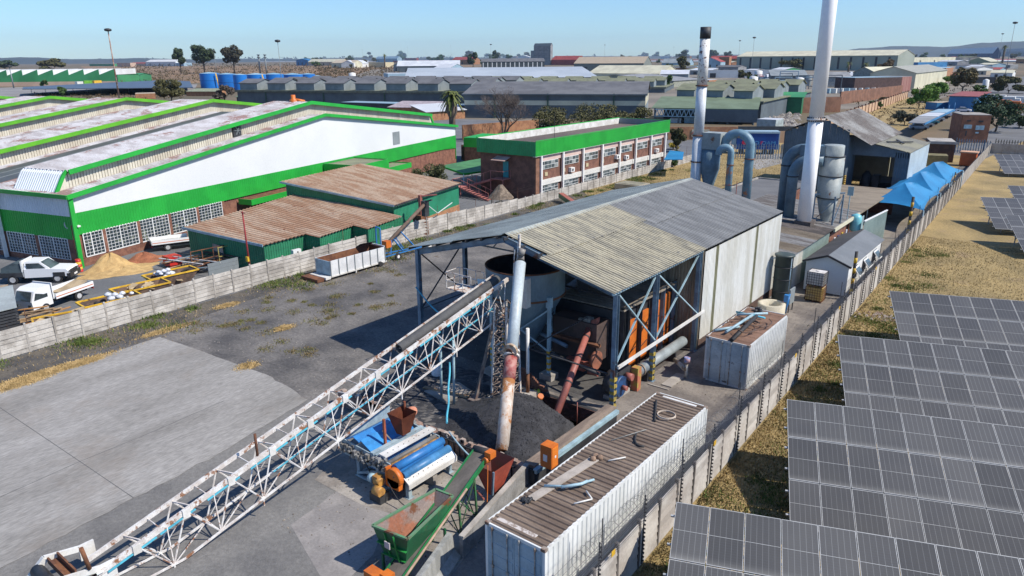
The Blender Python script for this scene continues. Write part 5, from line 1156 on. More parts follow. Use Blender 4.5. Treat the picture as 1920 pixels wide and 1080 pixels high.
b = MB()
for z in (3.2,4.6): b.beam((-28.6,71.2, z),(-27.2,71.6, z),.05)
b.beam((-27.2,71.6,2),(-27.2,71.6,5.0),.06); part('guard_rail', b, m_maroon, c2y)
# blue-grey gabled shed with lean-to and open bay
gs = thing('grey_shed', (-24,104,0), 'dark blue-grey corrugated shed with a weathered roof and open bay behind the canopies', 'shed')
Y0_, Y1_ = 96.0,113.3
m_gcl = M('blue_grey_cladding', (.12,.155,.185),(.09,.12,.145),.5,.65, fine=.1)
def wsheet(p, u, h, mat=m_gcl, nm='wall_sheet', n=(0,-1,0), top=None):
    b = MB(); b.sheet(p, u, (0,0, h),.28,.04, 't', n); part(nm, b, mat, gs)
x = -30.7
while x < -22.95:
    z = 8.0 + (9.85 - 8.0)*(1 - abs(x + .4 + 26.2)/4.5); wsheet((x, Y0_, 0),(.775,0,0), z - .1); x += .78
wsheet((-17.9,98.2,0),(1.6,0,0),5.9); 
b = MB(); b.prism([(-22.9, Y0_ + 2.2,5.3),(-16.4, Y0_ + 2.2,5.3),(-16.4, Y0_ + 2.2,5.95),(-20.3, Y0_ + 2.2,6.65),(-22.9, Y0_ + 2.2,7.6)], (0,.08,0)); part('wall_over_bay', b, m_gcl, gs)
b = MB(); b.box(-16.4,-16.32,98.2,110.8,0,5.9); part('side_wall', b, M('pale_blue_wall', (.42,.50,.54),(.36,.43,.47),.4,.6), gs)
b = MB(); b.box(-22.95,-22.85,96,100,0,7.6); b.box(-30.75,-30.65,96,113,0,7.9); part('side_wall', b, m_gcl, gs)
b = MB(); b.box(-30.7,-18.9,113.1,113.2,0,6.3); part('back_wall', b, m_gcl, gs)
b = MB(); b.box(-20.9,-20.7,110.4,110.6,0,5.5); b.box(-19.0,-18.85,105.5,110.5,0,5.2); part('inner_wall', b, m_cream, gs)
m_wr = M('weathered_roof', (.33,.32,.30),(.17,.15,.135),.3,.85, fine=.28, st=(.6,.6,1), rust=.25)
for nm, p, u, v, mt in (('roof', (-26.2, Y0_ - .3,10.0),(0,17.6,0),(6.0,0,-3.15), m_wr),('roof', (-26.2, Y0_ - .3,10.0),(0,17.6,0),(-4.7,0,-2.0), m_wr),('lean_to_roof', (-20.5, Y0_ + 2.0,6.85),(0,12.8,0),(4.3,0,-.85), M('lichen_lean_to', (.36,.34,.25),(.27,.26,.22),.25,.85, fine=.15))):
    b = MB(); b.sheet(p, u, v, .3,.05, 't', (0,0,1)); part(nm, b, mt, gs)
b = MB(); b.beam((-19.6,101,6.85),(-17.6,106,6.5),.25,.12); b.beam((-19.2,104.5,6.8),(-18.0,102.5,6.6),.25,.12); part('loose_beam', b, m_dark, gs)
b = MB(); b.box(-22.6,-18,103,109,0,1.4); b.lathe((-21.5,101.5,0), [(.6,0),(.6,2.4),(.2,3)], 12); b.box(-20.7,-19.9,101,102,0,2.6); part('stored_machine', b, m_dark, gs)
for (x, y, h, lb) in ((-22.4,94.2,3.4, 'short yellow spiral-wrapped bollard at the grey shed wall'),):
    b = MB()
    for k in range(13): b.tube((x, y, .2 + k * .24),(x, y, .35 + k * .24),.16, n=10)
    p = thing('bollard', (x, y, 0), lb, 'bollard'); part('yellow_coil', b, m_yel, p); b = MB(); b.tube((x, y, 0),(x, y, h),.11, n=10); part('post', b, m_dark, p)
def striped(x, y, h, lb, r=.11):
    p = thing('striped_pole', (x, y, 0), lb, 'pole', 'yellow and black striped poles'); n = 9
    b = MB(); b.tube((x, y, 0),(x, y, h), r, n=12); part('post', b, m_black, p)
    for k in range(4): z = h*(.14 + .21*k); b = MB(); b.tube((x, y, z),(x, y, z + h * .105), r + .006, n=12); part('yellow_band', b, m_yel, p)
striped(-11.55,54.8,3.7, 'yellow and black striped pole at the corner of the white cabin')
striped(-12.05,77.6,4.2, 'yellow and black striped pole under the nearest blue canopy', .13)
striped(-12.1,105,3.2, 'slim yellow striped pole beside the farthest blue canopy', .08)
# three blue shade canopies
m_can = M('canopy_blue', (.015,.20,.42),(.012,.16,.35),.3,.6, fine=.05)
def canopy(cs, r0, r1, label):
    t = thing('shade_canopy', (-13.6, r0[1], 0), label, 'canopy', 'blue shade canopies')
    cs = [V3(c) for c in cs]; r0 = V3(r0); r1 = V3(r1)
    b = MB(); n = 8
    for i in range(4):
        a, c = cs[i], cs[(i + 1) % 4]; top = {0: (r0, r0),1: (r0, r1),2: (r1, r1),3: (r1, r0)}[i]; mid = (cs[0] + cs[1] + cs[2] + cs[3])/4
        g = []
        for v in range(n + 1):
            row = []
            for u in range(n + 1):
                s_ = u/n; e = a.lerp(c, s_); ins = 4*s_*(1 - s_); e = e + (V3((mid.x, mid.y, e.z)) - e) * .13*ins + V3((0,0,.12*ins)); tp_ = top[0].lerp(top[1], s_); f = v/n
                q = e.lerp(tp_, f); q.z -= .38*4*f*(1 - f) * .5; row.append(q)
            g.append(row)
        fl = [p for r in g for p in r]
        b.add(fl, [(v*(n + 1) + u, v*(n + 1) + u + 1,(v + 1)*(n + 1) + u + 1,(v + 1)*(n + 1) + u) for v in range(n) for u in range(n)], False)
    part('fabric', b, m_can, t)
    for c in cs: b = MB(); b.tube((c.x, c.y, 0), c, .06, n=8); part('post', b, m_lblue, t)
canopy([(-16.9,82.4,2.4),(-11.45,80.8,2.4),(-11.7,92.2,2.5),(-17.2,92.4,2.5)], (-14.4,86.0,4.2),(-13.6,87.2,4.2), 'nearest of the three bright blue shade canopies along the wall')
canopy([(-17.2,91.2,2.4),(-11.7,90.4,2.4),(-11.95,101.6,2.5),(-17.4,101.6,2.5)], (-14.5,95,4.25),(-13.7,96.3,4.25), 'middle of the three bright blue shade canopies along the wall')
canopy([(-17.3,100.6,2.4),(-11.95,100.2,2.4),(-12.15,112.6,2.5),(-17.2,112.0,2.5)], (-14.6,104.5,4.3),(-13.8,106,4.3), 'farthest of the three bright blue shade canopies, by the orange cabinet')
# cabin, IBCs, tank, ring
pc = thing('site_cabin', (-13.5,60.2,0), 'long white prefab cabin with grey pitched roof and three propped open windows', 'cabin')
b = MB(); b.prism([(-15.05,55.2,.1),(-12.0,55.2,.1),(-12.0,55.2,2.4),(-13.5,55.2,2.98),(-15.05,55.2,2.4)], (0,.07,0)); part('front_wall', b, M('cabin_wall_shaded', (.60,.66,.70),(.56,.62,.66),.3,.5, fine=.03), pc)  # front wall: bluish shade is put into the colour of the white cladding
b = MB(); b.prism([(-15.05,65.3,.1),(-12.0,65.3,.1),(-12.0,65.3,2.4),(-13.5,65.3,2.98),(-15.05,65.3,2.4)], (0,.07,0)); b.box(-15.05,-15.0,55.27,65.3,.1,2.4); part('wall', b, m_white, pc)
b = MB(); b.box(-12.06,-12.0,55.27,65.3,.1,2.4); part('side_wall', b, m_white, pc)
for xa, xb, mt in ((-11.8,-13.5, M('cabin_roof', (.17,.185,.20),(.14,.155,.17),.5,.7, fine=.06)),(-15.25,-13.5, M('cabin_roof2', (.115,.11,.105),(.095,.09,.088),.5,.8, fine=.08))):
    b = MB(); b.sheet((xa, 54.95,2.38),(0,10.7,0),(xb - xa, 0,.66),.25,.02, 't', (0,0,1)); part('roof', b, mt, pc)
b = MB(); b.beam((-15.27,54.98,2.36),(-13.5,54.98,3.02),.1,.14); b.beam((-13.5,54.98,3.02),(-11.78,54.98,2.36),.1,.14); part('barge_board', b, m_dark, pc)
for y in (56.6,59.4,62.6):
    b = MB(); b.box(-12.0,-11.96, y, y + 1.2,1.0,2.0); w_ = part('window', b, M('window_dark', (.06,.07,.09), rough=.2), pc)
    b = MB(); b.prism([(-11.97, y, 1.95),(-11.5, y, 1.35),(-11.5, y + 1.2,1.35),(-11.97, y + 1.2,1.95)], (.04,0,.03)); part('sash', b, m_white, w_)
    b = MB(); b.prism([(-11.88, y + .1,1.88),(-11.53, y + .1,1.43),(-11.53, y + 1.1,1.43),(-11.88, y + 1.1,1.88)], (.045,0,.033)); part('pane', b, m_glass, w_)
b = MB(); b.box(-15,-12.05,55.3,65.2,0,.1); part('base', b, m_dark, pc)
def ibc(z0, col, cage, label):
    t = thing('liquid_container', (-13.6,53.2, z0), label, 'tank')
    b = MB(); b.box(-14.15,-13.05,52.75,53.65, z0 + .14, z0 + 1.08); b.tube((-13.6,53.2, z0 + 1.08),(-13.6,53.2, z0 + 1.14),.14, n=12); part('bottle', b, col, t)
    b = MB()
    for k in range(8):
        for z in (0,): x = -14.2 + k*1.2/7; b.beam((x, 52.7, z0 + .12),(x, 52.7, z0 + 1.1),.022); b.beam((x, 53.7, z0 + .12),(x, 53.7, z0 + 1.1),.022)
    for k in range(7): y = 52.7 + k/6; b.beam((-14.2, y, z0 + .12),(-14.2, y, z0 + 1.1),.022); b.beam((-13.0, y, z0 + .12),(-13.0, y, z0 + 1.1),.022)
    for k in range(6):
        z = z0 + .14 + k * .19
        b.beam((-14.2,52.7, z),(-13.0,52.7, z),.022); b.beam((-13.0,52.7, z),(-13.0,53.7, z),.022); b.beam((-14.2,53.7, z),(-13.0,53.7, z),.022); b.beam((-14.2,52.7, z),(-14.2,53.7, z),.022)
    part('cage', b, cage, t, kind='stuff')
    b = MB()
    for x in (-14.15,-13.65,-13.15): b.box(x, x + .12,52.7,53.7, z0, z0 + .11)
    part('pallet', b, m_rust, t); return t
ibc(0, M('ibc_yellow', (.58,.42,.14),(.48,.45,.38),.9,.5), m_rust, 'lower caged liquid container stained yellow in front of the white cabin')
ibc(1.16, M('ibc_white', (.66,.64,.62),(.50,.46,.42),1,.5), m_dark, 'upper caged white liquid container full of bags in front of the white cabin')
dt = thing('dark_tank', (-15.4,51.6,0), 'tall dark green cylindrical tank standing by the white clad wall', 'tank')
b = MB(); b.lathe((-15.5,51.3,0), [(.62,.0),(.62,3.5),(.70,3.52),(.70,3.62),(.58,3.66),(.1,3.72)], 26); part('vessel', b, M('tank_dark_green', (.05,.07,.068),(.035,.05,.05),1,.5, fine=.1), dt)
for z in (.9,1.8,2.7): b = MB(); b.tube((-15.5,51.3, z),(-15.5,51.3, z + .05),.65, n=26); part('hoop', b, m_dark, dt)
b = MB(); b.tube((-14.95,51.1,0),(-14.95,51.1,3.5),.06, n=8); b.beam((-15.9,51,3.4),(-16.4,51,3.2),.08); part('pipe', b, m_bluesteel, dt)
rg = MB(); rg.lathe((-15.1,48.2,0), [(.92,0),(.92,.85),(.62,.85),(.60,.1)], 28, cap=False); solo('concrete_ring', rg, M('ring_cream', (.55,.50,.38),(.46,.42,.33),1,.8), 'cream concrete ring beside the dark green tank', 'concrete ring')
ek = thing('control_panel', (-14.2,49.6,0), 'small outdoor control panel with blue and orange hoses behind the concrete ring', 'control panel')
b = MB(); b.box(-14.3,-14.2,49.2,50.2,.6,1.7); part('panel', b, m_greyw, ek)
b = MB(); b.box(-14.28,-14.22,49.25,49.33,0,.6); b.box(-14.28,-14.22,50.07,50.15,0,.6); part('leg', b, m_dark, ek)
b = MB(); b.path([(-14.5,48.9,.1),(-14.55,48.9,.8),(-14.35,49.1,1.2)], .06,6); part('orange_hose', b, m_orange, ek)
b = MB(); b.path([(-14.3,48.8,.1),(-14.2,48.8,.9),(-14.25,49.2,1.4)], .07,6); b.box(-14.5,-14.2,48.8,49.1,.9,1.4); part('blue_hose', b, m_blue, ek)
# things behind: orange cabinet, brick booth, brick switch house, blue billboard, parking
oc = thing('orange_cabinet', G(1812,312), 'orange transformer cabinet behind the farthest canopy', 'cabinet'); q = G(1812,312)
b = MB(); b.box(q.x - 1.1, q.x + 1.1, q.y, q.y + 1.8,.1,2.1); part('cabinet', b, M('cabinet_orange', (.55,.13,.04),(.46,.11,.035),1,.6), oc)
b = MB(); b.box(q.x - 1.25, q.x + 1.25, q.y - .15, q.y + 1.95,2.1,2.3); part('lid', b, M('cabinet_lid', (.6,.35,.22)), oc)
bld('brick_booth', 'small dark brick gatehouse with flat pale roof behind the lean-to', 'gatehouse', G(1738,303), G(1786,305), HT(1738,303,266),6, 'flat', wall=M('dark_brick', (.12,.065,.045),(.08,.045,.035),1.2,.9, fine=.25), rf=m_conc, trim=m_conc, over=.3)
bld('brick_tank', 'low mossy rectangular brick enclosure in front of the dark brick gatehouse', 'enclosure', G(1732,311), G(1775,313),1.6,3, 'flat', wall=M('mossy_brick', (.30,.24,.10),(.2,.16,.08),1,.9), rf=M('mossy_top', (.2,.17,.08)))
sh, F_, L_ = bld('switch_house', 'tall square orange brick switch house with small dark windows', 'building', G(1797,267), G(1850,268), HT(1797,267,216),7, 'flat', wall=M('switch_brick', (.27,.12,.07),(.20,.09,.055),1.0,.9, fine=.2), rf=m_conc, over=.3, wins=())
for u0, u1, z0, z1, m in ((.8,3.2,3.9,5.0, m_lblue),(4.4,7.0,3.6,4.8, m_lblue),(1.4,2.6,5.9,6.3, m_dark),(5.0,6.4,5.7,6.2, m_dark),(1.6,2.0,1.9,3.3, m_dark),(4.6,5.6,2.6,3.0, m_lblue)):
    b = MB(); hk = HT(1797,267,216)/7.6; F_.box(b, u0*L_/8.6, u1*L_/8.6,-.06,-.004, z0*hk, z1*hk); part('shutter' if m is m_lblue else 'louvre', b, m, sh)
# ---------------------------------------------------------------- strip beside the factory wall: trailer, auger cart
ot = thing('open_trailer', (-47.4,38,0), 'long open topped white steel bin trailer parked along the factory side wall', 'trailer')
m_tw = M('trailer_white', (.68,.69,.69),(.55,.56,.57),.9,.6, fine=.08, rust=.22)
b = MB(); b.box(-46.45,-46.38,35.0,40.9,.35,1.6); b.box(-48.35,-48.28,35.0,40.9,.35,1.6); b.box(-48.3,-46.4,40.85,40.92,.35,1.7); part('side_wall', b, m_tw, ot)
b = MB(); b.box(-48.3,-46.45,35.0,35.06,.35,1.55); part('front_wall', b, m_lblue, ot)
b = MB(); b.box(-48.28,-46.46,35.06,40.85,.35,.42); b.box(-48.27,-48.2,35.1,40.8,.42,1.58); b.box(-48.2,-46.5,40.78,40.84,.42,1.6); part('lining', b, m_rust, ot)
b = MB()
for k in range(8): y = 35.0 + k * .84; b.box(-46.38,-46.32, y - .03, y + .03,.25,1.62)
part('rib', b, m_greyw, ot)
b = MB(); b.beam((-46.36,34.7,.3),(-46.36,41,.3),.08,.12); b.beam((-48.2,34.7,.3),(-48.2,41,.3),.08,.12); b.box(-46.4,-46.3,37.5,37.6,0,.3); b.box(-48.4,-46.3,34.4,34.9,.15,.35); part('chassis', b, m_whitew, ot)
b = MB(); b.box(-48.6,-46.5,33.7,34.9,.05,.3); part('rusty_sled', b, m_rust, ot)
b = MB()
for x in (-46.25,-48.5): b.tube((x - .1,40.2,.22),(x + .1,40.2,.22),.22, n=14)
part('wheel', b, m_black, ot)
b = MB(); b.prism([(-48.2,39.2,1.6),(-48.2,40.9,1.6),(-46.9,40.4,2.1),(-47.8,39.4,1.9)], (0,0,.05)); part('spill_plate', b, m_dark, ot)
ac = thing('auger_cart', (-47.4,43,0), 'blue wheeled grain auger with a dark tube leaning over the factory side wall', 'auger')
b = MB(); b.tube((-47.9,42.0,1.0),(-49.9,49.5,3.6),.17, n=12); part('auger_tube', b, M('auger_brown', (.16,.10,.07),(.10,.07,.05),1.5,.8), ac)
b = MB(); b.box(-50.2,-49.7,49.3,49.9,2.4,3.9); b.beam((-50,49.5,3.8),(-49,49.6,4.1),.15); part('head_box', b, m_dark, ac)
for p, q in (((-48.3,41.8,.4),(-46.9,46.4,.5)),((-47.2,41.6,.4),(-46.8,46.4,.5)),((-48.2,42,.4),(-47.2,41.6,.4)),((-47.9,44.5,.5),(-48.5,44.0,1.7)),((-47.2,43.8,.5),(-48.3,43.6,1.6)),((-47.5,42.6,.4),(-48.0,43.2,1.5)),((-46.9,45.2,.5),(-48.6,44.9,1.9)),((-48.9,42.2,.4),(-48.9,42.2,2.8)),((-48.1,42.0,.4),(-48.1,42.0,2.8)),((-48.9,42.2,2.8),(-48.1,42.0,2.8))):
    b = MB(); b.beam(p, q, .09); part('frame_bar', b, m_blue if p[2] < .9 else m_blue, ac)
for x in (-46.6,-48.7):
    b = MB(); b.tube((x - .08,42.6,.32),(x + .08,42.6,.32),.32, n=18); w_ = part('wheel', b, m_black, ac); b = MB(); b.tube((x - .09,42.6,.32),(x + .09,42.6,.32),.15, n=14); part('rim', b, m_white, w_)
b = MB(); b.box(-48.2,-47.6,42.2,42.8,1.0,1.6); part('orange_cover', b, m_orange, ac)
b = MB(); b.tube((-46.7,46.3,.45),(-46.7,46.7,.45),.3, n=10); part('hitch', b, m_whitew, ac)
rf_ = thing('rusty_machine', (-51.5,50.5,0), 'rusty red machine frame standing behind the wall by the green shed', 'machine')
b = MB(); b.box(-52.2,-51.0,50,51,0,2.2); part('body', b, m_rust, rf_)
b = MB(); b.beam((-51.5,50.5,2.2),(-51.4,50.4,4.2),.3); b.beam((-51.4,50.4,4.1),(-50.2,51.6,4.2),.15,.1); part('mast', b, m_maroon, rf_)
b = MB(); b.beam((-51.3,50.6,3.6),(-50.6,52.0,2.2),.06); b.beam((-50.6,52.0,2.2),(-50.4,54,3.0),.06); part('white_arm', b, m_white, rf_)
# ---------------------------------------------------------------- green sheds with rusty roofs
m_rroof = M('rusty_roof', (.46,.34,.24),(.34,.20,.12),.45,.9, fine=.3, st=(.5,2.2,1), rust=.28, rc=(.22,.085,.045), rsc=.9); m_rval = M('rusty_valley', (.26,.13,.08),(.17,.075,.045),.8,.95, fine=.3)
ga = thing('green_store', (-57,39,0), 'low dark green corrugated store with rusty tan roof and stepped side, nearest the wall', 'shed')
def cor(b, p, q, z0a, z1a, z1b, nrm):  # corrugated wall between ground points p,q with heights at both ends
    p = V3((p[0], p[1], z0a)); q = V3((q[0], q[1], z0a)); n = max(1, round((q - p).length / .26)); d = (q - p)/n; N_ = V3(nrm)
    for k in range(n):
        h0 = z1a + (z1b - z1a)*k/n - z0a; h1 = z1a + (z1b - z1a)*(k + 1)/n - z0a; a = p + d*k
        pts = [a, a + d * .4, a + d * .5 + N_ * .04, a + d * .9 + N_ * .04, a + d]
        hs_ = [h0 + (h1 - h0)*f for f in (0,.4,.5,.9,1)]
        b.add(pts + [x_ + V3((0,0, h_)) for x_, h_ in zip(pts, hs_)], [(i, i + 1, i + 6, i + 5) for i in range(4)])
    return b
m_gsh2 = m_gshed
pts = [((-61.6,31.4),(-52.35,33.0),2.95,2.45,(0,-1,0)),((-52.35,33.0),(-52.85,37.4),2.45,2.45,(1,0,0)),((-52.85,37.4),(-51.1,37.75),2.45,2.4,(0,-1,0)),((-51.1,37.75),(-52.3,42.3),2.4,2.4,(1,0,0)),((-52.3,42.3),(-50.35,42.6),2.4,2.35,(0,-1,0)),((-50.35,42.6),(-51.5,48.0),2.35,2.35,(1,0,0)),((-61.6,31.4),(-65.3,46),2.95,3.4,(-1,0,0))]
for p, q, a, c, n in pts: part('wall', cor(MB(), p, q, 0, a, c, n), m_gsh2, ga)
def rquad(par, pts4, mat, pitch=.48, name='roof_sheet', amp=.07, lift=0):   # roof made of strips between edges (p0->p1) and (p3->p2)
    p0, p1, p2, p3 = [V3(p) for p in pts4]; n = max(2, round(max((p3 - p0).length, (p2 - p1).length)/pitch)); k = 0; per = 4
    while k < n:
        b = MB()
        for j in range(k, min(n, k + per)):
            rows = []
            for f, hh in ((0,0),(.4,0),(.52, amp),(.88, amp),(1,0)):
                t_ = (j + f)/n; rows.append((p0.lerp(p3, t_) + V3((0,0, hh + lift)), p1.lerp(p2, t_) + V3((0,0, hh + lift))))
            for i in range(4): b.cur = 1 if i == 0 else 0; b.add([rows[i][0], rows[i][1], rows[i + 1][1], rows[i + 1][0]], [(0,1,2,3)])
        part(name, b, [mat, m_rval], par); k += per
for q in (((-61.9,31.1,3.0),(-52.1,32.75,2.5),(-52.6,37.42,2.5),(-63.3,36.3,3.1)),((-63.3,36.3,3.1),(-50.85,37.5,2.45),(-52.05,42.32,2.45),(-64.5,41.2,3.3)),((-64.5,41.2,3.3),(-50.1,42.35,2.4),(-51.3,47.8,2.45),(-65.6,46.2,3.5))): rquad(ga, q, m_rroof)
b = MB(); b.beam((-61.9,31.05,3.0),(-52.1,32.7,2.5),.06,.22); part('fascia', b, m_lblue, ga)
b = MB(); b.box(-58.6,-57.0,31.88,31.93,.5,1.9); w_ = part('window', b, M('rust_cream', (.4,.33,.27)), ga)
b = MB()
for k in range(6): b.box(-58.55 + k * .27,-58.33 + k * .27,31.84,31.88,.6,1.3)
part('pane', b, m_glass, w_)
gb = thing('green_store', (-60,53,0), 'taller green corrugated store with rusty tan roof and orange brick foot, behind the low one', 'shed')
FR, FL_, BR_, BL_ = (-52.9,48.2),(-66.3,45.2),(-56.45,61.6),(-69.9,58.6)
b = cor(MB(), FR, BR_, .9,3.35,3.35,(1,.2,0)); part('wall', b, M('green_sunlit_wall', (.035,.27,.15),(.03,.22,.12),.5,.5), gb)  # sun-facing wall: the sunlight is put into a lighter copy of the green
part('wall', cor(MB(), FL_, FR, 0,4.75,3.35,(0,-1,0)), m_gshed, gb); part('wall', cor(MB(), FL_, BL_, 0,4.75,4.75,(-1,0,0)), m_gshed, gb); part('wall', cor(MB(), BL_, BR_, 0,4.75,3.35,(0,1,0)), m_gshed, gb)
b = MB(); b.beam((FR[0], FR[1], .45),(BR_[0], BR_[1], .45),.15,.9); part('brick_foot', b, m_brick2, gb)
rquad(gb, ((-66.7,44.8,4.82),(-52.5,47.9,3.4),(-56.1,61.8,3.4),(-70.3,58.9,4.82)), m_rroof)
b = MB(); b.beam((-66.7,44.75,4.78),(-52.5,47.85,3.36),.06,.2); part('fascia', b, m_lblue, gb); b = MB(); b.beam((-52.45,47.9,3.36),(-56.05,61.8,3.36),.06,.16); part('gutter', b, m_dark, gb)
rp_ = thing('red_pole', (-53.2,31.9,0), 'thin dark red lamp pole at the corner of the low green store', 'pole')
b = MB(); b.tube((-53.1,31.9,0),(-53.2,31.9,5.4),.09,.06, n=8); b.beam((-53.4,31.9,5.3),(-52.8,31.9,5.3),.06); part('pole', b, M('pole_red', (.30,.035,.04)), rp_); b = MB(); b.box(-53.25,-52.95,31.7,31.9,1.2,1.6); part('yellow_box', b, m_yel, rp_)
# ---------------------------------------------------------------- vehicles
def wheels(t, xs, yw, r, rim=m_white):
    for x in xs:
        for s in (-1,1):
            b = MB(); b.tube((x, s*(yw - .12), r),(x, s*(yw + .1), r), r, n=20); w = part('wheel', b, m_black, t, local=True)
            b = MB(); b.tube((x, s*(yw + .05), r),(x, s*(yw + .115), r), r * .6, n=16); part('rim', b, M('rim_silver', (.5,.5,.5), rough=.4), w, local=True)
m_carw = M('car_white', (.80,.80,.80),(.78,.78,.78),1,.25, fine=.02)
ut = thing('pickup_truck', G(85,508) , 'white single cab pickup with black bumper and dark tarpaulin over its load', 'pickup', rz=radians(45)); ut.location = V3((-65.6,20.6,0))
b = MB()   # lower body
b.prism([(2.55,-.9,.55),(2.6,-.9,.95),(2.45,-.9,1.12),(1.15,-.9,1.2),(.75,-.9,1.22),(-.75,-.9,1.22),(-.8,-.9,.5)], (0,1.8,0)); part('body', b, m_carw, ut, local=True)
b = MB(); b.prism([(1.2,-.84,1.2),(.45,-.72,1.78),(-.7,-.72,1.8),(-.8,-.84,1.2)], (0,1.56,0)); b.v = b.v; part('cab', b, m_carw, ut, local=True)
b = MB(); b.add([(1.24,-.74,1.22),(1.24,.74,1.22),(.5,.66,1.76),(.5,-.66,1.76)], [(0,1,2,3)]); part('windscreen', b, m_glass, ut, local=True)
for s in (-1,1): b = MB(); b.add([(.9, s * .855,1.25),(-.55, s * .86,1.25),(-.55, s * .86,1.7),(.45, s * .86,1.7)], [(0,1,2,3),(3,2,1,0)]); part('side_window', b, m_glass, ut, local=True)
b = MB(); b.box(2.45,2.72,-.92,.92,.4,.78); b.box(2.5,2.62,-.6,.6,.8,1.0); b.box(1.4,2.3,-.93,-.9,.55,.9); b.box(1.4,2.3,.9,.93,.55,.9); part('bumper', b, m_black, ut, local=True)
for s in (-1,1): b = MB(); b.box(2.45,2.6, s * .75 - .14, s * .75 + .14,.82,.98); part('headlight', b, m_glass, ut, local=True)
b = MB(); b.box(2.722,2.735,-.26,.26,.5,.64); part('number_plate', b, m_white, ut, local=True)
b = MB(); b.box(-2.7,-.9,-.88,.88,.55,.62); b.box(-2.7,-.9,-.9,-.85,.6,.95); b.box(-2.7,-.9,.85,.9,.6,.95); b.box(-2.72,-2.66,-.9,.9,.6,.95); part('load_bed', b, m_dark, ut, local=True)
b = MB(); b.box(-.95,-.85,-.88,.88,1.0,1.9); b.box(-.95,-.85,-.86,-.8,.6,1.9); part('headboard', b, m_white, ut, local=True)
b = MB(); b.prism([(-2.6,-.85,.9),(-2.5,-.8,1.35),(-1.5,-.78,1.75),(-1.0,-.78,1.6),(-1.0,-.85,.9)], (0,1.65,0)); part('tarpaulin', b, M('tarp', (.06,.085,.095),(.035,.05,.06),1.5,.7, bump=.5, bsc=4), ut, local=True)
wheels(ut, (1.65,-1.75),.80,.37)
def flatbed(name, loc, rz, label, cab=True):
    t = thing(name, loc, label, 'truck', None, rz)
    if cab:
        b = MB(); b.prism([(2.5,-.82,.45),(2.55,-.82,1.05),(2.25,-.78,1.75),(1.9,-.78,1.92),(.95,-.78,1.92),(.9,-.82,.45)], (0,1.62,0)); part('cab', b, m_carw, t, local=True)
        b = MB(); b.add([(2.56,-.72,1.08),(2.56,.72,1.08),(2.3,.68,1.72),(2.3,-.68,1.72)], [(0,1,2,3)]); part('windscreen', b, m_glass, t, local=True)
        for s in (-1,1): b = MB(); yy = s * .83 if s < 0 else .825; b.add([(2.35, yy, 1.1),(1.25, yy, 1.1),(1.25, yy, 1.65),(2.15, yy, 1.65)], [(0,1,2,3),(3,2,1,0)]); part('side_window', b, m_glass, t, local=True)
        b = MB(); b.box(.78,.86,-.85,.85,.8,2.0); b.box(.78,.86,-.6,.6,.8,1.2); part('headboard', b, m_white, t, local=True)
        for s in (-1,1): b = MB(); b.box(2.5,2.6, s * .6 - .13, s * .6 + .13,.65,.82); part('headlight', b, m_glass, t, local=True)
    b = MB(); b.box(-2.6,.7,-.88,.88,.72,.8); part('load_bed', b, M('bed_grey', (.42,.42,.40)), t, local=True)
    for s in (-1,1): b = MB(); b.box(-2.6,.7, s * .9 - .025, s * .9 + .025,.72,1.12); part('side_board', b, m_carw, t, local=True); b = MB(); b.box(-2.58,.68, s * .928 - .004, s * .928 + .004,.86,.92); part('stripe', b, m_orange, t, local=True)
    b = MB(); b.box(-2.65,-2.6,-.9,.9,.72,1.1); part('tailboard', b, m_carw, t, local=True)
    b = MB(); b.box(-2.5,2.3,-.35,.35,.4,.6); part('chassis', b, m_dark, t, local=True)
    for s in (-1,1): b = MB(); b.box(-2.68,-2.65, s * .7 - .12, s * .7 + .12,.5,.62); part('tail_light', b, m_red, t, local=True)
    wheels(t, (1.55,-1.3) if cab else (-1.3,1.4),.72,.33); return t
tk_ = flatbed('flatbed_truck', V3((-57.9,18.8,0)), math.atan2(-3.3,1.3), 'small white flatbed truck with cab and cardboard sheet on its bed')
b = MB(); b.prism([(-.2,-.6,.84),(-1.2,-.6,.90),(-2.2,-.6,1.15),(-2.4,-.6,1.2),(-1.2,-.6,.94),(-.2,-.6,.88)], (0,1.3,0)); part('cardboard', b, M('cardboard', (.46,.35,.21)), tk_, local=True)
flatbed('flatbed_truck', V3((-66.9,33.3,0)), radians(70), 'white flatbed truck seen from behind beside the low green store', True)
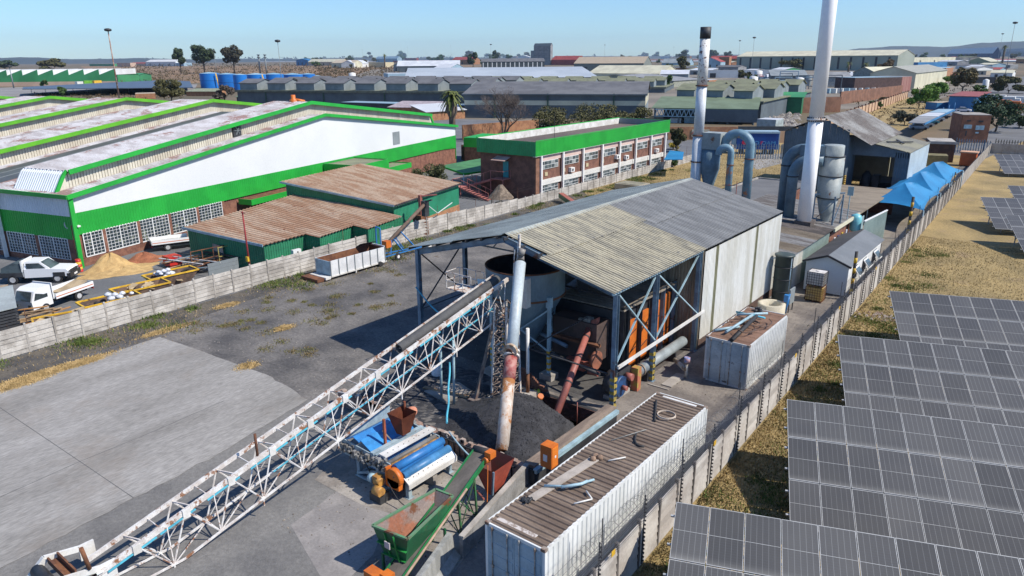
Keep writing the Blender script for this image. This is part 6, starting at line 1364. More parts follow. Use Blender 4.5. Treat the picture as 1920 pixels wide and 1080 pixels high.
# ---------------------------------------------------------------- skips, heaps, scrap
def skip(c, rz, label, fill):
    t = thing('waste_skip', c, label, 'skip', 'yellow rimmed waste skips', rz)
    o = [(-1.9,-.85),(1.9,-.85),(1.9,.85),(-1.9,.85)]; i = [(-1.15,-.7),(1.15,-.7),(1.15,.7),(-1.15,.7)]
    mk = M('skip_steel', (.16,.10,.07),(.08,.055,.045),1.5,.8, fine=.2)
    b = MB()
    for k in range(4):
        j = (k + 1) % 4; b.add([(*o[k], 1.0),(*o[j], 1.0),(*i[j], .1),(*i[k], .1)], [(0,3,2,1)])
        oi = [(x * .975, y * .95) for x, y in o]; ii = [(x * .97, y * .93) for x, y in i]; b.add([(*oi[k], 1.0),(*oi[j], 1.0),(*ii[j], .14),(*ii[k], .14)], [(0,1,2,3)])
    b.add([(*p, .14) for p in i], [(0,1,2,3)]); part('body', b, mk, t, local=True)
    for k in range(4):
        j = (k + 1) % 4; b = MB(); b.beam((*o[k], 1.0),(*o[j], 1.0),.12,.1); part('rim', b, m_yel, t, local=True)
    for s in (-1,1): b = MB(); b.prism([(s*1.91,-.5,.9),(s*1.91,.5,.9),(s*1.3,.45,.25),(s*1.3,-.45,.25)], (s * .03,0,0)); part('end_plate', b, m_yel, t, local=True)
    for nm, mt, lb, n, f in fill:
        b = MB()
        for _ in range(n):
            x, y = random.uniform(f[0], f[1]), random.uniform(-.6,.6); z = random.uniform(.35, f[2]); a = random.uniform(0,3); s = random.uniform(.12,.28)
            if nm == 'board': dx, dy = cos(a)*s*2.2, sin(a)*s*2.2; b.prism([(x - dx, y - dy, z),(x + dx, y + dy, z + .1),(x + dx - dy * .8, y + dy + dx * .8, z + .2),(x - dx - dy * .8, y - dy + dx * .8, z + .1)], (0,0,.03))
            else: b.lathe((x, y, z), [(.02,0),(s, s * .4),(s * .9, s * .9),(.03, s*1.3)], 8)
        part(nm, b, mt, t, lb, kind='stuff', local=True)
    return t
cbm = M('cardboard', (.46,.35,.21)); plw = M('plastic_white', (.66,.68,.70),(.45,.48,.55),4,.4); plb = M('plastic_black', (.03,.03,.035)); plg = M('plastic_green', (.03,.25,.14))
a0 = radians(86)
skip(G(125,594,.95)*1-V3((0,0,.95)), radians(74), 'nearest waste skip, filled with broken cardboard boxes', [('board', cbm, None, 18,(-1.5,1.5,1.1)),('bag', plw, None, 3,(0,1,.8))])
skip(G(205,561,.95)*1-V3((0,0,.95)), a0, 'waste skip of bin bags and clear plastic with a green bag on its rim', [('bag', plb, None, 9,(-1.4,.2,1.1)),('bag', plw, None, 16,(-.3,1.4,1.15)),('bag', plg, None, 5,(-.2,1.6,.8))])
skip(G(263,537,.95)*1-V3((0,0,.95)), a0, 'yellow rimmed skip with flat cardboard and a red canister inside', [('board', cbm, None, 10,(-.8,1.2,.95)),('bag', m_red, None, 1,(-.6,-.4,.8)),('bag', plw, None, 2,(.2,.6,.6)),('bag', m_blue, None, 1,(.6,.8,.6))])
skip(G(320,512,.95)*1-V3((0,0,.95)), a0, 'farthest waste skip, half full of white plastic wrap', [('bag', plw, None, 20,(-1.6,.3,1.1)),('bag', plb, None, 3,(-.6,0,.8)),('board', cbm, None, 3,(0,1,.5))])
def heap(name, c, rx, ry, h, mat, label, cat):
    b = MB(); n, m = 26,12; vs = []
    for j in range(m + 1):
        r = j/m
        for i in range(n): a = 2*pi*i/n; w = 1 + .18*sin(3*a + 1) + .1*sin(5*a); vs.append((c.x + rx*w*r*cos(a), c.y + ry*w*r*sin(a), max(-.01, h*(.5 + .5*cos(pi*r ** .9)) ** .9*(1 + .12*sin(6*a + 8*r)) + random.uniform(-.02,.03))))
    b.add(vs, [(j*n + i, j*n + (i + 1) % n, (j + 1)*n + (i + 1) % n, (j + 1)*n + i)[::-1] for j in range(m) for i in range(n)], True)
    return props(solo(name, b, mat, label, cat, loc=(c.x, c.y, 0)), kind=None)
heap('sand_heap', G(210,505),1.45,2.3,1.35, M('builders_sand', (.52,.35,.15),(.40,.26,.11),2,.95, bump=.6, fine=.2), 'pointed heap of yellow builders sand against the factory wall', 'sand heap')
heap('sand_heap', G(232,508),1.6,3.2,.35, M('builders_sand', (.62,.43,.20),(.48,.32,.14),2,.95), 'low spread skirt of yellow sand around the pointed heap', 'sand')
heap('soil_heap', G(270,488),1.2,1.9,.7, M('red_soil', (.32,.12,.06),(.22,.08,.04),2,.95, bump=.5, fine=.3), 'low heap of red soil beside the yellow sand', 'soil heap')
dr = thing('barrel_marker', G(150,508), 'red and yellow striped plastic traffic barrel at the factory corner', 'traffic barrel'); q = G(150,509)
for k in range(5): b = MB(); b.lathe(q, [(.27 - .01*k, k * .22),(.26 - .01*k, k * .22 + .21)], 14); part('band', b, m_red if k % 2 == 0 else m_yel, dr)
lp = thing('lamp_pole', G(150,502), 'dark red lamp pole with satellite dish beside the striped traffic barrel', 'lamp pole'); q = G(149,500)
b = MB(); b.tube(q, q + V3((0,0,3.7)),.08,.06, n=8); b.beam(q + V3((-.1,0,3.6)), q + V3((.5,.3,3.7)),.06); part('pole', b, M('pole_red', (.30,.035,.04)), lp); b = MB(); b.box(q.x + .4, q.x + .75, q.y + .2, q.y + .45,3.6,3.72); part('lamp', b, m_white, lp)
b = MB(); c = q + V3((-.6,.1,3.7)); b.tube(c, c + V3((.08,-.08,.02)),.42, n=18); b.tube(c + V3((-.3,0,-.2)), c + V3((-.5,.6,-.6)),.04, n=6); part('satellite_dish', b, M('dish_grey', (.5,.52,.55)), lp)
rb = MB(); q = G(327,500); rb.box(q.x - .9, q.x + .3, q.y - .5, q.y + .6,.1,.95); solo('red_crate', rb, m_red, 'bright red steel crate beside the scrap metal pile', 'crate')
sp = thing('scrap_pile', G(370,510), 'pile of steel sections, gates and timber behind the wall by the low green store', 'scrap pile')
q = G(372,505)
for k in range(26):
    b = MB(); a = radians(random.gauss(10,14)) if k < 20 else radians(80); l = random.uniform(1.2,3.2); x, y, z = q.x + random.uniform(-1.6,1.4), q.y + random.uniform(-1.8,2.2),.1 + .045*k
    b.beam((x - l*sin(a), y - l*cos(a), z),(x + l*sin(a), y + l*cos(a), z + random.uniform(-.1,.3)), random.uniform(.06,.16),.06); part('steel_section', b, random.choice([m_rust, m_dark, m_bluesteel, m_rustw, m_wood]), sp)
for (dx, dy) in ((0,0),(.5,2.2)):
    b = MB(); 
    for z in (.3,1.1,1.9): b.beam((q.x + dx + 1, q.y + dy - 1, z),(q.x + dx + 1.1, q.y + dy + 2.0, z),.06)
    for k in range(4): b.beam((q.x + dx + 1, q.y + dy - 1 + k, .2),(q.x + dx + 1, q.y + dy - 1 + k, 1.95),.06)
    part('gate_frame', b, m_rust if dx == 0 else M('frame_yellow', (.4,.33,.1)), sp)
pn = MB(); q = G(400,527); pn.box(q.x - .05, q.x + .02, q.y - .3, q.y + 2.4,0,1.5); solo('sheet_of_steel', pn, m_greyw, 'grey sheet steel panel standing behind the wall with a yellow tag', 'panel')
# corner lean-to at the left edge
lt = thing('lean_to', (-55,13,0), 'small lean-to with light grey roof and dark ribbed side at the left picture edge', 'lean-to')
b = MB(); b.prism([(-58.5,11,2.0),(-53.2,11.0,1.75),(-53.4,15.0,1.75),(-58.2,16.4,2.0)], (0,0,.06)); part('roof', b, M('leanto_roof', (.33,.37,.37),(.27,.3,.3),.5,.7), lt)
for k in range(8): b = MB(); b.box(-53.5,-53.4,10.5,15.0,.1 + k * .2,.24 + k * .2); part('slat', b, m_dark, lt)
b = MB(); b.box(-58,-53.6,10.6,14.9,0,1.6); part('stacked_bins', b, m_dark, lt)
wp_ = thing('wood_pile', (-54.2,16.3,0), 'heap of broken orange timber between the lean-to and the nearest skip', 'wood pile')
for k in range(14): b = MB(); a = random.uniform(.6,2.0); x, y = -54.0 + random.uniform(-.7,.5),16.6 + random.uniform(-.8,.8); b.beam((x - cos(a), y - sin(a),.2 + .06*k),(x + cos(a), y + sin(a),.3 + .07*k),.22,.05); part('board', b, random.choice([m_wood, m_wood, M('board_orange', (.5,.25,.08))]), wp_)
tb = thing('box_body', (-60.5,16.2,0), 'brown boarded truck body standing at the left picture edge', 'truck body')
b = MB(); b.prism([(-63.5,13.5,.9),(-57.8,13.0,.9),(-57.6,15.2,.9),(-62.8,17.4,.9)], (0,0,.1)); part('deck', b, M('deck_board', (.36,.27,.18),(.28,.2,.13)), tb); b = MB(); b.box(-62.5,-58.2,13.6,15,.3,.9); part('frame', b, m_rust, tb)
# person in blue overalls beside the load, and an air conditioner
b = MB(); q = G(560,505,1); b.box(-51.75,-51.4,35.1,35.9,1.1,1.7); o = solo('air_conditioner', b, m_white, 'white air conditioner unit outside the low green store', 'air conditioner')
# ---------------------------------------------------------------- green and white factory
FF = Frame((-67.2,24.4),(-sin(radians(14.5)), cos(radians(14.5))))
FF.V = V3((-cos(radians(14.5)),-sin(radians(14.5)),0))
fac = thing('factory', FF.p(35,40), 'huge white and bright green factory with raised roof monitors edged in green', 'factory')
LU, HE, HA, LV = 70.0,6.25,10.5,84.0
def zf(u): return HE + (HA - HE)*(1 - abs(u - 35)/35)
P = FF.p
m_fw = M('factory_white', (.70,.71,.71),(.66,.67,.67),.15,.55, fine=.03)
m_wc = M('white_corrugated', (.66,.70,.74),(.60,.64,.68),.4,.55, fine=.05)
m_mon = M('monitor_cladding', (.60,.56,.46),(.50,.45,.36),.5,.75, fine=.16, st=(2,2,.4), rust=.12)
m_froof = M('factory_roof', (.46,.45,.465),(.33,.31,.315),.5,.75, fine=.16, st=(.5,1.6,1), rust=.5, rc=(.24,.155,.14), rsc=.28)
m_dkp = M('roof_solar', (.10,.11,.12),(.08,.085,.09),.3,.5, fine=.1)
def panel(name, pts, mat, par=fac, th=.1):
    n = (V3(pts[1]) - V3(pts[0])).cross(V3(pts[2]) - V3(pts[0])).normalized(); b = MB(); b.prism(pts, -n*th); return part(name, b, mat, par)
# gable facade: white upper wall, green band following a slight rise, brick piers and window bays
N0 = V3((FF.V.x, FF.V.y, 0)) * -1
panel('white_wall', [P(0,0,4.75), P(LU, 0,4.4), P(LU, 0, zf(LU)), P(35,0, HA), P(0,0, HE)], m_fw)
b = MB(); o = P(0,-.02,2.85); b.sheet(o, P(LU, -.02,2.85) - o, (0,0,1.9),.3,.03, 't', N0)
b.f = b.f; part('green_band', b, m_green, fac)
panel('green_band_top', [P(40,.0,4.0), P(LU, 0,2.6), P(LU, 0,4.4), P(40,0,4.6)], m_green, th=.05)
panel('brick_wall', [P(0,.12,0), P(LU, .12,0), P(LU, .12,2.86), P(0,.12,2.86)], m_brick, th=.2)
b = MB(); FF.box(b, -.03, LU, .0,.12,0,.75); part('brick_foot', b, m_brick, fac)
def big_window(u0, u1, z0, z1, F_=None, side='f', nx=None, nz=7, par=fac):
    fr = MB(); gl = MB(); W_ = u1 - u0; nx = nx or max(3, round(W_ / .38))
    for k in range(nx + 1):
        u = u0 + W_*k/nx; w = .045 if k in (0, nx, nx // 2) else .014
        FF.box(fr, u - w, u + w, -.04,.02, z0, z1) if side == 'f' else FF.box(fr, -.04,.02, u - w, u + w, z0, z1)
    for k in range(nz + 1):
        z = z0 + (z1 - z0)*k/nz; w = .045 if k in (0, nz) else .013
        FF.box(fr, u0, u1,-.03,.01, z - w, z + w) if side == 'f' else FF.box(fr, -.03,.01, u0, u1, z - w, z + w)
    w_ = part('window', fr, m_white, par)
    for k in range(nx):
        for j in range(nz):
            if (k*7 + j*3) % 5 == 0 or j == nz - 1:
                pass
    FF.box(gl, u0, u1,.03,.06, z0, z1) if side == 'f' else FF.box(gl, .03,.06, u0, u1, z0, z1)
    part('pane', gl, M('factory_glass', (.03,.045,.055),(.20,.22,.16),1.7,.15, fine=.4, cut=(.56,.64)), w_)
for u0, u1 in ((.55,2.4),(2.75,6.0),(6.3,9.6),(9.9,13.1),(13.4,16.6)): big_window(u0, u1,.78,2.84)
for u0, u1 in ((1.3,5.1),(5.6,9.5),(10,13.8),(14.3,18)): big_window(u0, u1,.5,2.4, side='l')
for u in (0,2.45,6.05,9.65,13.15,16.65): b = MB(); FF.box(b, u - .02, u + .3,-.05,.0,.75,2.85); part('brick_pier', b, m_brick, fac)
b = MB(); FF.box(b, 50.5,52.3,-.06,-.02,5.2,7.0); part('louvre', b, m_greyw, fac)
# eave side: white + green corrugated above windows
def vwall(z0, z1, mat, nm): b = MB(); o = P(0,0, z0); b.sheet(o, P(0, LV, z0) - o, (0,0, z1 - z0),.3,.04, 't', FF.U * -1); b.f = [f for f in b.f]; part(nm, b, mat, fac)
vwall(4.45, HE - .05, m_wc, 'white_cladding'); vwall(2.4,4.45, m_green, 'green_cladding')
b = MB(); FF.box(b, .12,.3,.2, LV, 0,2.42); part('brick_wall', b, m_brick, fac)
for v in (0,5.2,9.6,13.9): b = MB(); FF.box(b, -.05,.0, v, v + (1.2 if v == 0 else .4),0,2.4); part('brick_pier', b, m_brick, fac)
b = MB(); FF.box(b, -.05,.0,0,20,0,.5); part('brick_foot', b, m_brick, fac)
b = MB(); FF.box(b, -.5,-.1,0,0,0,0) if False else None
b = MB(); b.beam(P(-.15,-.1,0), P(-.02,-.1, HE),.35,.3); part('corner_trim', b, m_green, fac)
b = MB(); b.beam(P(-.45,-.35, HE + .0), P(-.45, LV, HE + .0),.12,.35); part('fascia', b, m_green, fac)
for a, c in ((P(-.45,-.35, HE - .02), P(35,-.35, HA + .08)),(P(35,-.35, HA + .08), P(LU + .3,-.35, HE + .0))): b = MB(); b.beam(a, c, .14,.38); part('barge_board', b, m_green, fac)
for q in ((P(LU, 0,0), P(LU, LV, 0), P(LU, LV, HE), P(LU, 0, HE)),): panel('end_wall', q, m_green)
panel('back_wall', [P(0, LV, 0), P(LU, LV, 0), P(LU, LV, HE), P(35, LV, HA), P(0, LV, HE)], m_fw)
b = MB(); b.beam(P(-.3,9.8,0), P(-.3,9.8,6.2),.3,.25); b.beam(P(-1.6,9.4,0), P(-.9,9.6,6.4),.35); part('downpipe', b, m_white, fac)
# main roof strips: (v0, v1, material)
strips = []; v = -.4
for k in range(5):
    f = 2.2 + 16.4*k; strips += [(v, f, m_froof),(f, f + 9.1, m_froof),(f + 9.1, f + 14.6, m_dkp if k < 4 else m_froof)]; v = f + 14.6
strips.append((v, LV, m_froof))
for i, (a, c, mt) in enumerate(strips):
    for u0, u1 in ((-.5,35),(35, LU + .4)):
        b = MB(); o = P(u0, a, (zf(max(u0,-.5)) if u0 < 35 else HA) + .06)
        zz1 = (HA if u0 < 35 else HE - .04) + .06; zz0 = (HE - .06 if u0 < 35 else HA) + .06
        p0, p1, p2, p3 = P(u0, a, zz0), P(u1, a, zz1), P(u1, c, zz1), P(u0, c, zz0)
        if mt is m_froof: b.sheet(p0, p3 - p0, p1 - p0,.5,.05, 't', (0,0,1))
        else: b.prism([p0, p1, p2, p3], (0,0,.08))
        part('roof_solar_strip' if mt is m_dkp else 'roof_strip', b, mt, fac)
        if mt is m_dkp and a < 30:
            b = MB()
            for q in (.33,.66): b.beam(p0.lerp(p3, q) + V3((0,0,.1)), p1.lerp(p2, q) + V3((0,0,.1)),.05,.03)
            part('solar_seam', b, m_greyw, fac)
# raised monitors
for k in range(5):
    f = 2.2 + 16.4*k; w = 5.6; hM = 1.6; gm = m_green if k == 0 else m_lime
    mo = None
    us = [(1.6,35),(35,65.2)]
    for i, (u0, u1) in enumerate(us):
        z0a, z1a = zf(u0), zf(u1); b = MB(); n = max(1, round((u1 - u0) / .3)); 
        for j in range(n):
            ua = u0 + (u1 - u0)*j/n; ub = u0 + (u1 - u0)*(j + .5)/n; uc = u0 + (u1 - u0)*(j + 1)/n
            for x0_, x1_, dv in ((ua, ub, 0),(ub, uc, -.05)): b.add([P(x0_, f + dv, zf(x0_)), P(x1_, f + dv, zf(x1_)), P(x1_, f + dv, zf(x1_) + hM), P(x0_, f + dv, zf(x0_) + hM)], [(0,1,2,3)])
        part('monitor_wall', b, m_mon if k else m_mon, fac)
        b = MB(); p0, p1, p2, p3 = P(u0, f - .5, z0a + hM), P(u1, f - .5, z1a + hM), P(u1, f + w, z1a + hM), P(u0, f + w, z0a + hM); b.sheet(p0, p3 - p0, p1 - p0,.5,.06, 't', (0,0,1)); part('monitor_roof', b, m_froof, fac)
        b = MB(); b.beam(P(u0 - .05, f - .55, z0a + hM - .05), P(u1, f - .55, z1a + hM - .05),.12,.42); part('monitor_fascia', b, gm, fac)
        b = MB(); b.add([P(u0, f + w, z0a), P(u1, f + w, z1a), P(u1, f + w, z1a + hM), P(u0, f + w, z0a + hM)], [(3,2,1,0)]); part('monitor_back', b, m_mon, fac)
    for u0, u1, s in ((.4,1.6,1),(66.4,65.2,-1)):   # sloping rounded ends
        b = MB(); p0 = P(u0, f, zf(u0) + .05); p1 = P(u1 - s * .25, f, zf(u1) + hM - .25); p2 = P(u1 + s * .1, f, zf(u1) + hM + .02); d = P(0, f + w, 0) - P(0, f, 0)
        for a, c in ((p0, p1),(p1, p2)): b.sheet(a, d, c - a, .3,.05, 't', (-s*FF.U.x, -s*FF.U.y, .5))
        part('monitor_end', b, m_wc, fac)
        b = MB(); b.beam(p0 - FF.V * .1, p1 - FF.V * .1,.16,.3); b.beam(p1 - FF.V * .1, p2 - FF.V * .1,.16,.3); part('end_trim', b, gm, fac)
        b = MB(); b.add([p0, P(u1, f, zf(u1)), P(u1, f, zf(u1) + hM), p1], [(0,1,2,3)]); part('monitor_cheek', b, m_mon, fac)
b = MB(); FF.box(b, 21.6,22.8,2.0,2.25, zf(22) + .1, zf(22) + 1.5); part('extractor_fan', b, m_dark, fac)
b = MB(); c = P(22.2,1.95, zf(22) + .8); 
for k in range(6): a = k*pi/3; b.beam(c, c + FF.U*(.5*cos(a)) + V3((0,0,.5*sin(a))),.14,.03)
part('fan_blade', b, m_greyw, fac)
b = MB(); c = P(35,4.5,12.1); b.lathe((c.x, c.y, 12.0), [(.5,0),(.5,.35),(.28,.5),(.28,.95)], 12); b.tube(V3((c.x, c.y, 12.4)), V3((c.x + 1.0, c.y + 1.0,12.1)),.2, n=10); part('roof_vent', b, m_orange, fac)
b = MB(); FF.box(b, 24,27.5,51.5 - .1,51.4, zf(26), zf(26) + 1.7); part('light_panel', b, m_lblue, fac)
# annexes hanging on the facade
def annex(u0, u1, d, z0, z1, label, top=m_oroof, gr=m_green):
    t = thing('green_canopy', P((u0 + u1)/2,-d/2, z0), label, 'canopy', 'green boxed canopies on the factory front')
    for nm, a in (('front', (u0, u1,-d, -d + .1)),('end', (u0, u0 + .1,-d + .1,-.15)),('end', (u1 - .1, u1,-d + .1,-.15))):
        b = MB(); FF.box(b, *a, z0, z1); part(nm, b, gr, t)
    b = MB(); FF.box(b, u0 + .1, u1 - .1,-d + .1,-.15, z0 + .1, z1 - .15); part('roof', b, top, t); return t
annex(33.9,40.6,5.6,3.3,4.65, 'large green boxed canopy over the factory entrance')
annex(40.5,49.8,3.4,2.2,2.9, 'lower green canopy right of the factory entrance')
annex(18.9,29.5,2.0,2.15,2.75, 'low green canopy behind the rusty roofed store', m_rust)
b = MB(); FF.box(b, 34,40,-5.3,-5.1,0,3.3); FF.box(b, 34,34.2,-5.3,-.2,0,3.3); part('entrance_wall', b, m_dark, fac)
q = P(LU + 3,1)
t, F_, L_ = bld('gate_office', 'small bright green flat roofed block at the factory end by the palm', 'building', P(71.2,-6), P(78.5,-6),3.9,5, 'flat', wall=m_brick, rf=m_leafd)
b = MB(); F_.box(b, -.1, L_ + .1,-.1,5.1,2.7,4.3); part('green_fascia', b, m_green, t)
bld('brick_store', 'small dark brick store with grey flat roof beside the factory end', 'building', G(866,300), G(885,300),2.6,5, 'flat', wall=m_brick, rf=m_groof, over=.2)
cp = thing('green_carport', G(865,320), 'green sheet carport roof at the office end with a white car under it', 'carport'); q = [V3((-70.5,73.5,2.8)), V3((-64.5,71.5,2.5)), V3((-62.2,81.5,2.5)), V3((-71,85,2.8))]
b = MB(); b.prism(q, (0,0,.12)); part('roof', b, M('carport_green', (.07,.22,.08),(.05,.15,.06),.5,.7), cp)
b = MB(); b.beam(q[0], q[1], .1,.25); b.beam(q[1], q[2], .1,.25); part('fascia', b, m_green, cp)
for p in q + [V3((-67,76,2.6))]: b = MB(); b.tube((p.x, p.y, 0), p, .06, n=6); part('post', b, m_white, cp)
# ---------------------------------------------------------------- two storey brick office with green roof fascia
class OFrame(Frame):
    kz, dz = 1.045,-.772
    def p(s, u, v, z=0): q = s.O + (s.U*u + s.V*v)*1.045; return V3((q.x, q.y, z*s.kz + s.dz))
    def box(s, b, u0, u1, v0, v1, z0, z1):
        q = [s.p(u0, v0), s.p(u1, v0), s.p(u1, v1), s.p(u0, v1)]
        if s.U.cross(s.V).z < 0: q.reverse()
        return b.hexa([V3((p.x, p.y, z0*s.kz + s.dz)) for p in q], [V3((p.x, p.y, z1*s.kz + s.dz)) for p in q])
OF = OFrame((-52.9,71.8),(-sin(radians(1)), cos(radians(1)))); OF.V = V3((-cos(radians(1)),-sin(radians(1)),0))
off = thing('office_block', OF.p(18,5), 'two storey brown brick office block with wide bright green roof fascia and white columns', 'office building')
m_ob = M('office_brick', (.21,.10,.07),(.14,.068,.05),1.6,.9, fine=.22)
def fb(nm, u0, u1, v0, v1, z0, z1, mat, par=None): b = MB(); OF.box(b, u0, u1, v0, v1, z0, z1); return part(nm, b, mat, par or off)
LO_, DV = 35.5,8.6
fb('brick_wall', .35, LO_, .3,.5,0,6.1, m_ob); fb('end_wall', .35,.55,.5, DV - .2,0,6.1, m_ob); fb('end_wall', LO_ - .2, LO_, .5, DV - .2,0,6.1, m_ob); fb('back_wall', .35, LO_, DV - .2, DV, 0,6.1, m_ob)
fb('corner_wall', .35,1.2,.12,.3,0,6.1, M('corner_brick', (.26,.13,.085),(.19,.095,.06),1.6,.9))
fb('roof_deck', .1, LO_ + .2,.2, DV, 6.9,7.0, M('deck_brown', (.15,.115,.10),(.10,.08,.07),.4,.95, st=(1,.4,1), fine=.25))
b = MB(); o = OF.p(0,-.1,6.1); b.sheet(o, OF.p(LO_ + .4,-.1,6.1) - o, (0,0,1.8),.3,.04, 't', -OF.V); part('green_fascia', b, m_green, off)
b = MB(); o = OF.p(0,-.1,6.1); b.sheet(o, OF.p(0, DV + .3,6.1) - o, (0,0,1.8),.3,.04, 't', -OF.U); part('green_fascia', b, M('green_shaded', (.02,.30,.10),(.018,.25,.08),.4,.5), off)  # end fascia: its shade is put into a darker copy of the green
fb('fascia_back', .0, LO_ + .4, DV + .2, DV + .3,6.1,7.9, m_green); fb('fascia_end', LO_ + .3, LO_ + .4,-.1, DV + .3,6.1,7.9, m_green)
fb('fascia_lining', .1, LO_ + .3, DV + .08, DV + .19,7.0,7.85, m_whitew); fb('fascia_lining', LO_ + .2, LO_ + .29,.1, DV, 7.0,7.85, m_greyw)
fb('fascia_soffit', 0, LO_ + .4,-.1,.3,6.05,6.1, m_white)
for a in ((0, LO_ + .4,-.16,-.06),(0, LO_ + .4, DV + .22, DV + .36)): fb('coping', *a, 7.86,7.95, m_green)
cols_u = [1.3,6.05,10.8,15.65,20.45,25.2,30.0,34.8]
for i, u in enumerate(cols_u):
    fb('column', u - .14, u + .14,-.12,.12,0,6.05, m_white)
    if i < 7:
        u0, u1 = u + .2, cols_u[i + 1] - .2
        fb('pink_panel', u0, u1,.2,.3,5.35,6.05, M('pink_boards', (.62,.47,.42),(.55,.4,.36),.5,.7))
        fb('spandrel', u0, u1,.1,.3,2.45,3.1, M('white_boards', (.68,.67,.63),(.6,.59,.55),.4,.6))
        for z0, z1, nz in ((4.35,5.35,2),(1.35,2.45,3)):
            w_ = fb('window', u0, u1 - .6,.2,.28, z0, z1, m_white); n = 5
            for a in range(n):
                for c in range(nz):
                    ua = u0 + .06 + (u1 - .6 - u0 - .06)*a/n; ub = ua + (u1 - .66 - u0)/n - .07; za = z0 + .06 + (z1 - z0 - .06)*c/nz; zb = za + (z1 - z0 - .06)/nz - .06
                    b = MB(); OF.box(b, ua, ub, .18,.2, za, zb); part('pane', b, m_glass if (a + c + i) % 4 else M('blind_glass', (.35,.38,.38), rough=.3), w_)
        if i in (0,1,2,3,5): fb('vent_plate', u0 + (.9 if i % 2 == 0 else .1), u0 + (1.5 if i % 2 == 0 else .7),.22,.3,3.5,3.95, M('vent_cream', (.5,.42,.26)))
        if i in (1,4,6,3):
            ac_u = u0 + (1.5 if i != 3 else 3.6); zz = 3.35 if i != 3 else 3.7; a_ = thing('air_conditioner', OF.p(ac_u, 0, zz), {1: 'white air conditioner on the office wall in the second bay', 4: 'white air conditioner on the office wall in the fifth bay', 6: 'white air conditioner on the office wall in the farthest bay', 3: 'white air conditioner beside the fifth office column'}[i], 'air conditioner', 'office air conditioners')
            b = MB(); OF.box(b, ac_u, ac_u + .8,-.15,.28, zz, zz + .55); part('casing', b, m_white, a_); b = MB(); b.tube(OF.p(ac_u + .35,-.17, zz + .27), OF.p(ac_u + .35,-.155, zz + .27),.2, n=12); part('fan_grille', b, m_dark, a_)
fb('plinth', .9, LO_, .1,.3,0,.3, m_conc)
# end wall door, canopy and red steel stair
fb('door', .28,.34,4.2,5.0,3.25,5.2, M('teal_door', (.03,.30,.33),(.025,.24,.27),1,.5)); 
b = MB(); b.prism([OF.p(.3,3.8,5.75), OF.p(.3,5.9,5.75), OF.p(-.9,6.0,5.35), OF.p(-.9,3.9,5.35)], (0,0,.06)); part('door_hood', b, M('hood_pink', (.45,.30,.25)), off)
OF.kz, OF.dz = .803,0
st = thing('steel_stair', OF.p(-.6,6,0), 'pinkish red steel fire stair climbing the office end wall to a teal door', 'stairs')
m_st = M('stair_pink', (.46,.17,.14),(.36,.13,.11),1.5,.6)
b = MB(); OF.box(b, -1.2,.3,3.9,5.8,3.1,3.2); part('landing', b, m_st, st); b = MB(); OF.box(b, -2.95,.1,9.2,10.6,1.55,1.65); part('landing', b, m_st, st)
for k in range(8): b = MB(); OF.box(b, -1.1,0,5.9 + k * .46,6.3 + k * .46,2.95 - k * .18,3.0 - k * .18); part('tread', b, m_st, st)
for k in range(9): b = MB(); OF.box(b, -2.9,-1.65,8.8 - k * .46,9.15 - k * .46,1.4 - k * .165,1.45 - k * .165); part('tread', b, m_st, st)
b = MB()
for u in (-1.15,-.02): b.beam(OF.p(u, 5.8,3.0), OF.p(u, 9.3,1.5),.05,.2)
for u in (-2.93,-1.62): b.beam(OF.p(u, 9.2,1.5), OF.p(u, 4.8,0),.05,.2)
part('stringer', b, m_st, st)
b = MB()
def rail(p, q):
    b.beam(p + V3((0,0,1)), q + V3((0,0,1)),.05); n = max(1, int((q - p).length/1.2))
    for k in range(n + 1): c = p.lerp(q, k/n); b.beam(c, c + V3((0,0,1)),.04)
rail(OF.p(-1.2,3.9,3.2), OF.p(-1.2,5.8,3.2)); rail(OF.p(-1.2,3.9,3.2), OF.p(.3,3.9,3.2)); rail(OF.p(-1.15,5.8,3.2), OF.p(-1.15,9.2,1.6)); rail(OF.p(-2.9,10.55,1.6), OF.p(.1,10.55,1.6)); rail(OF.p(-2.93,9.2,1.6), OF.p(-2.93,4.8,0)); rail(OF.p(-1.62,9.2,1.6), OF.p(-1.62,4.8,0)); rail(OF.p(-2.93,9.2,1.6), OF.p(-2.93,10.55,1.6))
part('handrail', b, m_st, st)
b = MB()
for u, v, z in ((-1.2,3.9,3.1),(-1.2,5.8,3.1),(-2.9,9.25,1.55),(-2.9,10.55,1.55),(.1,10.55,1.55)): b.beam(OF.p(u, v, 0), OF.p(u, v, z),.08)
part('stair_post', b, m_st, st)
OF.kz, OF.dz = 1.045,-.772
# thatched shelters
def thatch(c, r, h, label):
    t = thing('thatched_shelter', c, label, 'shelter', 'thatched sun shelters'); mt = M('thatch', (.25,.195,.145),(.15,.115,.085),2,1, bump=1, bsc=25, fine=.35)
    b = MB(); n = 20; vs = []
    for rr, z in ((.12, h + 1.55),(.35, h + 1.15),(.55, h + .75),(.85, h + .3),(1.0, h)):
        vs += [(c.x + r*rr*cos(2*pi*i/n)*(1 + random.uniform(-.05,.05)), c.y + r*rr*sin(2*pi*i/n)*(1 + random.uniform(-.05,.05)), z + random.uniform(-.08,.08)) for i in range(n)]
    b.add(vs, [(j*n + i, j*n + (i + 1) % n, (j + 1)*n + (i + 1) % n, (j + 1)*n + i)[::-1] for j in range(4) for i in range(n)]); b.add(vs[:n], [range(n)]); part('thatch', b, mt, t)
    for a in range(4): x, y = c.x + r * .7*cos(a*pi/2 + .6), c.y + r * .7*sin(a*pi/2 + .6); b = MB(); b.tube((x, y, 0),(x, y, h + .4),.06, n=6); part('post', b, m_wood, t)
    b = MB(); b.lathe(c, [(.1,0),(.1,.7),(.7,.72),(.7,.78)], 14); part('table', b, m_wood, t)
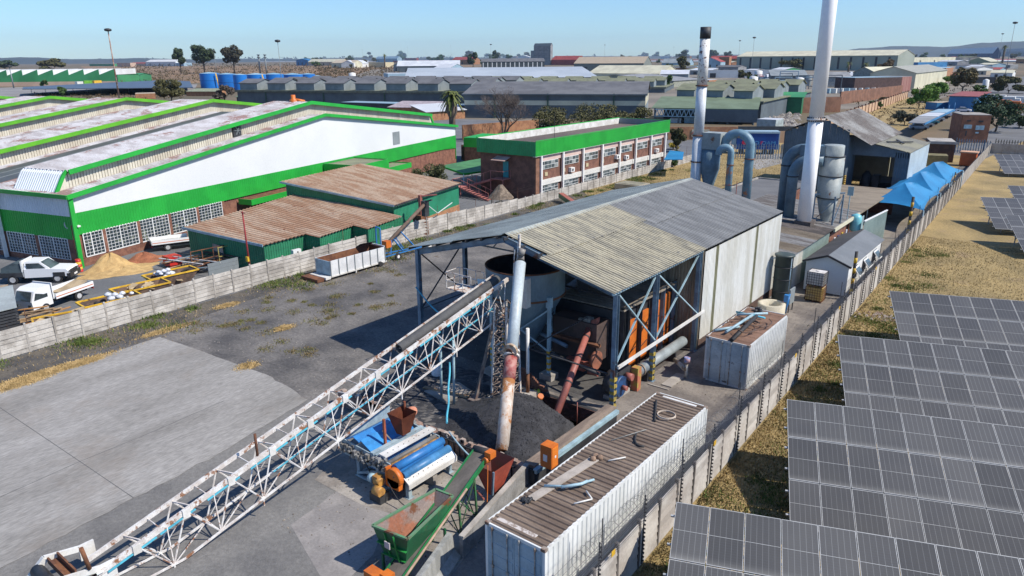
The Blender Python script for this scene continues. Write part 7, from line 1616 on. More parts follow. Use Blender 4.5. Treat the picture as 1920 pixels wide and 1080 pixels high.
thatch(V3((-53.6,65.9,0)),1.55,1.35, 'pointed thatched shelter between the red stair and the wall'); thatch(V3((-67.4,61.5,0)),1.7,1.5, 'round thatched shelter beside the taller green store')
b = MB(); b.tube(OF.p(10,4,7), OF.p(10,4,10.4),.03, n=5); b.box(*[0]*6) if False else None; solo('roof_aerial', b, m_dark, 'thin radio mast standing on the office roof', 'aerial')
cn = thing('concrete_tank', G(1182,352), 'low rectangular concrete tank behind the shed roof', 'tank'); q = G(1170,356)
b = MB(); b.box(q.x - 1.2, q.x + 2.6, q.y - .5, q.y + 2.4,0,.85); part('body', b, M('sandy_concrete', (.38,.34,.27),(.3,.27,.21),.8,.9), cn); b = MB(); b.box(q.x - .9, q.x + 2.3, q.y - .2, q.y + 2.1,.85,.9); part('cover', b, M('cover_mossy', (.27,.25,.19)), cn)
gt = thing('green_trough', G(1065,372), 'rusty green steel trough lying against the wall below the office', 'trough'); b = MB(); p, q = G(1052,366,.8), G(1078,384,.5); b.beam(p, q, .7,.5); part('trough', b, m_greend, gt); b = MB(); b.beam(p + V3((0,0,.28)), q + V3((0,0,.28)),.6,.04); part('lining', b, m_maroon, gt)
# ---------------------------------------------------------------- warehouses and plants in the distance
m_bluew = M('blue_cladding', (.04,.20,.42),(.03,.15,.33),.1,.6); m_pblue = M('pale_blue_cladding', (.30,.42,.50),(.24,.35,.42),.1,.6)
m_beige = M('beige_wall', (.50,.42,.32),(.42,.35,.26),.1,.8); m_wwall = M('far_white_wall', (.68,.68,.66),(.6,.6,.58),.1,.7)
m_pink = M('pinkish_wall', (.52,.37,.28),(.45,.32,.24),.1,.8); m_gsaw = M('saw_green', (.045,.26,.10),(.035,.21,.08),.1,.6)
def bp(name, label, cat, x1, y1, x2, y2, yt, depth, roof='gable', rise=1.5, wall=None, rf=None, ridge='u', yr=None, **k):
    h = max(2.2, HT(x1, y1, yt)); A, B = G(x1, y1), G(x2, y2)
    if yr is not None: rise = max(.8, HT(x1, y1, yr) - h)
    return bld(name, label, cat, A, B, h, depth, roof, rise, wall, rf, ridge, over=.5, **k)
WH = 'warehouse'
# sawtooth factory far left
A, B = G(-70,163), G(218,160); F = Frame(A, B - A); Ls = (B - A).length; t = thing('sawtooth_factory', F.p(Ls/2,20), 'long green factory with white sawtooth roof behind the car park on the far left', 'factory')
hp, hl, hh = HT(218,160,152), HT(218,160,140), HT(218,160,129.5)
n = 10; tw_ = Ls/n
b = MB(); F.box(b, 0, Ls, -.1,0,0, hp); part('pink_wall', b, m_pink, t)
for k in range(n):
    u0, u1 = k*tw_, (k + 1)*tw_; b = MB(); b.prism([F.p(u0,0, hp), F.p(u1,0, hp), F.p(u1,0, hh), F.p(u0,0, hl)], F.V * .3); part('saw_gable', b, m_gsaw, t)
    b = MB(); b.prism([F.p(u0,.3, hl), F.p(u1,.3, hh), F.p(u1,40, hh), F.p(u0,40, hl)], (0,0,.15)); part('saw_roof', b, m_wroof, t)
    b = MB(); b.prism([F.p(u1 - .2,.3, hl), F.p(u1 - .2,40, hl), F.p(u1 - .2,40, hh), F.p(u1 - .2,.3, hh)], F.U * .15); part('saw_light', b, m_wwall, t)
    b = MB(); c = F.p(u0 + tw_ * .72,9, hl + (hh - hl) * .72); b.lathe(c, [(.5,0),(.5,.8),(.1,1.2)], 8); part('roof_vent', b, m_dark, t)
bp('green_building', 'green building with dark front right of the sawtooth factory', 'building', 222,155,262,154,139,25, 'mono', 1, m_gsaw, m_gsaw)
bp('green_building', 'small green gable ended building nearest the bush land on the far left', 'building', 258,154,285,151,142,20, 'gable', wall=m_gsaw, rf=m_gsaw, ridge='v', yr=138)
for i, (x, w, c, lb) in enumerate(((60,40, m_yel, 'long yellow lorry trailer parked at the pink wall on the far left'),(159,18, M('lorry_green', (.15,.4,.04)), 'short lime green lorry trailer parked at the pink wall'),(178,14, m_yel, 'short yellow lorry trailer parked beside the lime green one'),(48,11, m_wwall, 'white lorry cab in front of the long yellow trailer'),(146,12, m_wwall, 'white lorry cab beside the lime green trailer'))):
    A, B = G(x, 161.5), G(x + w, 161); F = Frame(A, B - A); L_ = (B - A).length; t = thing('lorry', F.p(L_/2,1.2), lb, 'lorry', 'lorries along the pink wall')
    b = MB(); F.box(b, 0, L_, 0,2.5,1.1,3.9 if w > 13 else 3.2); part('box', b, c, t); b = MB(); F.box(b, .2, L_ - .2,.2,2.3,.5,1.1); part('chassis', b, m_dark, t)
    for u in (.8, L_ - 1.2): b = MB(); b.tube(F.p(u, -.05,.5), F.p(u, .3,.5),.5, n=10); part('wheel', b, m_black, t)
t = thing('solar_carport', G(210,165), 'long dark solar carport roof across the car park on the far left', 'carport')
q = [G(*e, 3.5) for e in ((42,168),(362,165),(356,153),(307,151),(195,156),(44,164))]; b = MB(); b.prism(q, (0,0,.3)); part('roof', b, M('carport_pv', (.075,.09,.12),(.06,.07,.09),.2,.4), t)
for k in range(12): p = G(60 + 26*k, 176 - .3*k); b = MB(); b.tube(p, p + V3((0,0,3.5)),.15, n=6); part('post', b, m_white, t)
# blue tanks
for i, (x, yb, w, yt, lb) in enumerate(((396,165,31,137.5, 'leftmost blue storage tank with a yellow stair'),(429,170,30,139, 'second blue storage tank, beside the one with the yellow stair'),(453,172,22,140, 'narrow blue storage tank between two wider ones'),(482,162,32,139.5, 'blue storage tank with a short yellow ladder in the middle of the row'),(515,158,32,139, 'fourth wide blue tank of the row, left of the mast'),(550,156,33,139.5, 'fifth wide blue tank, just right of the tall mast'),(578,154,24,139, 'pale topped blue tank near the right end of the tank row'),(595,153,22,143, 'lowest blue tank at the right end of the row'))):
    c = G(x, yb); d = c.length; r = w/2*d/FPX*1.02; h = HT(x, yb, yt); t = thing('storage_tank', c, lb, 'storage tank', 'blue storage tanks')
    b = MB(); b.lathe(c, [(r, 0),(r, h)], 28, False); part('shell', b, M('tank_blue', (.01,.17,.55),(.008,.13,.44),.1,.4, fine=.08), t)
    b = MB(); b.lathe(c, [(r, h),(.1, h + r * .14)], 28); part('roof', b, M('tank_roof', (.30,.45,.52),(.2,.36,.45),.1,.6), t)
    b = MB(); b.lathe(c, [(r + .1, h * .5),(r + .1, h * .5 + .25)], 28, False); part('hoop', b, M('hoop_blue', (.02,.10,.3)), t)
    if i in (0,3):
        v = V3((-c.y, c.x, 0)).normalized(); f = -c.normalized(); b = MB(); b.beam(c + v*r * -.9 * -1*(-.9) + f*(r + .6) + V3((0,0,.2)), c - v*r * .6 + f*(r + .4) + V3((0,0, h)),.8,.3); part('stair', b, m_yel, t)
c = G(692 - 30,148); t = MB(); r = 3.2; t.lathe(G(661,148), [(r, 0),(r, 5.2),(.2,5.9)], 20); solo('water_tank', t, m_wwall, 'lone pale water tank above the bush beyond the monitor roofs', 'water tank')
# low olive roofed buildings in front of the tanks
bp('green_roof_building', 'long low building with olive green roof in front of the blue tanks', 'building', 445,193,590,191,182,12, 'mono', 1.5, m_dgrey, M('olive_green_roof', (.14,.19,.12),(.11,.15,.1),.2,.8))
bp('orange_house', 'small orange walled building with olive roof below the tanks', 'building', 350,180,405,180,172,10, 'mono', 1, m_brick2, M('olive_pale', (.27,.30,.2)))
bp('orange_house', 'orange wall block with a dark doorway left of the round tree', 'building', 255,186,292,185,176,10, 'flat', 1, m_brick2, m_beige)
bp('cream_house', 'low cream building between the bush and the round tree', 'building', 290,176,340,175,168,8, 'flat', wall=m_beige, rf=m_oroof)
# monitor roofed grey warehouses
def monitor_house(x1, y1, x2, y2, yt, depth, nm, label, rows=2, first=0.0, mw=None, dm=11, zm=2.6, wall=m_dgrey, rfm=m_oroof, mrf=None):
    A, B = G(x1, y1), G(x2, y2); F = Frame(A, B - A); L_ = (B - A).length; h = HT(x1, y1, yt); t = thing('monitor_warehouse', F.p(L_/2, depth/2), label, WH)
    for a in ((0, L_, -.15,0),(0, L_, depth, depth + .15),(0,.15,.01, depth),(L_ - .15, L_, .01, depth)): b = MB(); F.box(b, *a, 0, h); part('wall', b, wall, t)
    b = MB(); F.box(b, -.6, L_ + .6,-.6, depth + .5, h, h + .25); part('roof', b, rfm, t)
    b = MB(); F.box(b, -.7, L_ + .7,-.9,-.62, h - .5, h + .3); part('fascia', b, M('fascia_olive', (.16,.17,.13)), t)
    mw = mw or L_/nm
    for r in range(rows):
        v0 = 2 + r*(depth - 2)/rows; v1 = v0 + dm
        for k in range(nm):
            u0 = first + k*mw + (mw * .25 if r % 2 else 0); u1 = u0 + mw * .62; z0 = h + .25; b = MB()
            if u1 > L_: continue
            b.prism([F.p(u0, v0, z0), F.p(u1, v0, z0), F.p(u1, v0, z0 + zm), F.p(u0, v0, z0 + zm)], F.V * .15)
            for uu in (u0, u1): b.prism([F.p(uu, v0 + .15, z0), F.p(uu, v1, z0), F.p(uu, v1, z0 + zm), F.p(uu, (v0 + v1)/2, z0 + zm + 1.5), F.p(uu, v0 + .15, z0 + zm)], F.U*(.12 if uu == u0 else -.12))
            part('monitor', b, M('monitor_grey', (.22,.25,.26),(.17,.20,.21),.3,.7), t)
            m_ = (v0 + v1)/2; b = MB()
            for a, c in ((v0 - .5, m_),(v1 + .5, m_)): b.prism([F.p(u0 - .4, a, z0 + zm - .05), F.p(u1 + .4, a, z0 + zm - .05), F.p(u1 + .4, c, z0 + zm + 1.55), F.p(u0 - .4, c, z0 + zm + 1.55)], (0,0,.12))
            part('monitor_roof', b, mrf or m_droof, t)
    for k in range(4): b = MB(); F.box(b, L_*(k + .5)/4, L_*(k + .5)/4 + .5,-.4,-.16,0, h - .1); part('downpipe', b, M('pipe_green', (.06,.11,.08)), t)
    return t
monitor_house(448,196,905,202,170,62, 'x' and 8, 'long dark grey warehouse with rows of grey roof monitors behind the green factory', rows=4, dm=11)
monitor_house(1262,222,1425,228,188,70,3, 'dark warehouse block with olive roof monitors between the two chimneys', rows=4, dm=12, mrf=m_oroof)
monitor_house(874,172,1246,174,163,60,7, 'far grey warehouse whose olive roof monitors show over the big gabled one', rows=3, dm=12, mrf=m_oroof)
bp('blue_awning_building', 'long low building with pale blue awning edge in front of the monitor warehouse', 'building', 640,205,872,213,192,8, 'flat', wall=m_dark, rf=m_pblue)
bp('orange_yard_shed', 'orange brick yard building with pale roof left of the palm', 'building', 800,227,872,222,210,8, 'mono', 1.5, m_brick2, m_wroof)
bp('pink_roof_house', 'low house with pinkish roof peeping over the green factory edge', 'building', 730,214,830,216,203,10, 'mono', 1.3, m_brick2, M('pink_roof', (.40,.34,.36)))
# big dark gabled warehouse with cream band
A, B = G(872,221), G(1208,224); hW = HT(1208,224,177)
t, F_, L_ = bld('gabled_warehouse', 'big dark grey warehouse with a cream band behind the office block', WH, A, B, hW, 34, 'gable', 3.0, m_dgrey, m_droof, over=.6, trim=m_dgrey)
b = MB(); F_.box(b, -.05, L_ + .05,-.08,-.01, hW * .55, hW * .74); F_.box(b, L_ + .01, L_ + .08,0,32, hW * .55, hW * .85); part('cream_band', b, m_cream, t)
b = MB(); F_.box(b, L_ + .005, L_ + .06,0,32,0, hW * .54); part('end_sheeting', b, M('end_blue_grey', (.24,.29,.33),(.2,.25,.28),.2,.6), t)
for k in (.17,.47,.83): b = MB(); F_.box(b, L_*k, L_*k + .4,-.5,-.1,0, hW + .2); part('downpipe', b, M('pipe_green', (.06,.11,.08)), t)
# open green roofed loading canopy with blue trusses
A, B = G(1228,230), G(1412,234); F = Frame(A, B - A); L_ = (B - A).length; h = HT(1228,230,203); t = thing('loading_canopy', F.p(L_/2,10), 'open loading canopy with green roof and pale blue lattice trusses', 'canopy')
b = MB(); b.prism([F.p(-1,-1, h), F.p(L_ + 1,-1, h), F.p(L_ + 1,16, h + 2.2), F.p(-1,16, h + 2.2)], (0,0,.2)); part('roof', b, M('canopy_green_roof', (.15,.20,.13),(.12,.16,.1),.2,.8), t)
b = MB(); F.box(b, L_ * .42, L_ + 1,-1.2,-1.05, h - 3.2, h); part('fascia_wall', b, m_dgrey, t)
for k in range(9):
    u = L_ * .42*k/9; du = L_ * .42/9; b = MB(); b.beam(F.p(u, -1, h - 2), F.p(u + du/2,-1, h - .2),.18); b.beam(F.p(u + du/2,-1, h - .2), F.p(u + du, -1, h - 2),.18); part('truss_bar', b, m_lblue, t)
b = MB(); b.beam(F.p(0,-1, h - 2), F.p(L_ * .42,-1, h - 2),.22); b.beam(F.p(0,-1, h - .2), F.p(L_ * .42,-1, h - .2),.22); part('truss_chord', b, m_lblue, t)
for k in range(5): b = MB(); b.beam(F.p(L_*k/4,-.8,0), F.p(L_*k/4,-.8, h),.4); part('column', b, m_dgrey, t)
b = MB(); F.box(b, 0, L_, 15,15.2,0, h); part('back_wall', b, m_dark, t)
for i, (f, w, z, m_) in enumerate(((.15,3,1.2, m_wwall),(.3,4,1.5, m_lblue),(.5,3,1.8, m_dgrey),(.65,5,2, m_dgrey),(.85,4,2.2, m_dark))): b = MB(); F.box(b, L_*f, L_*f + w, 1,4,0, z); part('stored_crate', b, m_, t)
# brick boundary with sign panel, black screen fence, billboard truck
A, B = G(1252,262), G(1382,262); F = Frame(A, B - A); L_ = (B - A).length; t = thing('brick_wall', F.p(L_/2,0), 'long orange brick wall carrying a pale sign panel behind the black topped chimney', 'wall'); h = HT(1300,262,238)
b = MB(); F.box(b, 0, L_, 0,.3,0, h); part('wall', b, m_brick2, t)
def txt(s, par, o, u, z, size, mat, name='lettering', font=None, sx=1.0):
    c = bpy.data.curves.new(name, 'FONT'); c.body = s; c.size = size; c.extrude = .01; c.align_x = 'CENTER'; c.align_y = 'CENTER'; tmp = link(bpy.data.objects.new(name, c)); dg = bpy.context.evaluated_depsgraph_get(); me = bpy.data.meshes.new_from_object(tmp.evaluated_get(dg)); bpy.data.objects.remove(tmp); me.materials.clear(); me.materials.append(mat); ob = link(bpy.data.objects.new(name, me)); ob.parent = par
    u = V3(u).normalized(); z = V3(z).normalized(); n = u.cross(z); ob.rotation_euler = Matrix((u, z, n)).transposed().to_euler(); ob.location = V3(o) - wpos(par); ob.scale = (sx, 1,1); return ob
u0 = (G(1296,262) - A).length; u1 = (G(1329,262) - A).length
b = MB(); F.box(b, u0, u1,-.12,-.01, h * .25, h * .8); part('sign_panel', b, M('sign_cream', (.42,.40,.30)), t)
txt('AMOND', t, F.p((u0 + u1)/2,-.16, h * .52), F.U, (0,0,1),(u1 - u0) * .27, M('sign_red', (.35,.05,.04)), 'sign_lettering')
A, B = G(1382,262), G(1490,262); F = Frame(A, B - A); L_ = (B - A).length; b = MB(); F.box(b, 0, L_, 0,.12,0, HT(1382,262,237)); solo('screen_fence', b, M('screen_black', (.045,.055,.065)), 'black screened fence right of the orange brick wall', 'fence')
A, B = G(1379,289), G(1457,290); F = Frame(A, B - A); L_ = (B - A).length; t = thing('billboard_trailer', F.p(L_/2,1.2), 'royal blue curtain sided trailer with red and pale blue lettering behind the palisade', 'trailer'); h = HT(1420,289,246)
m_bb = M('billboard_blue', (.008,.055,.24),(.006,.04,.19),.3,.4)
b = MB(); F.box(b, 0, L_, 0,2.5,.9, h - .35); part('body', b, m_bb, t); b = MB(); F.box(b, -.6, L_ + .15,-.1,2.6, h - .35, h); F.box(b, -.6,-.05,.1,2.4, h * .4, h - .36); F.box(b, L_ + .01, L_ + .15,0,2.5,.9, h - .36); part('frame', b, m_pblue, t)
txt('ERO OAM', t, F.p(L_ * .60,-.05, h * .50), F.U, (0,0,1), h * .2, M('letter_cyan', (.10,.35,.62)), 'lettering', sx=1.35)
txt('F', t, F.p(L_ * .605,-.09, h * .50), F.U, (0,0,1), h * .2, M('letter_red', (.62,.03,.09)), 'red_letter', sx=1.35)
for dx, r, mt in ((.185,.10, 'letter_red'),(.235,.11, 'letter_red')): b = MB(); b.tube(F.p(L_*dx, -.02, h * .52), F.p(L_*dx, -.06, h * .52), h*r, n=18); part('logo_disc', b, MATS[mt], t)
b = MB(); b.prism([F.p(L_ * .165,-.07, h * .60), F.p(L_ * .27,-.07, h * .62), F.p(L_ * .25,-.07, h * .69), F.p(L_ * .19,-.07, h * .67)], F.V * -.03); part('logo_swoosh', b, MATS['letter_cyan'], t)
for u in (1, L_ - 2.2, L_ - 1.0): b = MB(); b.tube(F.p(u, -.02,.5), F.p(u, .3,.5),.5, n=14); part('wheel', b, m_black, t)
# orange wall rising away to the right, brick yard, green store
for i, (p, q, h) in enumerate((((1498,268),(1600,222),2.6),((1600,222),(1700,184),2.6),((1455,268),(1498,268),2.4))):
    A, B = G(*p), G(*q); d = (B - A).normalized(); n = max(1, int((B - A).length/6)); t = thing('boundary_wall', A.lerp(B, .5), ['peach plastered wall running up behind the grey shed', 'far stretch of peach plastered wall climbing to the right', 'short peach wall beside the blue billboard trailer'][i], 'wall')
    for k in range(n):
        a = A + d*(k*(B - A).length/n); c = A + d*((k + .96)*(B - A).length/n); b = MB(); b.beam(a + V3((0,0, h/2)), c + V3((0,0, h/2)),.2, h); part('panel', b, M('peach_plaster', (.50,.34,.22),(.42,.28,.18),.3,.9, var=.06), t)
        b = MB(); b.box(c.x - .15, c.x + .25, c.y - .15, c.y + .15,0, h + .5); part('pier', b, m_brick, t)
for i, (x1, y1, x2, y2, yt, lb) in enumerate(((1428,205,1462,206,180, 'brick yard wall left of the green store'),(1502,212,1575,210,183, 'brown brick yard building right of the green store'),(1575,196,1690,180,172, 'long brown brick yard wall below the process plant'))):
    A, B = G(x1, y1), G(x2, y2); F = Frame(A, B - A); b = MB(); F.box(b, 0,(B - A).length, 0,.4,0, HT(x1, y1, yt)); solo('yard_wall', b, M('yard_brick', (.24,.12,.075),(.17,.085,.055),.5,.9), lb, 'wall')
t, F_, L_ = bp('green_store', 'dark green corrugated store with lighter roof behind the open shed', 'shed', 1460,213,1501,214,182,9, 'mono', 1, M('store_green', (.02,.17,.075),(.016,.13,.06),.5,.6), m_gsaw)
bp('container_office', 'pale grey container cabin among rubble below the green store', 'cabin', 1418,244,1453,246,224,5, 'flat', wall=M('cabin_pale', (.36,.42,.42)), rf=m_wroof)
b = MB()
for k in range(240):
    p = G(random.uniform(1440,1500), random.uniform(206,238)); s = random.uniform(.2,.9); b.add([p + V3((-s, -s, 0)), p + V3((s, -s * .6,0)), p + V3((s * .7, s, 0)), p + V3((-s * .6, s, 0)), p + V3((0,0, s))], [(0,1,4),(1,2,4),(2,3,4),(3,0,4)])
o = solo('rubble_yard', b, M('rubble_mixed', (.42,.38,.33),(.12,.11,.11),.6,.9, fine=.5), 'yard strewn with pale rubble and scrap beside the green store', 'rubble'); o['kind'] = 'stuff'
# mid and far warehouses: (label, x1,y1,x2,y2,ytop,depth,roof,yridge,wall,roofmat,ridge)
FARS = [
 ('pale blue walled shed at the left end of the big light roofs', 728,150,792,149,138,30, 'flat', None, m_pblue, m_wroof, 'u'),
 ('very wide low warehouse with light blue-grey roof beyond the monitor roofs', 760,162,1120,158,148,120, 'gable', 130, m_wwall, M('light_blue_roof', (.40,.44,.48),(.34,.38,.42),.03,.6), 'u'),
 ('grey gabled hall with olive front wall in front of the cream hipped roof', 1060,160,1262,164,149,40, 'gable', 140, M('olive_wall', (.30,.31,.25)), m_groof, 'v'),
 ('cream hipped factory roof with slanting skylights', 1103,146,1236,148,137,34, 'gable', 123, m_cream, m_cream, 'u'),
 ('grey gabled warehouse with open dark front left of the tower', 745,136,862,135,124,40, 'gable', 114, m_dgrey, m_wroof, 'u'),
 ('small grey gable fronted shed left of the grey warehouse', 738,134,768,134,122,24, 'gable', 114, m_greyw, m_groof, 'v'),
 ('white roofed open barn right of the grey warehouse', 845,137,870,136,127,24, 'gable', 120, m_pblue, m_wroof, 'v'),
 ('dark hall with white pillar stripes left of the tower', 903,130,1021,129,116,40, 'gable', 110, M('hall_dark', (.06,.075,.08)), m_droof, 'u'),
 ('long warehouse with tan roof and grey wall right of the tower', 1076,136,1206,136,119,44, 'gable', 107, M('grey_green', (.20,.22,.2)), M('tan_far_roof', (.42,.34,.25)), 'u'),
 ('long low building with red roof right of the tower', 1034,122,1084,122,112,30, 'gable', 105, m_redroof, m_redroof, 'u'),
 ('tiny white gabled roof left of the tower', 970,113,996,113,108,20, 'gable', 104, m_wwall, m_wwall, 'v'),
 ('orange brick hall with red roof beyond the grey warehouse', 848,121,887,121,112,30, 'gable', 107, m_brick2, m_redroof, 'u'),
 ('bright blue box shed on the horizon right of the masts', 556,123,578,123,113,20, 'gable', 110, m_bluew, m_bluew, 'v'),
 ('long beige warehouse right of the bright blue shed', 578,123,640,123,116,30, 'gable', 111, m_beige, m_cream, 'u'),
 ('cream gabled shed in the far row', 622,127,662,127,118,30, 'gable', 113, m_cream, m_beige, 'u'),
 ('white roofed warehouse in the far row', 664,127,692,126,119,30, 'gable', 113, m_wwall, m_wroof, 'u'),
 ('cream box building in the far row', 690,126,722,126,117,30, 'flat', None, M('cream_light', (.60,.52,.34)), m_cream, 'u'),
 ('blue grey roofed warehouse beyond the far row', 705,117,745,117,110,30, 'gable', 106, m_pblue, m_pblue, 'u'),
 ('big white warehouse with low gable on the left horizon', 274,124,330,124,116,40, 'gable', 112, m_wwall, m_wwall, 'u'),
 ('blue-green warehouse beside the big white one on the left horizon', 312,124,345,124,118,30, 'flat', None, m_pblue, m_pblue, 'u'),
 ('pale brick building on the left horizon', 220,125,245,125,118,20, 'flat', None, m_pink, m_beige, 'u'),
 ('long low maroon roofed building on the left horizon', 246,124,273,124,119,20, 'gable', 117, m_pink, m_redroof, 'u'),
 ('low teal building on the left horizon', 168,124,215,124,120,20, 'flat', None, m_gsaw, m_pblue, 'u'),
 ('grey shed with white end beside the second chimney', 1238,150,1290,150,139,26, 'gable', 132, m_greyw, m_wroof, 'u'),
 ('pale blue gabled shed left of the black topped chimney', 1240,131,1290,131,118,30, 'gable', 110, m_pblue, m_greyw, 'u'),
 ('blue-grey gabled shed right of the black topped chimney', 1312,130,1350,130,116,30, 'gable', 108, m_pblue, m_redroof, 'v'),
 ('white and orange fronted small shop building', 1347,129,1366,129,107,14, 'flat', None, m_brick2, m_wwall, 'u'),
 ('red roofed low building behind the white and orange shop', 1330,122,1385,122,110,20, 'gable', 105, m_brick2, m_redroof, 'u'),
 ('very long cream roofed warehouse with pale green ribbed wall on the right', 1380,131,1680,133,106,50, 'gable', 97, M('pale_green_wall', (.30,.33,.28),(.26,.29,.24),.05,.7), m_cream, 'u'),
 ('long low pale grey building in front of the cream warehouse', 1310,146,1470,146,132,14, 'flat', None, m_wwall, m_groof, 'u'),
 ('cream and blue fronted building beyond the cream warehouse', 1712,122,1790,120,108,24, 'flat', None, m_cream, m_cream, 'u'),
 ('bright blue low building in front of the cream and blue one', 1720,128,1775,127,117,10, 'flat', None, m_bluew, m_pblue, 'u'),
 ('white roofed hall with dark blue bays on the right horizon', 1776,109,1860,110,101,30, 'gable', 92, M('navy_wall', (.03,.06,.14)), m_wwall, 'u'),
 ('cream gabled house below the white roofed hall', 1812,121,1856,122,115,16, 'gable', 108, M('gable_green', (.30,.33,.2)), m_cream, 'v'),
 ('grey warehouse roof on the far right horizon', 1870,106,1960,106,97,26, 'gable', 92, m_dgrey, m_groof, 'u'),
 ('grey gabled shed with white end right of the process tanks', 1548,163,1592,163,144,16, 'gable', 136, M('shed_brickfoot', (.32,.34,.34)), m_groof, 'u'),
 ('dark brick long building with blue-grey edge right of the process plant', 1600,174,1688,172,146,14, 'flat', None, M('dark_brown_brick', (.10,.06,.055)), m_pblue, 'u'),
 ('red and grey striped brick block beside the cream factory', 1686,172,1706,171,144,14, 'flat', None, M('striped_red', (.36,.20,.17),(.25,.09,.08),.4,.9, st=(4,4,.1)), m_groof, 'u'),
 ('cream factory with tall leaning grey roof panels', 1713,168,1772,157,137,22, 'gable', 125, m_cream, M('panel_grey', (.34,.34,.30)), 'u'),
 ('long gabled grey-green hall behind the cream factory', 1640,150,1716,148,136,20, 'gable', 126, M('hall_green', (.26,.29,.27)), m_cream, 'u'),
 ('narrow brick end building right of the cream factory', 1770,154,1784,150,128,14, 'flat', None, m_brick2, m_pblue, 'u'),
 ('blue building with dull red roof behind the brick switch house', 1776,208,1826,210,180,14, 'mono', 175, m_bluew, M('dull_red_roof', (.30,.09,.09)), 'u'),
 ('black walled low building by the road on the right', 1815,156,1866,156,145,8, 'flat', None, m_dark, m_dark, 'u'),
]
for (lb, x1, y1, x2, y2, yt, dp_, rf, yr, wm, rm, rg_) in FARS:
    nm = 'warehouse' if ('warehouse' in lb or 'hall' in lb) else ('shed' if 'shed' in lb else 'far_building')
    t, F_, L_ = bp(nm, lb, 'warehouse' if nm == 'warehouse' else 'building', x1, y1, x2, y2, yt, dp_, rf, 2, wm, rm, rg_, yr=yr)
    if 'white pillar' in lb or 'pale green ribbed' in lb:
        h = HT(x1, y1, yt); n = 14
        for k in range(n): b = MB(); F_.box(b, L_*(k + .3)/n, L_*(k + .3)/n + L_ * .012,-.15,-.02, h * .1, h * .9); part('pillar' if 'pillar' in lb else 'wall_vent', b, m_white if 'pillar' in lb else m_dark, t)
    elif nm != 'far_building' and L_ > 25:
        h = HT(x1, y1, yt)
        for k in range(3): b = MB(); F_.box(b, L_*(k + .4)/3, L_*(k + .4)/3 + min(5, L_ * .07),-.12,-.02,0, h * .62); part('roller_door', b, m_dark, t)
    if 'striped' not in lb and 'road' not in lb and yt < 140:
        pass
for i in range(46):      # dense works roofs between the chimneys and the road
    x = random.uniform(1240,1910); y = random.uniform(118,158) if x < 1540 else random.uniform(112,150); w = random.uniform(16,46); q = random.randrange(8)
    if 1375 < x < 1700 and y < 138: continue
    t, F_, L_ = bp('works_building', '%s walled works building among the crowded roofs %s' % (['white', 'beige', 'pale blue', 'grey', 'dark grey', 'light grey', 'orange brick', 'green'][q], 'between the chimneys' if x < 1540 else 'towards the road on the right'), 'building', x, y, x + w, y + .4, y - random.uniform(5,10), random.uniform(12,26), random.choice(['gable', 'gable', 'flat', 'mono']),1.8, [m_wwall, m_beige, m_pblue, m_greyw, m_dgrey, m_groof, m_brick2, m_gsaw][q], [m_groof, m_wroof, m_redroof, m_oroof, m_droof, m_cream, m_wroof][(q + i) % 7], grp='crowded works roofs on the right')
    for k in range(2): b = MB(); F_.box(b, L_*(.2 + .4*k), L_*(.2 + .4*k) + L_ * .14,-.1,-.02,.3,2.6); part('door', b, m_dark, t)
# small unnamed far town blocks
rows = [m_wwall, m_beige, m_pblue, m_redroof, m_groof, m_wroof, m_brick2, m_greyw]
kinds = ['white', 'beige', 'pale blue', 'red', 'grey', 'light grey', 'orange', 'dull grey']
for i in range(150):
    x = random.uniform(0,1920); yy = (118.5 - x * .0095) + (random.random() ** 1.6)*(8 if x > 560 else 3) - 1.2 - (3 if x > 1500 else 0)
    if 1385 < x < 1700 and i % 2: continue
    if 1385 < x < 1700: yy += 45
    m_ = rows[i % 8]; w = random.uniform(8,26)
    t, F_, L_ = bp('town_building', 'tiny distant %s building in the strip of town %s' % (kinds[i % 8], 'on the left horizon' if x < 500 else 'left of the tower' if x < 1000 else 'right of the tower' if x < 1300 else 'on the right'), 'building', x, yy, x + w, yy, yy - random.uniform(3,5.5),20, random.choice(['flat', 'gable']),2, m_, rows[(i + 3) % 8], grp='distant town buildings along the horizon')
# tower with grey frame
t, F_, L_ = bp('grain_tower', 'tall grey square tower building standing above the far roofs', 'tower', 1001,122,1032,122,86,9, 'gable', 1, m_groof, m_dgrey, 'u', yr=81.5)
h = HT(1001,122,86)
for k in range(4): b = MB(); F_.box(b, L_*k/3.2, L_*k/3.2 + .5,-.4,-.05,0, h); part('tower_rib', b, m_dgrey, t)
for z in (.25,.5,.75): b = MB(); F_.box(b, 0, L_, -.3,-.05, h*z, h*z + .5); part('tower_band', b, m_dgrey, t)
bp('tower_annex', 'lower grey block attached to the left of the tall tower', 'building', 995,122,1004,122,95,8, 'flat', wall=m_greyw, rf=m_groof)
# process plant
for i, (x, yb, w, yt, lb, m_) in enumerate(((1412,160,14,143, 'short white process tank left of the pipe racks', m_wwall),(1421,148,13,132, 'red banded white process tank', m_wwall),(1436,168,12,147, 'grey steel process tank on legs', m_greyw),(1498,168,13,145, 'tall white process tank beside the chimney', m_wwall),(1468,176,11,162, 'small white drum tank low in the process plant', m_wwall),(1515,162,9,140, 'slim grey tank behind the tall white one', m_greyw))):
    c = G(x, yb); r = w/2*c.length/FPX; h = HT(x, yb, yt); t = thing('process_tank', c, lb, 'tank', 'process plant tanks'); b = MB(); b.lathe(c, [(r, .3),(r, h * .92),(r * .4, h)], 18); part('vessel', b, m_, t); b = MB(); b.lathe(c, [(r*1.03, h * .45),(r*1.03, h * .52)], 18, False); part('band', b, m_redroof if i == 1 else m_dgrey, t)
bp('process_house', 'grey sloping roofed process building with pipework left of the tall chimney', 'building', 1445,158,1512,158,142,16, 'mono', 3, m_dgrey, m_greyw, 'u')
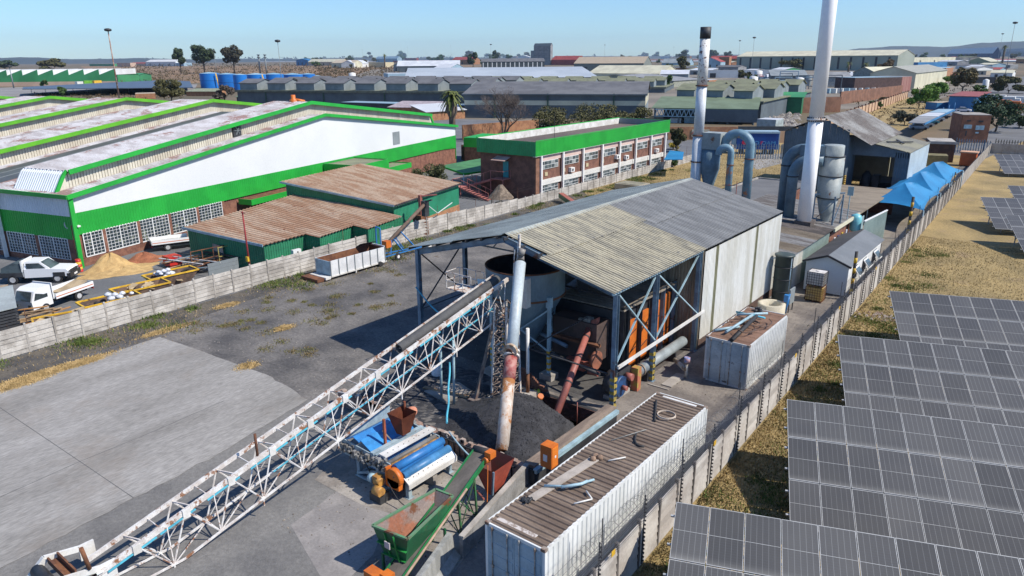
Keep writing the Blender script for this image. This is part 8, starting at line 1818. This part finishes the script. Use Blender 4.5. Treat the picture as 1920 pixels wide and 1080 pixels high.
t = thing('pipe_rack', G(1470,162), 'tangle of grey pipe racks and frames in the process plant', 'pipe rack')
for k in range(16):
    p = G(random.uniform(1430,1550), random.uniform(158,176)); h = random.uniform(3,9); b = MB(); b.beam(p, p + V3((0,0, h)),.35); q = p + V3((random.uniform(4,10), random.uniform(-1,6),0)); b.beam(p + V3((0,0, h)), q + V3((0,0, h)),.35); b.beam(q, q + V3((0,0, h)),.35); part('frame', b, random.choice([m_greyw, m_dgrey, m_pblue]), t)
for i, x in enumerate(range(1476,1690,12)):
    if 1505 < x < 1545: continue
    A = G(x, 176.5 - (x - 1476) * .022); b = MB(); b.box(A.x - 2, A.x + 2, A.y - 1, A.y + 1,0,2.2); o = solo('liquid_container', b, m_wwall if i % 3 else m_lblue, 'caged %s liquid container in the long row on the plant yard' % ('white' if i % 3 else 'pale blue'), 'tank', 'row of liquid containers'); 
# solar parking roof with cars, white tank, blue posts
t = thing('solar_carport', G(1760,225), 'sloping solar carport roof over parked cars left of the brick switch house', 'carport')
for i, (q, m_) in enumerate((([(1703,231),(1733,233),(1757,220),(1722,219)], m_groof),([(1722,218.5),(1758,219.5),(1772,213),(1740,212.5)], m_wroof),([(1741,212),(1773,212.5),(1791,206),(1760,205.5)], m_pblue))):
    b = MB(); b.prism([G(x, y, 3.0) for x, y in q], (0,0,.2)); part('roof_panel', b, m_, t)
b = MB(); b.beam(G(1733,233,3), G(1790,206,3),.2,.4); part('edge', b, m_bluew, t)
for k in range(6): p = G(1733 + 11*k, 237 - 5.2*k); b = MB(); b.tube(p, p + V3((0,0,3)),.1, n=6); part('post', b, m_bluew, t)
bp('far_canopy', 'pale flat canopy roof behind the solar carport', 'canopy', 1755,206,1800,205,199,5, 'flat', wall=m_bluew, rf=m_beige)
def car(x, y, rz, col, label, grp):
    t = thing('parked_car', G(x, y), label, 'car', grp, rz)
    b = MB(); b.prism([(-2.1,-.85,.35),(2.1,-.85,.35),(2.1,-.85,.8),(1.1,-.85,.95),(-1.9,-.85,.98),(-2.1,-.85,.8)], (0,1.7,0)); part('body', b, col, t, local=True)
    b = MB(); b.prism([(1.0,-.75,.95),(.4,-.7,1.45),(-1.1,-.7,1.48),(-1.8,-.75,.98)], (0,1.45,0)); part('cabin', b, m_glass, t, local=True)
    b = MB(); b.prism([(.35,-.68,1.46),(-1.05,-.68,1.49),(-1.05,.7,1.49),(.35,.7,1.46)], (0,0,.04)); part('roof', b, col, t, local=True)
    for xx in (-1.3,1.35):
        for s in (-1,1): b = MB(); b.tube((xx, s * .72,.32),(xx, s * .88,.32),.32, n=12); part('wheel', b, m_black, t, local=True)
    return t
cc = [('silver-blue', (.3,.4,.5)),('white', (.75,.75,.75)),('teal', (.1,.4,.45)),('white', (.7,.7,.72)),('dark', (.06,.07,.09)),('white', (.75,.75,.75))]
for i, (nm, c) in enumerate(cc): car(1722 + 10.5*i, 243 - 5.2*i, radians(20), M('car_' + str(i), c, rough=.3), ['silver-blue car nearest the blue gate under the solar carport', 'white car second from the blue gate under the solar carport', 'teal car third along the solar carport', 'white car fourth along the solar carport', 'dark car fifth along the solar carport', 'white car at the far end of the solar carport'][i], 'cars under the solar carport')
car(1796,219, radians(10), m_carw, 'white utility car outside the solar carport beside the switch house', 'cars by the switch house'); car(1806,210, radians(0), m_carw, 'white car parked behind the brick switch house', 'cars by the switch house'); car(880,325, radians(100), m_carw, 'white car parked under the green sheet carport', 'cars by the office'); car(664,396, radians(80), m_carw, 'pale car parked beyond the taller green store', 'cars by the office')
b = MB(); c = G(1846,169); hs = HT(1846,169,148); b.lathe(c, [(hs * .26,0),(hs * .26, hs * .9),(.2, hs)], 20); solo('white_silo', b, m_wwall, 'white cylindrical silo behind the blue building with the red roof', 'silo')
for i, (x, y) in enumerate(((1838,118),(1849,127),(1860,120),(1866,131),(1876,126),(1836,135),(1880,140),(1893,129),(1828,141),(1872,118))):
    car(x, y, radians(random.choice([0,80,40])), M('car_%d' % (i % 6),(.5,.5,.5)), 'small distant %s car in the busy yard by the road, seen from far off' % cc[i % 6][0], 'cars in the far yard by the road')
for i, (x, y) in enumerate(((1868,195),(1876,206),(1885,199),(1893,209),(1902,198))):
    c = G(x, y); b = MB(); b.box(c.x - 2.5, c.x + 2.5, c.y - 1.3, c.y + 1.3,.9,3.2); b.box(c.x + 2.6, c.x + 4, c.y - 1.2, c.y + 1.2,.6,2.6); b.box(c.x - 2.4, c.x + 3.9, c.y - 1, c.y + 1,.3,.85); solo('tanker_truck', b, m_orange if i % 2 else m_wwall, '%s truck in the crowded yard at the right edge' % ('orange' if i % 2 else 'white'), 'truck', 'trucks in the yard at the right edge')
# masts and poles
def mast(x, yb, yt, label, r=.28, head=True, mat=None):
    c = G(x, yb); h = HT(x, yb, yt); t = thing('light_mast', c, label, 'light mast'); b = MB(); b.tube(c, c + V3((0,0, h)), r, r * .55, n=8); part('mast', b, mat or m_greyw, t)
    if head: b = MB(); b.lathe(c + V3((0,0, h - 1)), [(.3,0),(1.5,.3),(1.6,1.2),(.3,1.5)], 10, True); part('lamp_ring', b, m_dark, t)
mast(224,186,55, 'tall rust streaked light mast behind the factory roofs', .42, True, M('mast_rusty', (.45,.36,.30),(.25,.13,.09),.3,.8, rust=.5))
mast(26,165,124, 'grey lamp mast in front of the sawtooth factory', .5)
for i, (x, yb, yt, lb) in enumerate(((530,172,76, 'tall mast among the blue tanks'),(407,145,95, 'slim orange and white mast by the eucalyptus trees'),(681,120,93, 'thin light mast left of the palm on the horizon'),(765,118,88, 'thin light mast above the grey warehouse'),(921,132,83, 'tall light mast in front of the striped hall'),(846,118,86, 'red and white telecom mast on the horizon'),(958,115,90, 'faint light mast left of the tower'),(1133,122,84, 'thin light mast above the tan roof'),(1125,116,100, 'short dark mast beside the thin one'),(1262,116,88, 'faint light mast left of the black topped chimney'),(1383,130,76, 'thin light mast at the left end of the cream warehouse'),(1408,142,70, 'tall light mast before the cream warehouse'),(1655,105,78, 'faint light mast in front of the hills'),(1868,128,63, 'tall light mast near the road on the right'),(1883,150,42, 'very tall thin mast by the road on the right'))):
    mast(x, yb, yt, lb, .22 if yt < 90 else .3, i != 8)
for i, x in enumerate((488,500)):
    c = G(x, 138); h = HT(x, 138,102); t = thing('distillation_column', c, ['left of two slim plant columns beyond the blue tanks', 'right of two slim plant columns beyond the blue tanks'][i], 'column'); b = MB(); b.tube(c, c + V3((0,0, h)),1.1 - .15*i, n=12); part('column', b, m_greyw, t)
    b = MB(); b.lathe(c + V3((0,0, h * .82)), [(1.2,0),(2.2,.1),(2.2,1.2),(1.2,1.3)], 10, False); b.lathe(c + V3((0,0, h * .95)), [(1.2,0),(2.0,.1),(2.0,1.2)], 10); part('platform', b, m_dgrey, t)
# ---------------------------------------------------------------- trees and bush
def leaves(b, c, rx, rz, n, s, lobes=9, low=.25):
    ls = []
    for _ in range(lobes):
        a = random.uniform(0,2*pi); q = random.random() ** .5 * .72; z = random.uniform(-.6,.75); w = math.sqrt(max(0,1 - z*z)); ls.append((V3((cos(a)*q*w*rx, sin(a)*q*w*rx, z*rz)), random.uniform(.20,.40)))
    for _ in range(n):
        o, k = random.choice(ls); d = V3((random.gauss(0,1), random.gauss(0,1), random.gauss(0,1))).normalized(); m = random.uniform(.65,1.05)
        p = c + o + V3((d.x*rx*k*m, d.y*rx*k*m, d.z*rz*k*m*1.1))
        u = V3((random.gauss(0,1), random.gauss(0,1), random.gauss(0,.6))).normalized()*s*random.uniform(.6,1.3); v = (d + V3((random.gauss(0,.5), random.gauss(0,.5), random.gauss(0,.5)))).cross(u).normalized()*s*random.uniform(.5,1.1)
        b.add([p - u, p + v * .6, p + u, p - v * .6], [(0,1,2,3)])
def trunk_mesh(c, h, r, sp, n=5):
    b = MB(); b.path([c, c + V3((sp * .05,0, h * .5)), c + V3((0, sp * .05, h))], r, 7)
    for k in range(n): a = 2*pi*k/n + random.random(); p = c + V3((0,0, h*random.uniform(.5,.95))); b.tube(p, p + V3((cos(a)*sp, sin(a)*sp, sp*random.uniform(.6,1.1))), r * .5, r * .15, n=5)
    return b
def tree(x, yb, yt, w, mat, label, name='tree', grp=None, trunk=.3, dens=1.0, lobes=9, cat='tree'):
    c = G(x, yb); h = HT(x, yb, yt); d = c.length; r = w/2*d/FPX; hp = (yb - yt); n = int(max(90, min(4500, w*hp*2.1*dens))); s = max(.10,2.1*d/FPX)
    t = thing(name, c, label, cat, grp); zc = h*(trunk + (1 - trunk)/2); b = MB(); leaves(b, c + V3((0,0, zc)), r, h*(1 - trunk)/2, n, s, lobes); part('crown', b, mat, t, kind='stuff')
    part('trunk', trunk_mesh(c, h*(trunk + .15), max(.12, h * .026), r * .5), m_bark, t); return t
tree(340,138,92,22, m_leafd, 'leaning eucalyptus with a small dark crown, left of three above the tanks', 'eucalyptus_tree', trunk=.35, lobes=14)
tree(384,138,83,44, m_leafd, 'tall spreading eucalyptus in the middle of three above the tanks', 'eucalyptus_tree', trunk=.3, dens=.8, lobes=20)
tree(440,138,85,42, M('leaf_brownish', (.07,.065,.035),(.04,.035,.02),1,.8, fine=.35), 'round brownish eucalyptus, right of three above the tanks', 'eucalyptus_tree', trunk=.35, dens=.8, lobes=18)
tree(100,136,108,56, m_leafo, 'broad olive green tree on the left horizon behind the sawtooth roof', trunk=.1); tree(12,132,113,34, m_leafd, 'dark tree at the left edge of the horizon', trunk=.1)
tree(322,190,151,56, m_leafo, 'big round olive tree between the car park and the factory roofs', trunk=.12, lobes=14)
tree(118,182,160,18, m_leaf, 'small green bush tree in front of the dark solar carport', trunk=.15); tree(84,166,151,12, m_leaf, 'small tree before the yellow lorry trailer', trunk=.2)
tree(422,196,152,40, M('grey_bush', (.14,.11,.09),(.08,.065,.05),1,.9, fine=.4), 'leafless grey bush in front of the blue tanks', trunk=.15, dens=.5)
tree(887,126,95,24, m_leafd, 'dense dark tree left of the striped hall', trunk=.1); tree(929,118,95,14, m_leafd, 'small dark tree above the striped hall roof', trunk=.2)
tree(1248,168,140,26, m_leaf, 'rounded green bush beside the olive roof monitors', trunk=.1)
for i, (x, yb, yt, w, m_) in enumerate(((1278,136,106,34, m_leafo),(1255,132,120,22, m_leafd),(1280,112,94,16, m_leafd),(1335,112,93,20, m_leafd),(1364,112,96,16, m_leafd),(1405,106,90,14, m_leafd),(1440,106,82,26, m_leafd),(1465,106,88,12, m_leafd),(1495,104,93,34, m_leafd),(1567,103,90,18, m_leafd))):
    tree(x, yb, yt, w, m_, ['olive tree left of the black topped chimney', 'low dark bush tree near the cream hipped roof', 'dark treetop left of the black topped chimney', 'dark treetop right of the black topped chimney', 'dark treetop above the red roof', 'small treetop near the left end of the cream warehouse', 'spreading dark tree above the cream warehouse', 'small conical tree above the cream warehouse', 'row of dark treetops above the cream warehouse', 'dark treetop right of the tall chimney'][i], trunk=.15)
tree(1480,132,111,44, m_leafo, 'flat topped olive tree before the cream warehouse', trunk=.2); tree(1658,140,112,34, M('leaf_dry', (.16,.10,.045),(.09,.07,.03),1,.9, fine=.35), 'dry brown tree at the end of the cream warehouse', trunk=.15)
tree(1395,148,131,26, m_leafo, 'olive bush in front of the long low pale building', trunk=.1)
tree(1722,203,166,44, m_leafb, 'bright green tree, left of a pair beside the peach wall', trunk=.08, lobes=12); tree(1750,192,154,44, m_leafb, 'bright green tree, right and taller of a pair beside the peach wall', trunk=.08, lobes=12)
tree(1695,235,208,44, M('leaf_grey', (.09,.10,.07),(.05,.055,.04),1,.9, fine=.35), 'sparse grey-green bush left of the solar carport', trunk=.15, dens=.6)
tree(1803,175,120,40, M('leaf_autumn', (.15,.12,.05),(.10,.08,.035),1,.9, fine=.35), 'large dull brown and green tree beyond the bright green pair', trunk=.1, dens=.7, lobes=12)
tree(1866,247,173,82, M('leaf_deep', (.035,.075,.03),(.02,.045,.02),1,.8, fine=.35), 'big dense dark green tree behind the brick switch house', trunk=.08, lobes=18)
tree(1890,175,143,60, m_leafo, 'wide olive bush tree at the right edge', trunk=.05, dens=.7); tree(1910,240,215,40, m_leafd, 'dark bush at the right edge beyond the palisade', trunk=.05)
tree(1030,262,203,104, m_leafo, 'round olive bush tree behind the office roof, left of the clump', trunk=.08, lobes=14); tree(1118,262,193,150, m_leafo, 'broad olive bush tree behind the office roof in the middle of the clump', trunk=.08, lobes=16); tree(1182,252,200,84, m_leafo, 'olive bush tree behind the office roof at the right of the clump', trunk=.08)
tree(812,366,300,88, M('leaf_bushy', (.085,.095,.03),(.05,.055,.02),1.5,.8, fine=.35), 'spreading olive green tree between the taller store and the office', trunk=.2, lobes=16); 
tree(1268,285,240,40, m_leafo, 'dark olive bush between the office end and the first chimney', trunk=.1); tree(1264,312,280,28, m_leaf, 'small green bush at the far end of the office', trunk=.08); tree(1262,280,266,26, M('leaf_yellow', (.45,.33,.03),(.3,.25,.03),1,.8), 'low yellow flowering bush at the office end', trunk=.05, name='yellow_bush', cat='bush')
b = MB(); q = [G(1245,300,2.6), G(1280,300,2.6), G(1282,286,2.8), G(1256,283,2.8)]; b.prism(q, (0,0,.1)); solo('shade_sail', b, m_can, 'small blue shade sail beyond the office end', 'shade sail')
for i in range(120):
    x = random.uniform(560,1920); yb = 120 - x * .0095 + random.random() ** 1.5*14
    if 1385 < x < 1700: yb += 42
    h_ = random.uniform(6,13) + (5 if yb < 116 - x * .0095 + 6 and i % 2 else 0); tree(x, yb, yb - h_, h_*random.uniform(.9,1.6), random.choice([m_leafd, m_leafo, m_leaf]), 'small distant tree among the far roofs ' + ('left of the tower' if x < 1000 else 'between the tower and the chimneys' if x < 1500 else 'on the right'), grp='small trees among the far roofs', trunk=.1, dens=.6, lobes=5)
for i, (x, yb, h_, w) in enumerate(((1640,205,16,26),(1655,196,14,22),(1780,160,18,30),(1838,175,16,26),(1765,176,16,24),(1700,160,12,24),(1885,222,26,34))):
    tree(x, yb, yb - h_, w, [m_leaf, m_leafo, m_leafb][i % 3], 'green or olive bush by the wall and road on the right', grp='bushes along the wall and road on the right', trunk=.06, name='bush_tree')
# palms
def palm(x, yb, yt, w, label, n=46, big=False):
    c = G(x, yb); h = HT(x, yb, yt); r = w/2*c.length/FPX; t = thing('palm_tree', c, label, 'palm tree'); top = c + V3((0,0, h - r * .9)); b = MB(); b.tube(c, top, r * .22, r * .26, n=10); part('trunk', b, m_bark, t)
    if big: b = MB(); b.lathe(c + V3((0,0,(h - r) * .55)), [(r * .25,0),(r * .42,(h - r) * .12),(r * .40,(h - r) * .35),(r * .2,(h - r) * .46)], 12); part('dead_skirt', b, M('palm_skirt', (.20,.15,.11),(.12,.09,.07),2,1, st=(3,3,.3), fine=.3), t)
    b = MB()
    for k in range(n):
        a = random.uniform(0,2*pi); e = random.uniform(-.9,1.3); pts = []; 
        for j in range(6): f = j/5; hh = r*f*cos(e * .7); pts.append(top + V3((cos(a)*hh, sin(a)*hh, r*(sin(e)*f - .75*f*f + .1))))
        s = V3((-sin(a), cos(a),0))*r * .13
        for j in range(5): b.add([pts[j] - s*(1 - j * .15), pts[j] + s*(1 - j * .15), pts[j + 1] + s*(.85 - j * .15) * .9, pts[j + 1] - s*(.85 - j * .15) * .9], [(0,1,2,3)])
    part('fronds', b, M('palm_green', (.13,.15,.03),(.07,.09,.02),1.5,.7, fine=.3), t, kind='stuff')
palm(849,262,157,50, 'tall palm with dead leaf skirt standing at the end of the green factory', 90, True)
palm(722,128,98,9, 'small palm on the horizon above the far row of sheds', 20); palm(1561,132,108,13, 'left of three dark palms before the cream warehouse', 24); palm(1590,136,111,13, 'middle of three dark palms before the cream warehouse', 24); palm(1621,142,112,15, 'right and nearest of three dark palms before the cream warehouse', 26); palm(1879,118,80,12, 'dark palm near the masts on the right', 24)
# bare tree
c = G(943,262); h = HT(943,262,148); t = thing('bare_tree', c, 'large leafless brown tree in front of the dark gabled warehouse', 'tree'); b = MB(); tw2 = MB()
def branch(p, d, l, r, lev):
    q = p + d*l; (b if lev < 3 else tw2).tube(p, q, r, r * .65, n=5 if lev < 3 else 3, caps=False)
    if lev >= 7: return
    for _ in range(3 if lev < 4 else 3):
        v = (d + V3((random.gauss(0,.6), random.gauss(0,.6), random.gauss(.25,.35)))).normalized(); branch(q, v, l*random.uniform(.62,.85), r * .6, lev + 1)
for _ in range(3): branch(c, V3((random.gauss(0,.45), random.gauss(0,.45),1)).normalized(), h * .24, h * .022,0)
part('trunk', b, m_bark, t); part('twigs', tw2, m_twig, t, kind='stuff')
# horizon treeline and scrub as mass
b = MB()
for k in range(1500):
    x = random.uniform(-150,2070); yb = 116 - x * .0095 + random.uniform(-2,4); c = G(x, yb)
    if x > 1385 and x < 1700: continue
    d = c.length; w = random.uniform(3,8)*d/FPX; hh = random.uniform(2.5,6.5 if random.random() < .9 else 11)*d/FPX
    for _ in range(9): 
        p = c + V3((random.gauss(0, w * .5), random.gauss(0, w * .5), random.uniform(.1,1)*hh)); s = 1.4*d/FPX*random.uniform(.6,1.3); a = random.uniform(0, pi); b.add([p + V3((cos(a)*s, sin(a)*s, 0)), p + V3((0,0, s * .8)), p - V3((cos(a)*s, sin(a)*s, 0)), p - V3((0,0, s * .8))], [(0,1,2,3)])
struct('treeline', b, M('far_foliage', (.05,.06,.035),(.09,.08,.05),.01,1), 'stuff', 'dark line of far trees along the horizon')
b = MB()
def scrub(x0, x1, y0, y1, n, hpx):
    for _ in range(n):
        c = G(random.uniform(x0, x1), random.uniform(y0, y1)); d = c.length
        for _ in range(6):
            w = hpx * .7*d/FPX; p = c + V3((random.gauss(0, w * .6), random.gauss(0, w * .6), random.uniform(0,1) ** 1.4*w)); s = .8*d/FPX*random.uniform(.6,1.4); a = random.uniform(0, pi)
            b.add([p + V3((cos(a)*s, sin(a)*s, 0)), p + V3((0,0, s)), p - V3((cos(a)*s, sin(a)*s, 0)), p - V3((0,0, s))], [(0,1,2,3)])
scrub(225,660,122,150,900,5); scrub(590,760,126,146,500,4); scrub(180,400,150,156,120,6); scrub(60,340,176,186,250,4); scrub(1600,1740,185,235,260,4); scrub(1700,1840,160,200,120,4); scrub(1040,1280,246,262,160,4); scrub(870,1010,250,285,120,4)
struct('scrub', b, M('brown_scrub', (.13,.085,.045),(.07,.06,.03),.03,1, fine=.4), 'stuff', 'brown winter scrub on the open ground')
b = MB(); A, B = G(868,262), G(1010,250); F = Frame(A, B - A); F.box(b, 0,(B - A).length, 0,.3,0,3.2); solo('brick_wall', b, m_brick2, 'orange brick wall behind the office roof below the bare tree', 'wall')
# ---------------------------------------------------------------- thin air haze round the whole place
b = MB(); b.box(-13500,13500,-13500,13500,-6,420)
hz_m = bpy.data.materials.new('air_haze'); hz_m.use_nodes = True; nt = hz_m.node_tree; nt.nodes.remove(nt.nodes['Principled BSDF'])
pv = nt.nodes.new('ShaderNodeVolumePrincipled'); pv.inputs['Color'].default_value = (.60,.78,1,1); pv.inputs['Density'].default_value = 3.5e-5; pv.inputs['Anisotropy'].default_value = .2
nt.links.new(pv.outputs[0], nt.nodes['Material Output'].inputs['Volume'])
hz_o = struct('haze', b, hz_m, 'stuff', 'thin blue haze in the air')
